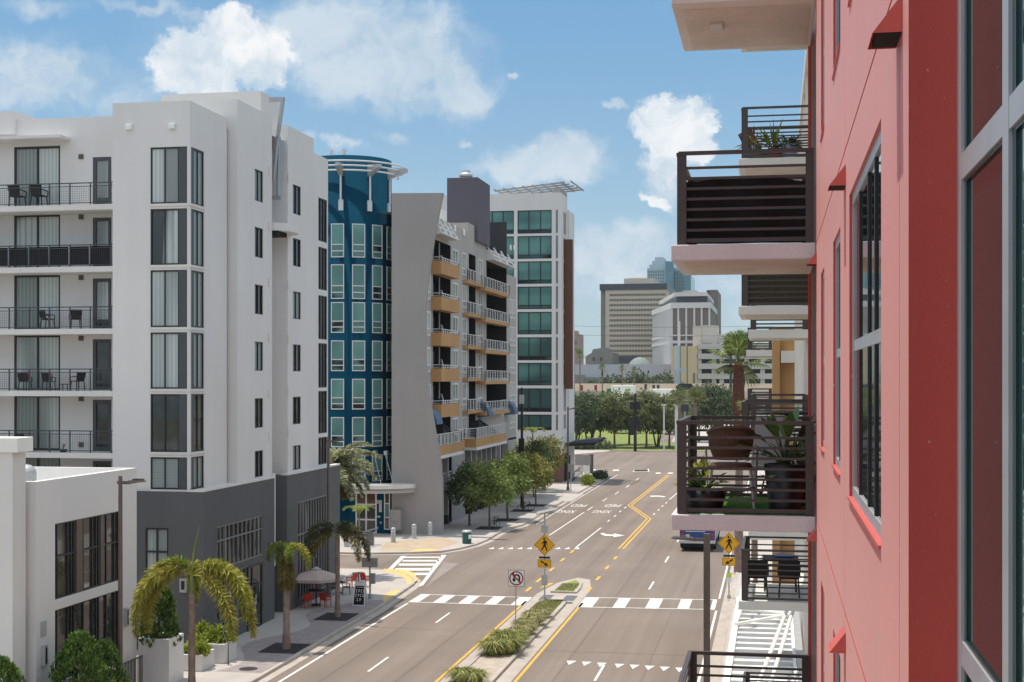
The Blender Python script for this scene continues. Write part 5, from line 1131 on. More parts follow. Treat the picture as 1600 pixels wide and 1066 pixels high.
def palm(name, label, loc, h, r, trunkm, fronds, seed, leafs, ll=.5, n=46, full=1, shaft=.0, spear=0., w=.035, boots=None, group=None, stiff=.3, lean=(0, 0), early=False):
    rnd = random.Random(seed); t = thing(name, label, 'palm', loc, group); L_ = Vector(loc); g = MB(); k = 10; tz = h - shaft
    g.tube([L_ + Vector((lean[0] * i / k, lean[1] * i / k, tz * i / k)) for i in range(k + 1)], [r * (1.25 - .35 * min(i / 3, 1)) * (1 + .05 * math.sin(i * 2.1)) for i in range(k + 1)], 12); g.build('trunk', trunkm, t)
    top = L_ + Vector((lean[0], lean[1], h))
    if shaft: g = MB(); g.tube([top - Vector((0, 0, shaft)), top - Vector((0, 0, shaft * .6)), top], [r * .95, r * .9, r * .45], 12); g.build('crownshaft', 'crownshaft', t)
    if boots: g = MB(); g.tube([top - Vector((0, 0, boots)), top - Vector((0, 0, boots * .5)), top], [r * 1.05, r * 1.5, r * .9], 12); g.build('boots', 'palm_boot', t)
    for i, (a, e, L, dr, mi) in enumerate(fronds):
        g = MB(); frond(g, rnd, top, R(a), R(e), L, R(dr), ll, n, 0, stiff, w, full, early=early); g.build('frond', leafs[mi], t)
    if spear: g = MB(); g.tube([top, top + Vector((.12, 0, spear * .6)), top + Vector((.32, .0, spear))], [.03, .02, .004], 5); g.tube([top, top + Vector((.05, 0, spear * .45)), top + Vector((.22, .05, spear * .8))], [.03, .02, .004], 5); g.build('spear_leaf', 'leaf_lime', t)
    return t
GP = 'palms in the near left pavement'
palm('palm_tree', 'drooping yellow-green foxtail palm, largest and nearest of the pavement palms', (-22.9, 53., .13), 5.0, .155, 'palm_trunk',
     [(178, 50, 4.1, 150, 0), (196, 30, 4.2, 125, 0), (166, 20, 4.0, 110, 0), (172, 72, 2.7, 150, 1), (-4, 52, 4.0, 140, 2), (12, 20, 4.2, 105, 0), (-20, 5, 3.7, 85, 0), (20, 42, 3.9, 130, 0), (110, 40, 3.2, 120, 2)], 61, ['frond_yellow', 'frond_green', 'frond_lime'], .46, 74, 4, .7, 2.0, .044, group=GP, stiff=.35, early=True)
palm('palm_tree', 'slim palm with brown hanging dead fronds hugging its trunk and a small green top', (-22.86, 64.0, .13), 4.75, .17, 'palm_trunk',
     [(172, 62, 1.7, 150, 1), (150, 45, 1.4, 150, 1), (-6, 50, 2.0, 140, 2), (20, 30, 1.8, 120, 2), (-60, 55, 1.3, 150, 1), (100, 50, 1.6, 140, 2)] + [(a, -68, 2.0, 22, 0) for a in (10, 80, 150, 200, 260, 320)], 62, ['frond_brown', 'frond_green', 'frond_lime'], .30, 44, 3, .3, 0, .036, group=GP, early=True)
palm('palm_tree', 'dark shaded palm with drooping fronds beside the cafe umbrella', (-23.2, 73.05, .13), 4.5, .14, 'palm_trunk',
     [(178, 70, 3.0, 150, 0), (190, 45, 2.9, 135, 0), (165, 30, 2.6, 115, 0), (-5, 55, 2.8, 140, 0), (15, 30, 2.8, 115, 0), (-25, 20, 2.5, 100, 1), (90, 60, 2.2, 130, 0), (60, 75, 2.4, 150, 0), (215, 10, 2.2, 80, 1)], 63, ['frond_dark', 'frond_brown'], .40, 52, 3, .3, 0, .042, group=GP, early=True)
palm('date_palm', 'feathery olive-green date palm rising behind the far end of the grey base', (-28.5, 88.0, .1), 6.9, .3, 'palm_trunk',
     [(a, e, L, 95, 0) for a, e, L in ((0, 62, 3.6), (12, 45, 3.8), (-15, 35, 3.6), (25, 20, 3.4), (-8, 8, 3.3), (15, -8, 3.0), (-30, 55, 3.2), (50, 50, 3.4), (95, 50, 3.4), (140, 45, 3.2), (180, 50, 3.2), (220, 30, 3.2), (270, 40, 3.2), (310, 15, 3.0), (340, -15, 2.8))] + [(5, -35, 2.4, 40, 1), (-25, -40, 2.2, 40, 1), (30, -35, 2.2, 40, 1)], 64, ['frond_date', 'frond_brown'], .55, 74, 2, 0, 0, .075)
palm('small_palm', 'small green palm in front of the blue tower entrance', (-31.6, 105., .13), 2.3, .08, 'palm_trunk', [(a, 60, 1.7, 130, 0) for a in range(0, 360, 45)], 65, ['frond_green'], .4, 34, 1, .2)
palm('small_palm', 'slender palm behind the pavement trees near the hotel podium', (-27.9, 163., .1), 6.4, .1, 'palm_trunk', [(a, 55, 2.2, 140, 0) for a in range(10, 370, 40)], 66, ['frond_green'], .5, 34, 1, .3, 0, .05)
palm('small_palm', 'young palm half hidden behind the pavement trees left of the hotel podium', (-28.6, 160., .1), 5.0, .1, 'palm_trunk', [(a, 50, 1.9, 140, 0) for a in range(30, 390, 45)], 69, ['frond_green'], .5, 30, 1, .3, 0, .05)
mm('frond_fan', (.10, .15, .035), .5, .4, .12, 1.3, isl=.5, trans=.25, hue=(.17, .21, .06))
def fan_palm(name, label, loc, h, r, cr, n, seed, leaf, boots=0., group=None, seg=20):
    rnd = random.Random(seed); t = thing(name, label, 'palm', loc, group); L_ = Vector(loc); g = MB(); g.tube([L_, L_ + Vector((.05, 0, h * .5)), L_ + Vector((0, 0, h))], [r * 1.1, r * .85, r * .8], 10); g.build('trunk', 'palm_trunk', t)
    top = L_ + Vector((0, 0, h))
    if boots: g = MB(); g.tube([top - Vector((0, 0, boots)), top - Vector((0, 0, boots * .6)), top - Vector((0, 0, .2)), top], [r * .95, r * 1.4, r * 1.05, r * .8], 12); g.build('boots', 'palm_boot', t)
    g = MB()
    for i in range(n):
        a = rnd.random() * 6.283; e = R(rnd.uniform(-40, 85)); d = Vector((math.cos(a) * math.cos(e), math.sin(a) * math.cos(e), math.sin(e))); c = top + d * cr * .5 * rnd.uniform(.85, 1.15); g.tube([top, c], [.03, .02], 4, cap=False)
        side = d.cross(Vector((0, 0, 1))).normalized(); up = side.cross(d)
        for k in range(seg):
            w = R(-115 + 230 * k / (seg - 1)); dd = d * math.cos(w) + side * math.sin(w) + up * .15; l = cr * .55 * (.75 + .25 * math.cos(w)); m1 = c + dd * l * .6; e1 = c + dd * l + Vector((0, 0, -.28 * l)); wv = dd.cross(up).normalized() * cr * .028
            g.add([c, m1 + wv, e1, m1 - wv], ((0, 1, 2, 3),))
    g.build('frond_crown', leaf, t); return t
fan_palm('fan_palm', 'green fan palm with shaggy reddish trunk standing behind the slatted balconies', (-2.35, 95., .1), 14.0, .30, 2.45, 22, 71, 'frond_fan', 4.4)
GT = 'tall thin palms near the highway'
for i, (u, v, yy, cr, lb) in enumerate(((897, 540, 380, 2.6, 'tall thin palm touching the brown hotel panel'), (906, 553, 385, 2.4, 'tall thin palm just right of the one by the hotel'), (941, 574, 400, 1.9, 'thin palm with brown skirt in front of the pale hall'), (972, 574, 400, 1.7, 'thin palm with a small crown left of the domed roof'), (991, 577, 405, 1.7, 'thin palm right of the domed roof, lowest of the row'))):
    x = xy(u, yy); fan_palm('tall_palm', lb, (x, yy, 0), zz(v, x, yy) - cr * .3, .22, cr, 24, 80 + i, 'leaf_far', 2.0 if i == 2 else 0, GT, 9)
for i, (u, v, yy, lb) in enumerate(((1063, 622, 200, 'bushy fan palm behind the white lamp posts'), (1086, 626, 190, 'low fan palm left of the dark sign panel'))):
    x = xy(u, yy); fan_palm('low_palm', lb, (x, yy, 0), zz(v, x, yy) - .3, .25, 2.4, 26, 90 + i, 'leaf_far', 0, 'low fan palms by the far pavement', 11)
x = xy(1178, 80); fan_palm('low_palm', 'bright green palm behind the far balcony plants', (x, 80, 0), 11.2, .2, 1.3, 20, 95, 'frond_green', 0, None, 11)
# ornamental grass clumps and grass in the median
def clump(seed, r, h, n, leaf):
    rnd = random.Random(seed); t = thing('grass_clump', None, None); mb = MB()
    for i in range(n):
        a = rnd.random() * 6.283; b = Vector((math.cos(a), math.sin(a), 0)) * r * .45 * rnd.random(); o = Vector((math.cos(a + rnd.uniform(-.5, .5)), math.sin(a + rnd.uniform(-.5, .5)), 0)); l = rnd.uniform(.6, 1.1); s = o.cross(Vector((0, 0, 1))) * .017
        m1 = b + o * r * .35 * l + Vector((0, 0, h * .75 * l)); e1 = b + o * r * l + Vector((0, 0, h * rnd.uniform(.15, .75) * l)); mb.add([b - s, b + s, m1 + s, m1 - s, e1], ((0, 1, 2, 3), (3, 2, 4)))
    mb.build('blades', leaf, t); return t
c1 = clump(101, .78, .82, 620, 'lily_leaf'); c2 = clump(102, .70, .76, 560, 'grass_blade'); GM = 'ornamental grass clumps in the median'
cl = [(c1, -12.9, 64.6, 1.05, 'front left dark green grass clump in the median, nearest the sand'), (c1, -12.4, 65.1, 1.1, 'front right dark green grass clump in the median'), (c1, -12.75, 66.2, 1.1, 'full green grass clump behind the two front ones'), (c1, -13.0, 67.4, .95, 'green grass clump against the left median kerb'), (c1, -12.35, 67.3, .9, 'green grass clump against the right kerb in the fuller group'), (c2, -12.6, 68.6, .9, 'pale variegated grass clump left of the no-turn sign post'), (c2, -12.3, 69.9, .9, 'pale grass clump right of the no-turn sign post'),
      (c2, -12.65, 71.2, .95, 'pale grass clump just beyond the no-turn sign post'), (c2, -12.35, 72.6, .95, 'pale grass clump halfway along the planted strip'), (c2, -12.7, 73.8, .9, 'pale grass clump at the edge of the median lawn'), (c2, -12.3, 75.0, .85, 'farthest pale grass clump on the median lawn'), (c1, -13.0, 58.3, .95, 'left low green clump cut by the bottom of the view'), (c1, -12.5, 58.0, .95, 'right low green clump cut by the bottom of the view')]
used = set()
for i, (p, x, y, s, lb) in enumerate(cl): place(p, p.name in used, (x, y, .1), i * 1.7, lb, GM, s, 'plant'); used.add(p.name)
rnd = random.Random(5); mb = MB()
def blades(mb, n, fx, z, h):
    for i in range(n):
        x, y = fx(); a = rnd.random() * 6.283; s = Vector((math.cos(a), math.sin(a), 0)) * .014; b = Vector((x, y, z)); mb.add([b - s, b + s, b + Vector((rnd.uniform(-.04, .04), rnd.uniform(-.04, .04), h * rnd.uniform(.6, 1.3)))], ((0, 1, 2),))
blades(mb, 5200, lambda: (rnd.uniform(-13.4, -12.02), rnd.uniform(73.6, 81.)), .11, .09); blades(mb, 1500, lambda: (rnd.uniform(-13.1, -12.), rnd.uniform(84.7, 87.6)), .13, .08)
tag(mb.build('grass', 'grass_blade'), 'short green grass covering the median lawn', 'grass', kind='stuff')

# ================================================================== street furniture
def at_local(t): return Vector(t.location)
def disc(mb, F, a, b, r, d0, d1, n=24, mi=0, r0=None):
    for lo, hi in ((0, n),):
        for i in range(n):
            t0, t1 = 2 * math.pi * i / n, 2 * math.pi * (i + 1) / n
            if r0 is None: mb.add([F(a, b, d0), F(a + r * math.cos(t0), b + r * math.sin(t0), d0), F(a + r * math.cos(t1), b + r * math.sin(t1), d0)], ((0, 1, 2),), mi)
            else: mb.add([F(a + q * math.cos(t), b + q * math.sin(t), d0) for q, t in ((r0, t0), (r, t0), (r, t1), (r0, t1))], ((0, 1, 2, 3),), mi)
def fpoly(mb, F, pts, d, mi=0, s=1., a=0., b=0.): mb.poly([F(a + x * s, b + y * s, d) for x, y in pts], mi)
WALKER = [[(-.02, .30), (.10, .30), (.14, .22), (.19, .05), (.15, .02), (.09, .17), (.075, .02), (.13, -.12), (.19, -.30), (.12, -.32), (.05, -.14), (.0, -.05), (-.05, -.16), (-.16, -.31), (-.21, -.28), (-.12, -.12), (-.055, .05), (-.05, .16), (-.09, .12), (-.18, .06), (-.19, .10), (-.10, .20)]]
def ped_sign(name, label, x, y, right, solar, zc):
    t = thing(name, label, 'road sign', (x, y, .1)); F = FR((x, y - .06, 0), (1, 0, 0), (0, 1, 0)); g = MB(); g.tube([(x, y, .1), (x, y, zc + (2.0 if solar else .7))], .045, 10); g.cyl(x, y, .1, .3, .11, 12); g.build('post', 'galvanised', t)
    h = .64; g = MB(); g.prism([F(-h, zc, 0), F(0, zc - h, 0), F(h, zc, 0), F(0, zc + h, 0)], (0, .008, 0)); p = g.build('diamond_panel', 'sign_yellow', t)
    g = MB(); k = h - .05; i_ = k - .022
    for (a, b), (c, d) in (((-1, 0), (0, -1)), ((0, -1), (1, 0)), ((1, 0), (0, 1)), ((0, 1), (-1, 0))): g.poly([F(a * k, zc + b * k, -.003), F(c * k, zc + d * k, -.003), F(c * i_, zc + d * i_, -.003), F(a * i_, zc + b * i_, -.003)])
    for pl in WALKER: fpoly(g, F, pl, -.004, 0, 1.0, 0, zc - .03)
    disc(g, F, -.015 if solar else -.02, zc + .36, .065, -.004, 0, 16); g.build('walker_symbol', 'sign_black', p)
    zb = zc - h - .42; g = MB(); g.fbox(F, -.40, .40, zb - .25, zb + .22, 0, .008); p = g.build('arrow_panel', 'sign_yellow', t)
    g = MB(); s = 1 if right else -1; fpoly(g, F, [(-.24 * s, .10), (-.18 * s, .16), (.05 * s, -.01), (.10 * s, .06), (.22 * s, -.16), (-.03 * s, -.13), (.01 * s, -.06), (-.24 * s, .08)], -.004, 0, 1, 0, zb - .01)
    for a0, a1, b0, b1 in ((-.385, .385, .19, .205), (-.385, .385, -.235, -.22), (-.385, -.37, -.22, .19), (.37, .385, -.22, .19)): g.quad(F(a0, zb + b0, -.003), F(a1, zb + b0, -.003), F(a1, zb + b1, -.003), F(a0, zb + b1, -.003))
    g.build('arrow_symbol', 'sign_black', p)
    g = MB(); g.fbox(F, -.32, .32, zb + .27, zb + .38, -.03, .09); g.build('beacon_bar', 'black_metal', t)
    if solar:
        g = MB(); g.fbox(F, -.20, .20, zc + .72, zc + 1.12, -.04, .2); g.build('battery_box', 'galvanised', t); q = MB(); q.prism([(x - .42, y - .5, zc + 1.78), (x + .62, y - .3, zc + 2.02), (x + .55, y + .45, zc + 2.1), (x - .49, y + .25, zc + 1.86)], (0, 0, .05)); q.build('solar_panel', 'sign_back', t)
        g = MB(); g.fbox(F, -.17, .17, zc - 2.35, zc - 1.75, -.03, .06); g.build('control_box', 'galvanised', t)
    else:
        g = MB(); g.fbox(F, -.15, .15, zb - .95, zb - .68, -.0, .01); g.build('lime_plate', 'sign_lime', t); g = MB(); g.fbox(F, -.15, .15, zb - 1.22, zb - .95, -.0, .01); g.build('white_plate', 'sign_white', t)
    return t
x, y = gz(851, 940); ped_sign('crossing_sign', 'yellow diamond crossing sign with solar panel on the median island', x, y, True, True, zz(851.5, x, y))
x, y = gz(1139, 938); ped_sign('crossing_sign', 'yellow diamond crossing sign with lime plate on the right pavement', x, y, False, False, zz(849, x, y))
x, y = gz(805.5, 990); t = thing('no_turn_sign', 'square white sign with red ring over a turn-back arrow in the median', 'road sign', (x, y, .1)); zc = zz(903.5, x, y)
g = MB(); g.tube([(x, y, .1), (x + .03, y, zc + .4)], .03, 8); g.build('post', 'galvanised', t); F = FR((x + .05, y - .05, 0), (1, .06, 0), (-.06, 1, 0)); h = .43
g = MB(); g.fbox(F, -h, h, zc - h, zc + h, 0, .008); p = g.build('sign_panel', 'sign_white', t)
g = MB()
for a0, a1, b0, b1 in ((-.42, .42, .40, .42), (-.42, .42, -.42, -.40), (-.42, -.40, -.4, .4), (.40, .42, -.4, .4)): g.quad(F(a0, zc + b0, -.003), F(a1, zc + b0, -.003), F(a1, zc + b1, -.003), F(a0, zc + b1, -.003))
disc(g, F, 0, 0, .1, 0, 0, 3) if False else None
def arcband(mb, F, cx, cy, r, w, a0, a1, d, n=14): 
    for i in range(n):
        t0, t1 = R(a0 + (a1 - a0) * i / n), R(a0 + (a1 - a0) * (i + 1) / n); mb.add([F(cx + q * math.cos(t), cy + q * math.sin(t), d) for q, t in ((r - w / 2, t0), (r + w / 2, t0), (r + w / 2, t1), (r - w / 2, t1))], ((0, 1, 2, 3),))
arcband(g, F, .02, zc + .04, .135, .085, 0, 180, -.004); g.quad(F(.112, zc + .04, -.004), F(.198, zc + .04, -.004), F(.198, zc - .22, -.004), F(.112, zc - .22, -.004)); g.quad(F(-.158, zc + .04, -.004), F(-.072, zc + .04, -.004), F(-.072, zc - .06, -.004), F(-.158, zc - .06, -.004))
g.poly([F(-.23, zc - .05, -.004), F(-.115, zc - .20, -.004), F(0, zc - .05, -.004)]); g.poly([F(-.26, zc + .20, -.004), F(-.12, zc + .30, -.004), F(-.10, zc + .13, -.004)]); g.build('arrow_symbol', 'sign_black', p)
g = MB(); disc(g, F, 0, zc, .365, -.006, 0, 36, r0=.30); c45 = .70711
g.poly([F(-.31 * c45 - .025, zc + .31 * c45 - .025, -.0075), F(-.31 * c45 + .025, zc + .31 * c45 + .025, -.0075), F(.31 * c45 + .025, zc - .31 * c45 + .025, -.0075), F(.31 * c45 - .025, zc - .31 * c45 - .025, -.0075)]); g.build('red_ring', 'sign_red', p)
# street lamps
def lamp(label, x, y, z, adx, ady, L, head=True, r=.09, matn='bronze_pole', square=False):
    t = thing('street_lamp', label, 'street lamp', (x, y, .1)); g = MB()
    if square: g.bar((x, y, .1), (x, y, z), r * 2)
    else: g.tube([(x, y, .1), (x, y, z)], [r * 1.15, r * .85], 10)
    g.cyl(x, y, .1, .5, r * 1.7, 14); g.build('pole', matn, t); d = Vector((adx, ady, 0)).normalized(); s = Vector((-d.y, d.x, 0)); b = Vector((x, y, z - .25))
    g = MB(); g.bar(b - d * .12, b + d * L * .42, .09, .12); g.build('arm', matn, t); g = MB(); c = b + d * L * .38
    g.hexa([c - s * .12 + Vector((0, 0, -.05)), c + s * .12 + Vector((0, 0, -.05)), c + d * L * .62 + s * .17 + Vector((0, 0, .04)), c + d * L * .62 - s * .17 + Vector((0, 0, .04)), c - s * .1 + Vector((0, 0, .1)), c + s * .1 + Vector((0, 0, .1)), c + d * L * .62 + s * .15 + Vector((0, 0, .09)), c + d * L * .62 - s * .15 + Vector((0, 0, .09))])
    for k in range(9): q = c + d * (L * .2 + L * .4 * k / 9); g.bar(q - s * .13 + Vector((0, 0, .13)), q + s * .13 + Vector((0, 0, .13)), .02, .06)
    g.build('lamp_head', matn, t); return t
lamp('brown street lamp in front of the small white shop building, nearest on the left', -24.74, 50.5, zz(744, -24.74, 50.5), 1, -.05, 1.0)
lamp('brown street lamp behind the cafe umbrella against the grey base', *gz(513, 937), zz(683, *gz(513, 937)), 1, 0, .95)
y = 58.; x = xy(1104.5, y); lamp('bronze street lamp with ribbed head over the right kerb, nearest the balconies', x, y, zz(834, x, y), -1, -.1, 1.45, r=.13, square=True)
x, y = gz(887.5, 768); lamp('tall pale street lamp on the far kerb island beside the blank sign', x, y, zz(636, x, y), 1, .3, .9, r=.11)
GW = 'white lamp posts along the far lawn'
for u, v, tv, lb in ((1037.5, 706, 632, 'white lamp post on the lawn, left of the two'), (1057, 704, 632, 'thicker white lamp post beside the near railing corner')):
    x, y = gz(u, v); t = thing('lamp_post', lb, 'lamp post', (x, y, 0), GW); g = MB(); g.tube([(x, y, 0), (x, y, zz(tv, x, y))], .13 if u < 1050 else .3, 8); g.build('pole', 'white_rail', t); g = MB(); g.box(x - .5, x + .5, y - .3, y, zz(tv, x, y) - .2, zz(tv, x, y)); g.build('lamp_head', 'white_rail', t)
x = xy(1058.5, 440); t = thing('highway_mast', 'tall blue-grey mast beside the highway in front of the striped block', 'mast', (x, 440, 0)); g = MB(); g.tube([(x, 440, 0), (x, 440, zz(540, x, 440))], [.9, .75], 12); g.build('pole', 'tower_blue_pale', t); g = MB(); g.tube([(x + .6, 440, zz(541, x, 440)), (x + .6, 440, zz(502, x, 440))], .3, 8); g.build('antenna', 'tower_pale', t); g = MB(); g.box(x - 1.5, x + 2.5, 439.5, 440.5, zz(580, x, 440), zz(576, x, 440)); g.build('bracket', 'tower_blue_pale', t)
x = xy(1142, 300); t = thing('highway_mast', 'thin dark mast above the fan palm', 'mast', (x, 300, 0)); g = MB(); g.tube([(x, 300, 0), (x, 300, zz(518, x, 300))], .3, 8); g.build('pole', 'tower_dark', t)
# black signal poles
x, y = xy(992.5, 252.), 252.; t = thing('signal_pole', 'tall black traffic signal pole standing on the lawn edge', 'traffic signal', (x, y, 0)); g = MB(); g.tube([(x, y, 0), (x, y, zz(615, x, y))], [.3, .22], 10); g.build('pole', 'black_metal', t)
for v0, v1, w, dx in ((640, 628, .42, -.5), (640, 628, .42, .5), (680, 655, .55, -.35), (668, 655, .4, .5)):
    g = MB(); g.box(x + dx - w, x + dx + w, y - .5, y, zz(v0, x, y), zz(v1, x, y)); g.build('signal_head', 'black_metal', t)
x, y = gz(815.5, 795); t = thing('signal_pole', 'tall black pole with signal heads rising behind the pavement trees', 'traffic signal', (x, y, .1)); g = MB(); g.tube([(x, y, .1), (x, y, zz(606, x, y))], [.16, .12], 10); g.build('pole', 'black_metal', t)
g = MB(); g.box(x - .28, x + .28, y - .35, y - .05, zz(712, x, y), zz(685, x, y)); g.build('signal_head', 'black_metal', t); g = MB(); g.box(x - .22, x + .22, y - .35, y - .05, zz(631, x, y), zz(617, x, y)); g.build('signal_head', 'galvanised', t)
GH = 'signals hung over the highway ramp'
for i, (u, v, lb) in enumerate(((909, 606, 'leftmost dark signal head over the highway ramp'), (931, 606, 'dark signal head between the leftmost one and the green sign'), (1009, 604.5, 'dark signal head right of the white truck, first of the cluster'), (1021.5, 605.5, 'dark signal head in the middle of the cluster'), (1028.5, 605.5, 'dark signal head at the right of the cluster'))):
    yy = 404.; x = xy(u, yy); z = zz(v, x, yy); t = thing('hanging_signal', lb, 'traffic signal', (x, yy, z), GH); g = MB(); g.box(x - .38, x + .38, yy - .4, yy, z - .8, z + .75); g.build('housing', 'sign_red' if i < 2 else 'tower_dark', t); g = MB(); g.tube([(x, yy + .1, z - .8), (x, yy + .1, 0)], .09, 6); g.build('post', 'galvanised', t)
x = xy(954, 404); z = zz(610, x, 404); t = thing('street_sign', 'small green street name sign between the hanging signals', 'sign', (x, 404, z)); g = MB(); g.box(x - 1.1, x + 1.1, 403.9, 404, z - .55, z + .5); g.build('panel', 'sign_green', t); g = MB(); g.tube([(x, 404.1, 0), (x, 404.1, z)], .1, 6); g.build('post', 'galvanised', t)
# signs on the left pavement
x, y = gz(578.5, 939); t = thing('signal_button_pole', 'grey pedestrian pole with sign back, control boxes and dark base on the cafe corner', 'sign pole', (x, y, .13)); zt = zz(835, x, y)
g = MB(); g.tube([(x, y, .13), (x - .05, y, zt)], .055, 10); g.cyl(x, y, .13, .4, .12, 12); g.build('post', 'galvanised', t)
for a, b, v0, v1, dx in ((-.22, .22, 852, 832, .0), (-.48, .45, 886, 872, .02), (.02, .3, 912, 896, .02)):
    g = MB(); g.box(x + a, x + b, y - .12, y + .1, zz(v0, x, y), zz(v1, x, y)); g.build('control_box', 'sign_back', t)
g = MB(); zq = zz(829, x, y); g.prism([(x - .55, y - .3, zq - .18), (x + .5, y - .2, zq + .1), (x + .4, y + .3, zq + .14), (x - .6, y + .2, zq - .14)], (0, 0, .04)); g.build('solar_panel', 'sign_back', t)
x, y = gz(892, 769); t = thing('parking_sign', 'blank grey sign back on a thin post beside the far street lamp', 'sign', (x, y, .1)); g = MB(); g.tube([(x, y, .1), (x, y, zz(725, x, y))], .05, 8); g.build('post', 'galvanised', t); g = MB(); g.box(x - .3, x + .35, y - .08, y - .05, zz(737, x, y), zz(725, x, y)); g.build('panel', 'sign_back', t)
x, y = gz(909.5, 757.5); t = thing('way_sign', 'wide grey sign panel on a post in front of the hotel canopy', 'sign', (x, y, .1)); g = MB(); g.tube([(x, y, .1), (x, y, zz(714, x, y))], .06, 8); g.build('post', 'galvanised', t); g = MB(); z0, z1 = zz(727, x, y), zz(711, x, y); g.box(x - .85, x + 1.1, y - .1, y - .06, z0, z1); g.build('panel', 'sign_back', t)
x, y = gz(924, 741); t = thing('brick_post', 'brown post beside the white bicycle rack boards', 'post', (x, y, .1)); g = MB(); g.box(x - .25, x + .25, y - .25, y + .25, .1, 2.6); g.build('shaft', 'bark', t); g = MB(); g.box(x - .3, x + .3, y - .3, y + .3, 2.6, 2.7); g.build('cap', 'brown_cladding', t)
for i, (u, lb) in enumerate(((909, 'narrow white board standing left, by the sign post'), (914.5, 'narrow white board in the middle'), (919.5, 'narrow white board nearest the brown post'))): x, y = gz(u, 742); g = MB(); g.box(x - .16, x + .16, y, y + .1, .13, 1.35); tag(g.build('white_board', 'sign_white', bevel=.02), lb + ' under the grey sign', 'board', 'white boards by the hotel canopy')
m = MB(); (xa, ya), (xb, yb) = gz(894, 755), gz(908, 741)
t = thing('metal_fence', 'low dark metal railing along the ramp beside the hotel canopy', 'fence', (xa, ya, .13)); p, q = Vector((xa, ya, 0)), Vector((xb, yb, 0)); m.bar(p + Vector((0, 0, 1.1)), q + Vector((0, 0, 1.1)), .08); m.bar(p + Vector((0, 0, .25)), q + Vector((0, 0, .25)), .05); m.build('rails', 'grey_rail', t)
for k in range(9): g = MB(); s = p.lerp(q, k / 8); g.bar(s + Vector((0, 0, .1)), s + Vector((0, 0, 1.1)), .07); g.build('post', 'grey_rail', t)
x = xy(923, 256); t = thing('sign_pillar', 'reddish brown square pillar among the dark park trees', 'pillar', (x, 256, .1)); g = MB(); g.box(x - .7, x + .7, 255.6, 256.6, .1, zz(690, x, 256)); g.build('shaft', 'brown_cladding', t); g = MB(); g.box(x - .8, x + .8, 255.5, 256.7, zz(690, x, 256), zz(688.5, x, 256)); g.build('cap', 'brown_cladding', t)
x = xy(1070, 160); t = thing('sign_panel', 'small dark square sign on a post seen above the near railing', 'sign', (x, 160, 0)); g = MB(); g.box(x - .45, x + .45, 159.9, 160, zz(643, x, 160), zz(632, x, 160)); g.build('panel', 'tower_dark', t); g = MB(); g.tube([(x, 160.1, 0), (x, 160.1, zz(635, x, 160))], .08, 8); g.build('post', 'galvanised', t)
# bollards and bin
GBo = 'grey bollards before the blue tower'
for i, (u, v, lb) in enumerate(((541, 857, 'leftmost grey bollard, half behind the small palm'), (614.5, 850, 'grey bollard in front of the utility cabinet'), (647, 844, 'grey bollard in the middle of the curved wall'), (672, 840, 'darker shaded bollard nearest the right end of the curved wall'))):
    x, y = gz(u, v); t = thing('bollard', lb, 'bollard', (x, y, .13), GBo); g = MB(); g.lathe([(.19, .13), (.19, 1.18), (.17, 1.25), (.10, 1.29), (.01, 1.30)], (x, y, 0), 18); g.build('post', 'galvanised', t); g = MB(); g.lathe([(.196, 1.0), (.196, 1.06)], (x, y, 0), 18); g.build('band', 'white_rail', t)
x, y = gz(729.5, 852); t = thing('litter_bin', 'dark green round litter bin with grey lid on the pavement corner', 'bin', (x, y, .13)); g = MB(); g.lathe([(.32, .13), (.36, .2), (.36, 1.0)], (x, y, 0), 22); g.build('body', 'bin_green', t); g = MB(); g.lathe([(.40, 1.0), (.41, 1.1), (.33, 1.17), (.01, 1.18)], (x, y, 0), 22); g.build('lid', 'galvanised', t); g = MB(); g.box(x + .2, x + .4, y - .36, y - .2, .55, .85); g.build('sticker', 'sign_white', t)
# bicycles
def bicycle(label, x, y, rz, z=.13):
    t = thing('bicycle', label, 'bicycle', (x, y, z), None, rz)
    def W(cx): g = MB(); g.tube([(cx + .33 * math.cos(a), 0, .34 + .33 * math.sin(a)) for a in [6.2832 * k / 20 for k in range(21)]], .022, 6); return g
    for cx in (-.52, .52):
        o = W(cx).build('wheel', 'rubber'); o.parent = t
    g = MB()
    for p, q in (((-.52, 0, .34), (-.1, 0, .3)), ((-.1, 0, .3), (.38, 0, .8)), ((-.18, 0, .78), (.36, 0, .84)), ((-.1, 0, .3), (-.2, 0, .86)), ((-.52, 0, .34), (-.18, 0, .78)), ((.36, 0, .95), (.52, 0, .34))): g.tube([p, q], .024, 6)
    o = g.build('frame', 'black_metal'); o.parent = t
    g = MB(); g.box(-.33, -.08, -.06, .06, .86, .92); o = g.build('saddle', 'rubber'); o.parent = t
    g = MB(); g.tube([(.28, -.3, 1.0), (.36, -.1, .97), (.36, .1, .97), (.28, .3, 1.0)], .02, 6); o = g.build('handlebar', 'black_metal'); o.parent = t
    return t
x, y = gz(774, 827); bicycle('dark bicycle seen end-on between the two nearest street trees', x, y, R(75))
x, y = gz(822, 801); bicycle('dark bicycle leaning at the trunk of the yellowish street tree', x, y, R(25))
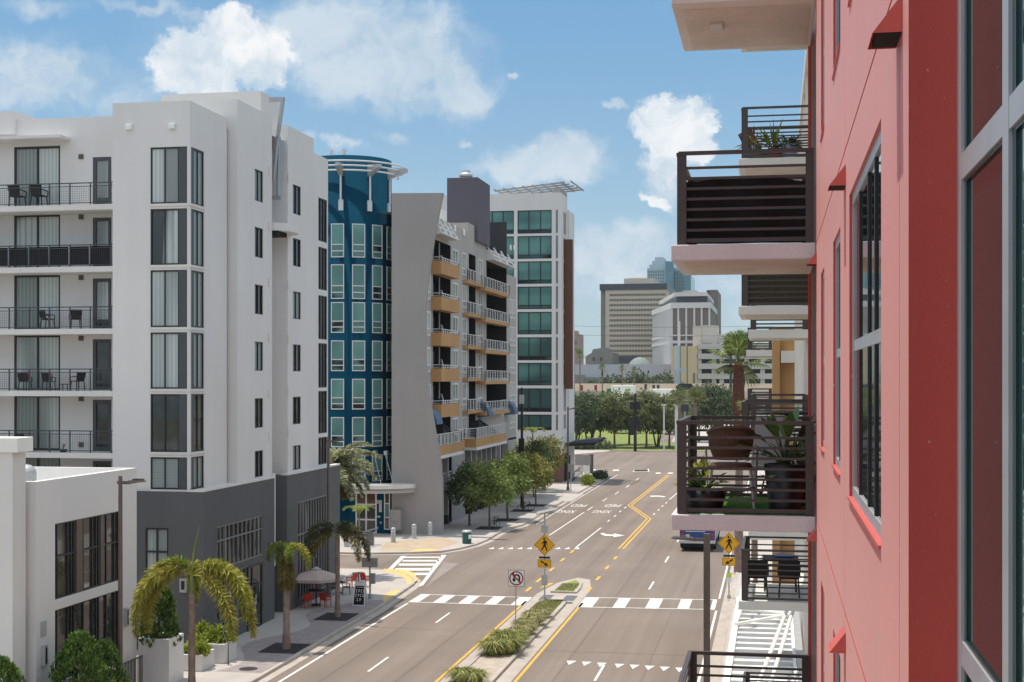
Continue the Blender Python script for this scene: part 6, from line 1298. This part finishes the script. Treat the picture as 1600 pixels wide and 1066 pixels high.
# sandwich board
x, y = gz(563, 949); t = thing('sandwich_board', 'white A-frame board with dark panel and pale lettering on the cafe pavement', 'sandwich board', (x, y, .13)); 
def AF(s): return FR((x, y + s * .33, .13), (math.cos(.12), math.sin(.12) , 0), (0, s * 1., 0))
for s in (-1, 1):
    w, H_, tp = .36, 1.32, .29
    def Q(a, b, e=0., s=s): return (x + a + .05 * b * 0, y + s * (.36 * (1 - b / H_) + e), .13 + b)
    g = MB(); g.prism([Q(-w, 0), Q(w, 0), Q(tp + .02, H_ - .05), Q(tp - .1, H_ + .04), Q(.08, H_ - .02), Q(0, H_ + .08), Q(-.08, H_ - .02), Q(-tp + .1, H_ + .04), Q(-tp - .02, H_ - .05)], (0, -s * .03, 0)); o = g.build('board', 'sign_white', t)
    g = MB(); e = .006; g.poly([Q(-w + .05, .06, e), Q(w - .05, .06, e), Q(tp - .03, H_ - .22, e), Q(-tp + .03, H_ - .22, e)]); o2 = g.build('dark_panel', 'sign_black', o)
    g = MB(); e = .012
    for b0, b1, n, ww, x0 in ((1.0, 1.03, 9, .03, -.18), (.74, .9, 4, .07, -.2), (.5, .66, 4, .07, -.22), (.27, .42, 2, .08, -.12)):
        for k in range(n):
            a = x0 + k * (.42 / max(n - 1, 1) if n > 2 else .15)
            if n == 9: g.quad(Q(a * .9, b0, e), Q(a * .9 + ww, b0, e), Q(a * .9 + ww, b1, e), Q(a * .9, b1, e)); continue
            hh = b1 - b0
            for c0, c1, d0, d1 in ((0, .022, 0, 1), (.022, ww, .8, 1), (.022, ww, .4, .58) if k % 2 else (.022, ww, 0, .2), (ww - .02, ww, .2, .8) if k % 3 == 1 else (.022, ww, .0, .18)): g.quad(Q(a + c0, b0 + d0 * hh, e), Q(a + c1, b0 + d0 * hh, e), Q(a + c1, b0 + d1 * hh, e), Q(a + c0, b0 + d1 * hh, e))
    g.build('lettering', 'sign_white', o)
# cafe furniture
def chair_proto(name, matn, seatmat=None):
    t = thing(name, None, None); g = MB(); g.box(-.23, .23, -.22, .22, .42, .46); o = g.build('seat', seatmat or matn, t, bevel=.015)
    g = MB()
    g.hexa([(-.22, .18, .46), (.22, .18, .46), (.22, .22, .46), (-.22, .22, .46), (-.25, .27, .86), (.25, .27, .86), (.25, .31, .86), (-.25, .31, .86)]); g.build('backrest', matn, t, bevel=.015)
    for sx in (-1, 1):
        g = MB(); g.bar((sx * .24, .25, .66), (sx * .25, -.2, .63), .035); g.bar((sx * .25, -.2, .65), (sx * .24, -.2, .42), .035); g.build('armrest', matn, t)
        for sy in (-1, 1): g = MB(); g.bar((sx * .2, sy * .19, .44), (sx * .23, sy * .23, 0), .035); g.build('leg', matn, t)
    return t
def table_proto(name, matn, r=.4, h=.74):
    t = thing(name, None, None); g = MB(); g.lathe([(.01, h - .03), (r, h - .03), (r, h), (.01, h)], (0, 0, 0), 24); g.build('top', matn, t); g = MB(); g.tube([(0, 0, .03), (0, 0, h - .03)], .035, 8); g.build('pedestal', matn, t); g = MB(); g.box(-.25, .25, -.04, .04, 0, .035); g.box(-.04, .04, -.25, .25, 0, .034); g.build('foot', matn, t); return t
rc = chair_proto('cafe_chair', 'chair_red'); GR = 'red cafe chairs on the pavement'
def gp(u, v): return (*gz(u, v), .13)
for i, (u, v, a, lb) in enumerate(((508.5, 953, 160, 'bright red cafe chair under the umbrella, right of the table'), (479, 954, 220, 'red cafe chair in shade under the umbrella, left of the table'), (486, 941, 30, 'red cafe chair behind the umbrella table, mostly in shadow'), (571.5, 920, 150, 'red cafe chair behind the sandwich board, turned to its back'), (549.5, 921, 250, 'red cafe chair seen side-on, left of the corner table'))): place(rc, i > 0, gp(u, v), R(a), lb, GR, 1., 'chair')
ct = table_proto('cafe_table', 'dark_stucco'); GTb = 'round cafe tables'
place(ct, 0, gp(494, 950), 0, 'round dark cafe table under the tan umbrella', GTb, 1.2, 'table'); place(ct, 1, gp(560, 917), 0, 'round dark cafe table between the two corner chairs', GTb, 1., 'table'); place(ct, 1, gp(530, 930), 0, 'small dark cafe table behind the dark palm trunk', GTb, .9, 'table')
bc = chair_proto('bistro_chair', 'black_metal'); GBc = 'black bistro chairs behind the palm'
place(bc, 0, gp(541, 932), R(110), 'black bistro chair just right of the dark palm trunk', GBc, 1., 'chair'); place(bc, 1, gp(519, 933), R(-70), 'black bistro chair left of the dark palm trunk', GBc, 1., 'chair')
x, y, z = gp(494, 950); t = thing('patio_umbrella', 'open tan cafe umbrella over the red chairs', 'umbrella', (x, y, z)); g = MB(); g.tube([(x, y, z), (x, y, 2.85)], .025, 8); g.build('pole', 'black_metal', t)
g = MB(); n = 8; zc = zz(888, x, y); rr = 1.55; ring = [(x + rr * math.cos(2 * math.pi * (k + .5) / n), y + rr * math.sin(2 * math.pi * (k + .5) / n), zc - .5) for k in range(n)]
for k in range(n):
    p, q = Vector(ring[k]), Vector(ring[(k + 1) % n]); g.add([(x, y, zc), p, q], ((0, 1, 2),)); g.add([p, q, q - Vector((0, 0, .16)), p - Vector((0, 0, .16))], ((0, 1, 2, 3),))
g.lathe([(.3, zc - .05), (.02, zc + .1)], (x, y, 0), 8); g.build('canopy', 'umbrella_cloth', t)
g = MB(); g.cyl(x, y, z, z + .09, .28, 16); g.build('base', 'dark_stucco', t)
GPl = 'white planters at the steps'
for lb, x0, x1, y0, y1, h in (('tallest white planter box, left of the near palm trunk', -26.38, -25.0, 55.5, 57.0, 2.05), ('middle white planter box behind the near palm trunk', -26.2, -24.75, 58.3, 59.8, .85), ('rear long white planter box against the grey base corner', -26.3, -24.4, 60.1, 61.6, 1.0)):
    t = thing('planter', lb, 'planter', ((x0 + x1) / 2, (y0 + y1) / 2, 0), GPl); g = MB(); w = .16
    for a, b, c, d in ((x0, x1, y0, y0 + w), (x0, x1, y1 - w, y1), (x0, x0 + w, y0 + w, y1 - w), (x1 - w, x1, y0 + w, y1 - w)): g.box(a, b, c, d, 0, h)
    g.build('box', 'white_stucco', t); g = MB(); g.quad((x0 + w, y0 + w, h - .12), (x1 - w, y0 + w, h - .12), (x1 - w, y1 - w, h - .12), (x0 + w, y1 - w, h - .12)); g.build('soil', 'mulch', t)
    if h < 1.5: g = MB(); g.box(x0 + .25, x0 + .5, y0 - .02, y0, h * .45, h * .65); g.build('step_light', 'black_metal', t)
t = thing('handrail', 'thin grey handrail beside the steps between the white planters', 'handrail', (-24.2, 59.9, 0)); g = MB(); g.tube([(-24.1, 58.2 + 1.6, .1), (-24.1, 59.8, 1.1), (-25.4, 61.5, 2.0), (-26.2, 61.6, 2.0)], .025, 6); g.build('rail', 'grey_rail', t); g = MB(); g.tube([(-24.9, 60.8, 0), (-24.9, 60.8, 1.6)], .025, 6); g.build('post', 'grey_rail', t)
# gate between the white building and the planter
t = thing('metal_gate', 'low dark bar fence between the white shop building and the tall planter', 'fence', (-25.9, 55.4, 0)); g = MB(); g.bar((-26.15, 53.7, 1.35), (-26.15, 55.4, 1.35), .05); g.bar((-26.15, 53.7, .2), (-26.15, 55.4, .2), .05); g.build('rail', 'grey_rail', t)
for k in range(13): g = MB(); yy = 53.7 + k * .14; g.bar((-26.15, yy, .1), (-26.15, yy, 1.35), .03); g.build('post', 'grey_rail', t)
# ================================================================== vehicles
bx0, bx1, by = -7.02, -4.38, 106.6; t = thing('bus', 'blue transit bus seen from behind in the right lane', 'bus', (-5.7, by, 0)); L_ = 10.5
m = MB(); m.box(bx0, bx1, by, by + L_, .55, 3.05); m.build('body', 'bus_blue', t, bevel=.1)
m = MB(); m.box(bx0 + .04, bx1 - .04, by + .1, by + L_ - .1, .3, .56); m.build('underbody', 'rubber', t)
m = MB(); m.box(bx0 - .01, bx1 + .01, by - .12, by + .1, .62, .86); m.build('bumper', 'chrome', t, bevel=.03)
m = MB(); m.box(bx0 + .3, bx1 - .3, by - .008, by, 2.0, 2.8); m.build('rear_window', 'glass_dark', t)
for sx in (bx0 + .1, bx1 - .34):
    for z in (1.02, 1.3, 1.58): g = MB(); g.lathe([(.11, 0), (.10, .03), (.01, .035)], (0, 0, 0), 14); o = g.build('tail_light', 'tail_red', t); o.matrix_parent_inverse = Matrix.Identity(4); o.location = (sx + .12 + 5.7, -.002, z); o.rotation_euler.x = R(90)
m = MB()
for a, b, c, d in ((-.5, -.42, 1.62, 1.78), (-.4, -.3, 1.62, 1.72), (-.27, -.18, 1.62, 1.72), (-.15, -.08, 1.62, 1.8), (.0, .09, 1.62, 1.72), (-.9, .6, 1.5, 1.54)): m.box(-5.7 + a, -5.7 + b, by - .006, by, c, d)
m.build('lettering', 'sign_white', t)
m = MB(); m.box(bx0 + .45, bx0 + .75, by - .012, by, .98, 1.3); m.build('badge', 'chrome', t)
for sx in (bx0, bx1 - .28):
    for yy in (by + 2.2, by + L_ - 2.4):
        g = MB(); g.tube([(sx, yy, .5), (sx + .28, yy, .5)], .5, 20); o = g.build('wheel', 'rubber', t)
for s, xx in ((-1, bx0), (1, bx1)): g = MB(); g.box(xx - .012, xx + .012, by + .8, by + L_ - .6, 1.75, 2.75); g.build('side_window', 'glass_dark', t)
m = MB(); m.box(bx0 + .3, bx1 - .3, by + 1, by + 4, 3.05, 3.35); m.build('roof_unit', 'roof_white', t, bevel=.05)
def car(label, x, y, z, matn, rz=0., s=1.):
    t = thing('parked_car' if rz else 'dark_suv', label, 'car', (x, y, z), None, rz); g = MB()
    prof = [(-2.3, .35), (2.3, .35), (2.35, .8), (1.35, .98), (.75, 1.62), (-1.6, 1.66), (-2.25, 1.0)]; g.prism([(a, -.9, b) for a, b in prof], (0, 1.8, 0)); o = g.build('body', matn, bevel=.06); o.parent = t
    g = MB(); g.prism([(a, -.912, b) for a, b in ((1.15, 1.02), (.68, 1.54), (-1.5, 1.57), (-1.95, 1.04))], (0, 1.824, 0)); o = g.build('window', 'glass_dark'); o.parent = t
    for wx_ in (-1.4, 1.45):
        for wy in (-.92, .72): g = MB(); g.tube([(wx_, wy, .34), (wx_, wy + .2, .34)], .34, 16); o = g.build('wheel', 'rubber'); o.parent = t
    t.scale = (s, s, s); return t
x = xy(1074, 418); t = car('dark pickup-like SUV driving along the highway below the cream garage', x, 418, 9.2, 'sign_black', 0, 1.45)
def truck(label, u, y, h, w):
    x = xy(u, y); t = thing('white_truck', label, 'truck', (x, y, 0)); g = MB(); g.box(x - w / 2, x + w / 2, y, y + 6, 1.0, h); g.build('box', 'roof_white', t, bevel=.08); g = MB(); g.box(x - w / 2 + .2, x + w / 2 - .2, y - 1.8, y, .7, h * .72); o = g.build('cab', 'roof_white', t, bevel=.15); q = MB(); q.box(x - w / 2 + .35, x + w / 2 - .35, y - 1.82, y - 1.79, h * .42, h * .66); q.build('windscreen', 'glass_dark', o)
    for sx in (-w / 2, w / 2 - .3):
        for yy in (y - .9, y + 4.5): g = MB(); g.tube([(x + sx, yy, .5), (x + sx + .3, yy, .5)], .5, 14); g.build('wheel', 'rubber', t)
    return t
truck('white box truck above the tree tops left of the black signal pole', 972, 330, 11.4, 5.2); truck('white truck with dark windows right of the signal cluster', 1035, 330, 10.6, 6.)
# ================================================================== things on the balconies
def pots(name, label, x, y, z, r, h, matn, group=None):
    t = thing(name, label, 'plant pot', (x, y, z), group); g = MB(); g.lathe([(r * .75, 0), (r, h), (r * .9, h), (r * .88, h - .05)], (x, y, z), 20); g.build('pot', matn, t); g = MB(); g.poly([(x + r * .89 * math.cos(6.2832 * k / 20), y + r * .89 * math.sin(6.2832 * k / 20), z + h - .05) for k in range(20)]); g.build('soil', 'mulch', t); return t
def leafy(name, label, x, y, z, n, L, lw, seed, leaf, up=.8, stem=.0):
    rnd = random.Random(seed); t = thing(name, label, 'plant', (x, y, z)); mb = MB(); st = MB()
    for i in range(n):
        a = rnd.random() * 6.283; e = rnd.uniform(.2, 1.3) * up; d = Vector((math.cos(a) * math.cos(e), math.sin(a) * math.cos(e), math.sin(e))); b = Vector((x, y, z)); s0 = b + d * stem * rnd.uniform(.7, 1.1)
        if stem: st.tube([b, (b + s0) / 2 + Vector((0, 0, stem * .1)), s0], [.012, .01, .006], 5)
        dn = (d + Vector((0, 0, -.5 if stem else -.1))).normalized(); l = L * rnd.uniform(.7, 1.2); side = dn.cross(Vector((0, 0, 1))).normalized() * lw / 2; m1 = s0 + dn * l * .45 + Vector((0, 0, l * .1)); mb.add([s0, m1 + side, s0 + dn * l, m1 - side, m1 - Vector((0, 0, .02))], ((0, 1, 4), (1, 2, 4), (2, 3, 4), (3, 0, 4)))
    mb.build('leaves', leaf, t)
    if stem: st.build('stems', 'leaf_house', t)
    return t
# eye-level balcony: turf, basket chair, pots and plants
BZ = 11.48
m = MB(); m.box(-1.02, .4, 15.98, 18.02, BZ + .002, BZ + .03); tag(m.build('turf_mat', 'turf'), 'green artificial turf mat on the eye-level balcony floor', 'rug')
def basket_chair(label, x, y, z, rz, shellm, loc_scale=1.):
    t = thing('basket_chair', label, 'chair', (x, y, z), 'garden chairs on the eye-level balcony', rz)
    def pt(mb, name, mt): o = mb.build(name, mt); o.parent = t; return o
    g = MB(); a0, a1 = R(180 + 8), R(360 - 8); vs = []
    for r0, r1, z0, z1 in ((.19, .265, .55, .93),):
        n = 26
        for w in range(n + 1):
            a = a0 + (a1 - a0) * w / n; dip = .07 * (1 - math.sin((a - a0) / (a1 - a0) * math.pi)) ** 1.3
            for q, zq in ((r0, z0), ((r0 + r1) / 2 + .02, (z0 + z1 - dip) / 2), (r1, z1 - dip), (r1 - .03, z1 - dip), ((r0 + r1) / 2 - .01, (z0 + z1 - dip) / 2), (r0 - .03, z0)): vs.append((q * math.cos(a), q * math.sin(a), zq))
        g.add(vs, [(w * 6 + k, (w + 1) * 6 + k, (w + 1) * 6 + k + 1, w * 6 + k + 1) for w in range(n) for k in range(5)], 0, True)
        for w in range(0, n + 1): i = w * 6; g.tube([vs[i], vs[i + 1], vs[i + 2]], .009, 4, cap=False)
        g.tube([vs[w * 6 + 2] for w in range(n + 1)], .022, 6)
    pt(g, 'basket_back', shellm); g = MB(); g.lathe([(.01, .44), (.23, .44), (.25, .47), (.23, .51), (.01, .52)], (0, 0, 0), 24); pt(g, 'seat', shellm)
    for sx, sy in ((-1, -1), (1, -1), (1, 1), (-1, 1)): g = MB(); g.tube([(sx * .22, sy * .2, .46), (sx * .27, sy * .26, 0)], .015, 6); pt(g, 'leg', 'white_rail')
    g = MB(); g.tube([(.25 * math.cos(6.2832 * k / 20), .24 * math.sin(6.2832 * k / 20), .2) for k in range(21)], .01, 5); pt(g, 'foot_ring', 'white_rail')
    for sx in (-1, 1): g = MB(); g.tube([(sx * .27, -.05, .68), (sx * .30, .2, .66), (sx * .27, .26, 0.)], .016, 6); pt(g, 'armrest', 'white_rail')
    return t
basket_chair('brown woven basket chair with white legs on the eye-level balcony', -.50, 16.62, BZ + .03, 0., 'wicker_brown')
t = thing('garden_chair', 'grey flat-backed garden chair behind the woven basket chair', 'chair', (-.02, 17.3, BZ + .03), 'garden chairs on the eye-level balcony'); X, Y_, Z_ = -.02, 17.3, BZ + .03
g = MB(); g.hexa([(X - .26, Y_ + .1, Z_ + .45), (X + .1, Y_ + .1, Z_ + .45), (X + .1, Y_ + .13, Z_ + .45), (X - .26, Y_ + .13, Z_ + .45), (X - .2, Y_ + .18, Z_ + 1.02), (X + .2, Y_ + .18, Z_ + 1.02), (X + .2, Y_ + .21, Z_ + 1.02), (X - .2, Y_ + .21, Z_ + 1.02)]); g.build('backrest', 'sign_back', t); g = MB(); g.box(X - .24, X + .2, Y_ - .3, Y_ + .1, Z_ + .42, Z_ + .45); g.build('seat', 'sign_back', t)
for sx in (-.22, .18):
    for sy in (-.28, .1): g = MB(); g.bar((X + sx, Y_ + sy, Z_ + .42), (X + sx, Y_ + sy, Z_), .025); g.build('leg', 'white_rail', t)
pots('plant_pot', 'big black plant pot at the right of the eye-level balcony', .12, 16.35, BZ + .03, .24, .52, 'pot_black'); leafy('house_plant', 'large-leaved dark green plant in the big black pot', .12, 16.35, BZ + .5, 26, .34, .17, 301, 'leaf_house', 1.1, .42)
leafy('hanging_leaf_plant', 'single broad-leaved plant arching over the middle of the eye-level balcony', -.15, 16.5, BZ + .2, 5, .42, .22, 302, 'leaf_house', .9, .42)
pots('plant_bowl', 'low wide black bowl at the left corner of the eye-level balcony', -.80, 16.3, BZ + .03, .28, .22, 'pot_black'); leafy('succulent_plant', 'pale green jade plant in the low black bowl', -.80, 16.3, BZ + .2, 46, .13, .06, 303, 'leaf_lime', 1.2, .28)
leafy('house_plant', 'tall strappy green plant against the wall of the eye-level balcony', .3, 17.0, BZ + .3, 22, .5, .07, 304, 'leaf_house', 1.3, .12)
pots('plant_pot', 'black pot under the strappy plant on the eye-level balcony', .3, 17.0, BZ + .03, .18, .3, 'pot_black')
# upper balcony: black cloth behind the slats
m = MB(); n = 16
for k in range(n):
    a0, a1 = -1.0 + 1.4 * k / n, -1.0 + 1.4 * (k + 1) / n; top = lambda a: 15.21 + .05 * math.sin((a + 1) * 2.4) + .01 * math.sin(a * 17); w = lambda a: 15.985 + .02 * math.sin(a * 9)
    m.hexa([(a0, w(a0), 14.52), (a1, w(a1), 14.52), (a1, w(a1) + .03, 14.52), (a0, w(a0) + .03, 14.52), (a0, w(a0), top(a0)), (a1, w(a1), top(a1)), (a1, w(a1) + .03, top(a1)), (a0, w(a0) + .03, top(a0))])
tag(m.build('privacy_cloth', 'black_cloth'), 'black cloth hung behind the slats of the upper coral balcony', 'cloth')
# plants on the upper far balcony
GU = 'pots on the upper far balcony'
for i, (x, r, h, mt, lb, seed) in enumerate(((-.42, .17, .34, 'pot_grey', 'grey plant pot on the upper far balcony', 311), (.02, .16, .26, 'terracotta', 'red-brown plant pot in the middle of the upper far balcony', 312), (.30, .17, .3, 'pot_blue', 'pale blue plant pot nearest the wall on the upper far balcony', 313))): pots('plant_pot', lb, x, 29.5, 17.48, r, h, mt, GU)
leafy('spiky_plant', 'spiky green plant in the red-brown pot on the upper far balcony', -.02, 29.5, 17.72, 30, .62, .06, 314, 'frond_green', 1.25); leafy('leafy_plant', 'dark trailing plant in the pale blue pot on the upper far balcony', .3, 29.5, 17.75, 40, .3, .08, 315, 'leaf_dark', .9, .1); leafy('leafy_plant', 'thin brownish plant in the grey pot on the upper far balcony', -.42, 29.5, 17.8, 24, .35, .05, 316, 'frond_brown', .9, .1)
t = thing('folded_lounger', 'wooden folding chair leaning at the left end of the upper far balcony', 'chair', (-.55, 30.0, 17.48)); g = MB(); g.bar((-.3, 30, 17.55), (-.62, 30, 18.2), .05, .3); g.build('backrest', 'wicker_brown', t); g = MB(); g.box(-.35, .05, 29.85, 30.15, 17.7, 17.75); g.build('seat', 'wicker_brown', t)
# furniture on the lower far balconies
GD = 'dark seats on the lower far balcony'
ds = chair_proto('patio_armchair', 'wicker_black'); place(ds, 0, (-.35, 29.75, 8.49), R(180), 'dark wicker armchair at the left of the lower far balcony', GD, .9, 'chair'); place(ds, 1, (.3, 29.75, 8.49), R(180), 'dark wicker armchair near the wall of the lower far balcony', GD, .9, 'chair')
t = thing('side_table', 'small dark table with a blue towel on the lower far balcony', 'table', (.05, 30.5, 8.49)); g = MB(); g.box(-.25, .5, 30.3, 30.8, 9.15, 9.2); g.build('top', 'wicker_black', t)
for a in (-.2, .45):
    for b in (30.35, 30.75): g = MB(); g.bar((a, b, 8.49), (a, b, 9.15), .04); g.build('leg', 'wicker_black', t)
m = MB(); m.box(0, .4, 30.35, 30.7, 9.201, 9.26); tag(m.build('blue_towel', 'bus_blue', bevel=.02), 'folded blue towel on the small table of the lower far balcony', 'towel')
dt = table_proto('patio_table', 'wicker_black', .45); place(dt, 0, (.25, 30.2, 11.48), 0, 'dark round table behind the far eye-level slatted railing', None, 1.1, 'table')
# balcony furniture on the white apartment building
GA = 'chairs on the white apartment balconies'; wc = chair_proto('wicker_chair', 'wicker_black')
def ax(u): return xy(u, YBAY + .9)
for i, (u, lv, a, s, lb) in enumerate(((75, 2, 150, 1.1, 'black wicker chair with pale cushion on the third balcony up, left one'), (119, 2, 215, 1.1, 'black wicker chair on the third balcony up, right one'), (36, 0, 180, 1.05, 'black chair on the lowest visible balcony behind the mesh'), (28, 4, 180, 1.3, 'low black sofa chair on the top balcony, left one'), (62, 4, 180, 1.3, 'low black sofa chair on the top balcony, right one'), (40, 1, 175, 1.0, 'dark chair with a red cushion on the second balcony up'), (77, 1, 180, 1.0, 'dark chair with a pink pillow on the second balcony up'), (122, 1, 245, 1.05, 'black metal chair turned sideways on the second balcony up'))): place(wc, i > 0, (ax(u), YBAY + .85, LEV[lv] + .005), R(a), lb, GA, s, 'chair')
for u, lv, mt, lb in ((40, 1, 'cushion_red', 'red cushion on the dark chair of the second balcony up'), (77, 1, 'cushion_pink', 'pink striped pillow on the dark chair of the second balcony up'), (75, 2, 'sign_white', 'pale seat cushion on the left wicker chair of the third balcony up')):
    x = ax(u); g = MB(); z = LEV[lv]; g.box(x - .22, x + .22, YBAY + .78, YBAY + .9, z + .48, z + .9) if mt != 'sign_white' else g.box(x - .2, x + .2, YBAY + .65, YBAY + 1.05, z + .515, z + .58); tag(g.build('cushion', mt, bevel=.05), lb, 'cushion')
x = ax(107); t = pots('plant_pot', 'dark low pot with a forked plant on the lowest visible balcony', x, YBAY + .4, LEV[0], .2, .14, 'pot_black'); leafy('leafy_plant', 'small forked green plant in the dark low pot on the lowest visible balcony', x, YBAY + .4, LEV[0] + .12, 7, .35, .07, 330, 'leaf_lime', 1.4)
x = ax(106); t = thing('low_table', 'small dark low table beside the sideways chair on the second balcony up', 'table', (x, YBAY + .7, LEV[1])); g = MB(); g.box(x - .28, x + .2, YBAY + .5, YBAY + .9, LEV[1] + .3, LEV[1] + .34); g.build('top', 'black_metal', t)
for a in (-.25, .17):
    for b in (.53, .87): g = MB(); g.bar((x + a, YBAY + b, LEV[1]), (x + a, YBAY + b, LEV[1] + .3), .03); g.build('leg', 'black_metal', t)
# overhead wires far off
for i, (v, lb) in enumerate(((510, 'thin overhead wire crossing the sky, upper one by the hotel'), (524, 'thin overhead wire crossing the sky, lower one by the hotel'))): g = MB(); yy = 500.; g.tube([(xy(880, yy), yy, zz(v - 1, xy(880, yy), yy)), (xy(1000, yy), yy, zz(v + 2, xy(1000, yy), yy)), (xy(1210, yy), yy, zz(v, xy(1210, yy), yy))], .05, 4); tag(g.build('overhead_wire', 'tower_dark'), lb, 'wire', 'overhead wires')

# ================================================================== air
mh = bpy.data.materials.new('haze'); mh.use_nodes = True; mh.node_tree.nodes.remove(mh.node_tree.nodes['Principled BSDF']); M['haze'] = mh
pv = mh.node_tree.nodes.new('ShaderNodeVolumePrincipled'); pv.inputs['Color'].default_value = (.80, .90, 1, 1); pv.inputs['Density'].default_value = .00008; pv.inputs['Anisotropy'].default_value = .2
mh.node_tree.links.new(pv.outputs[0], mh.node_tree.nodes['Material Output'].inputs['Volume'])
m = MB(); m.box(-700, 500, -60, 1150, -1.5, 130); tag(m.build('haze', 'haze'), kind='stuff')
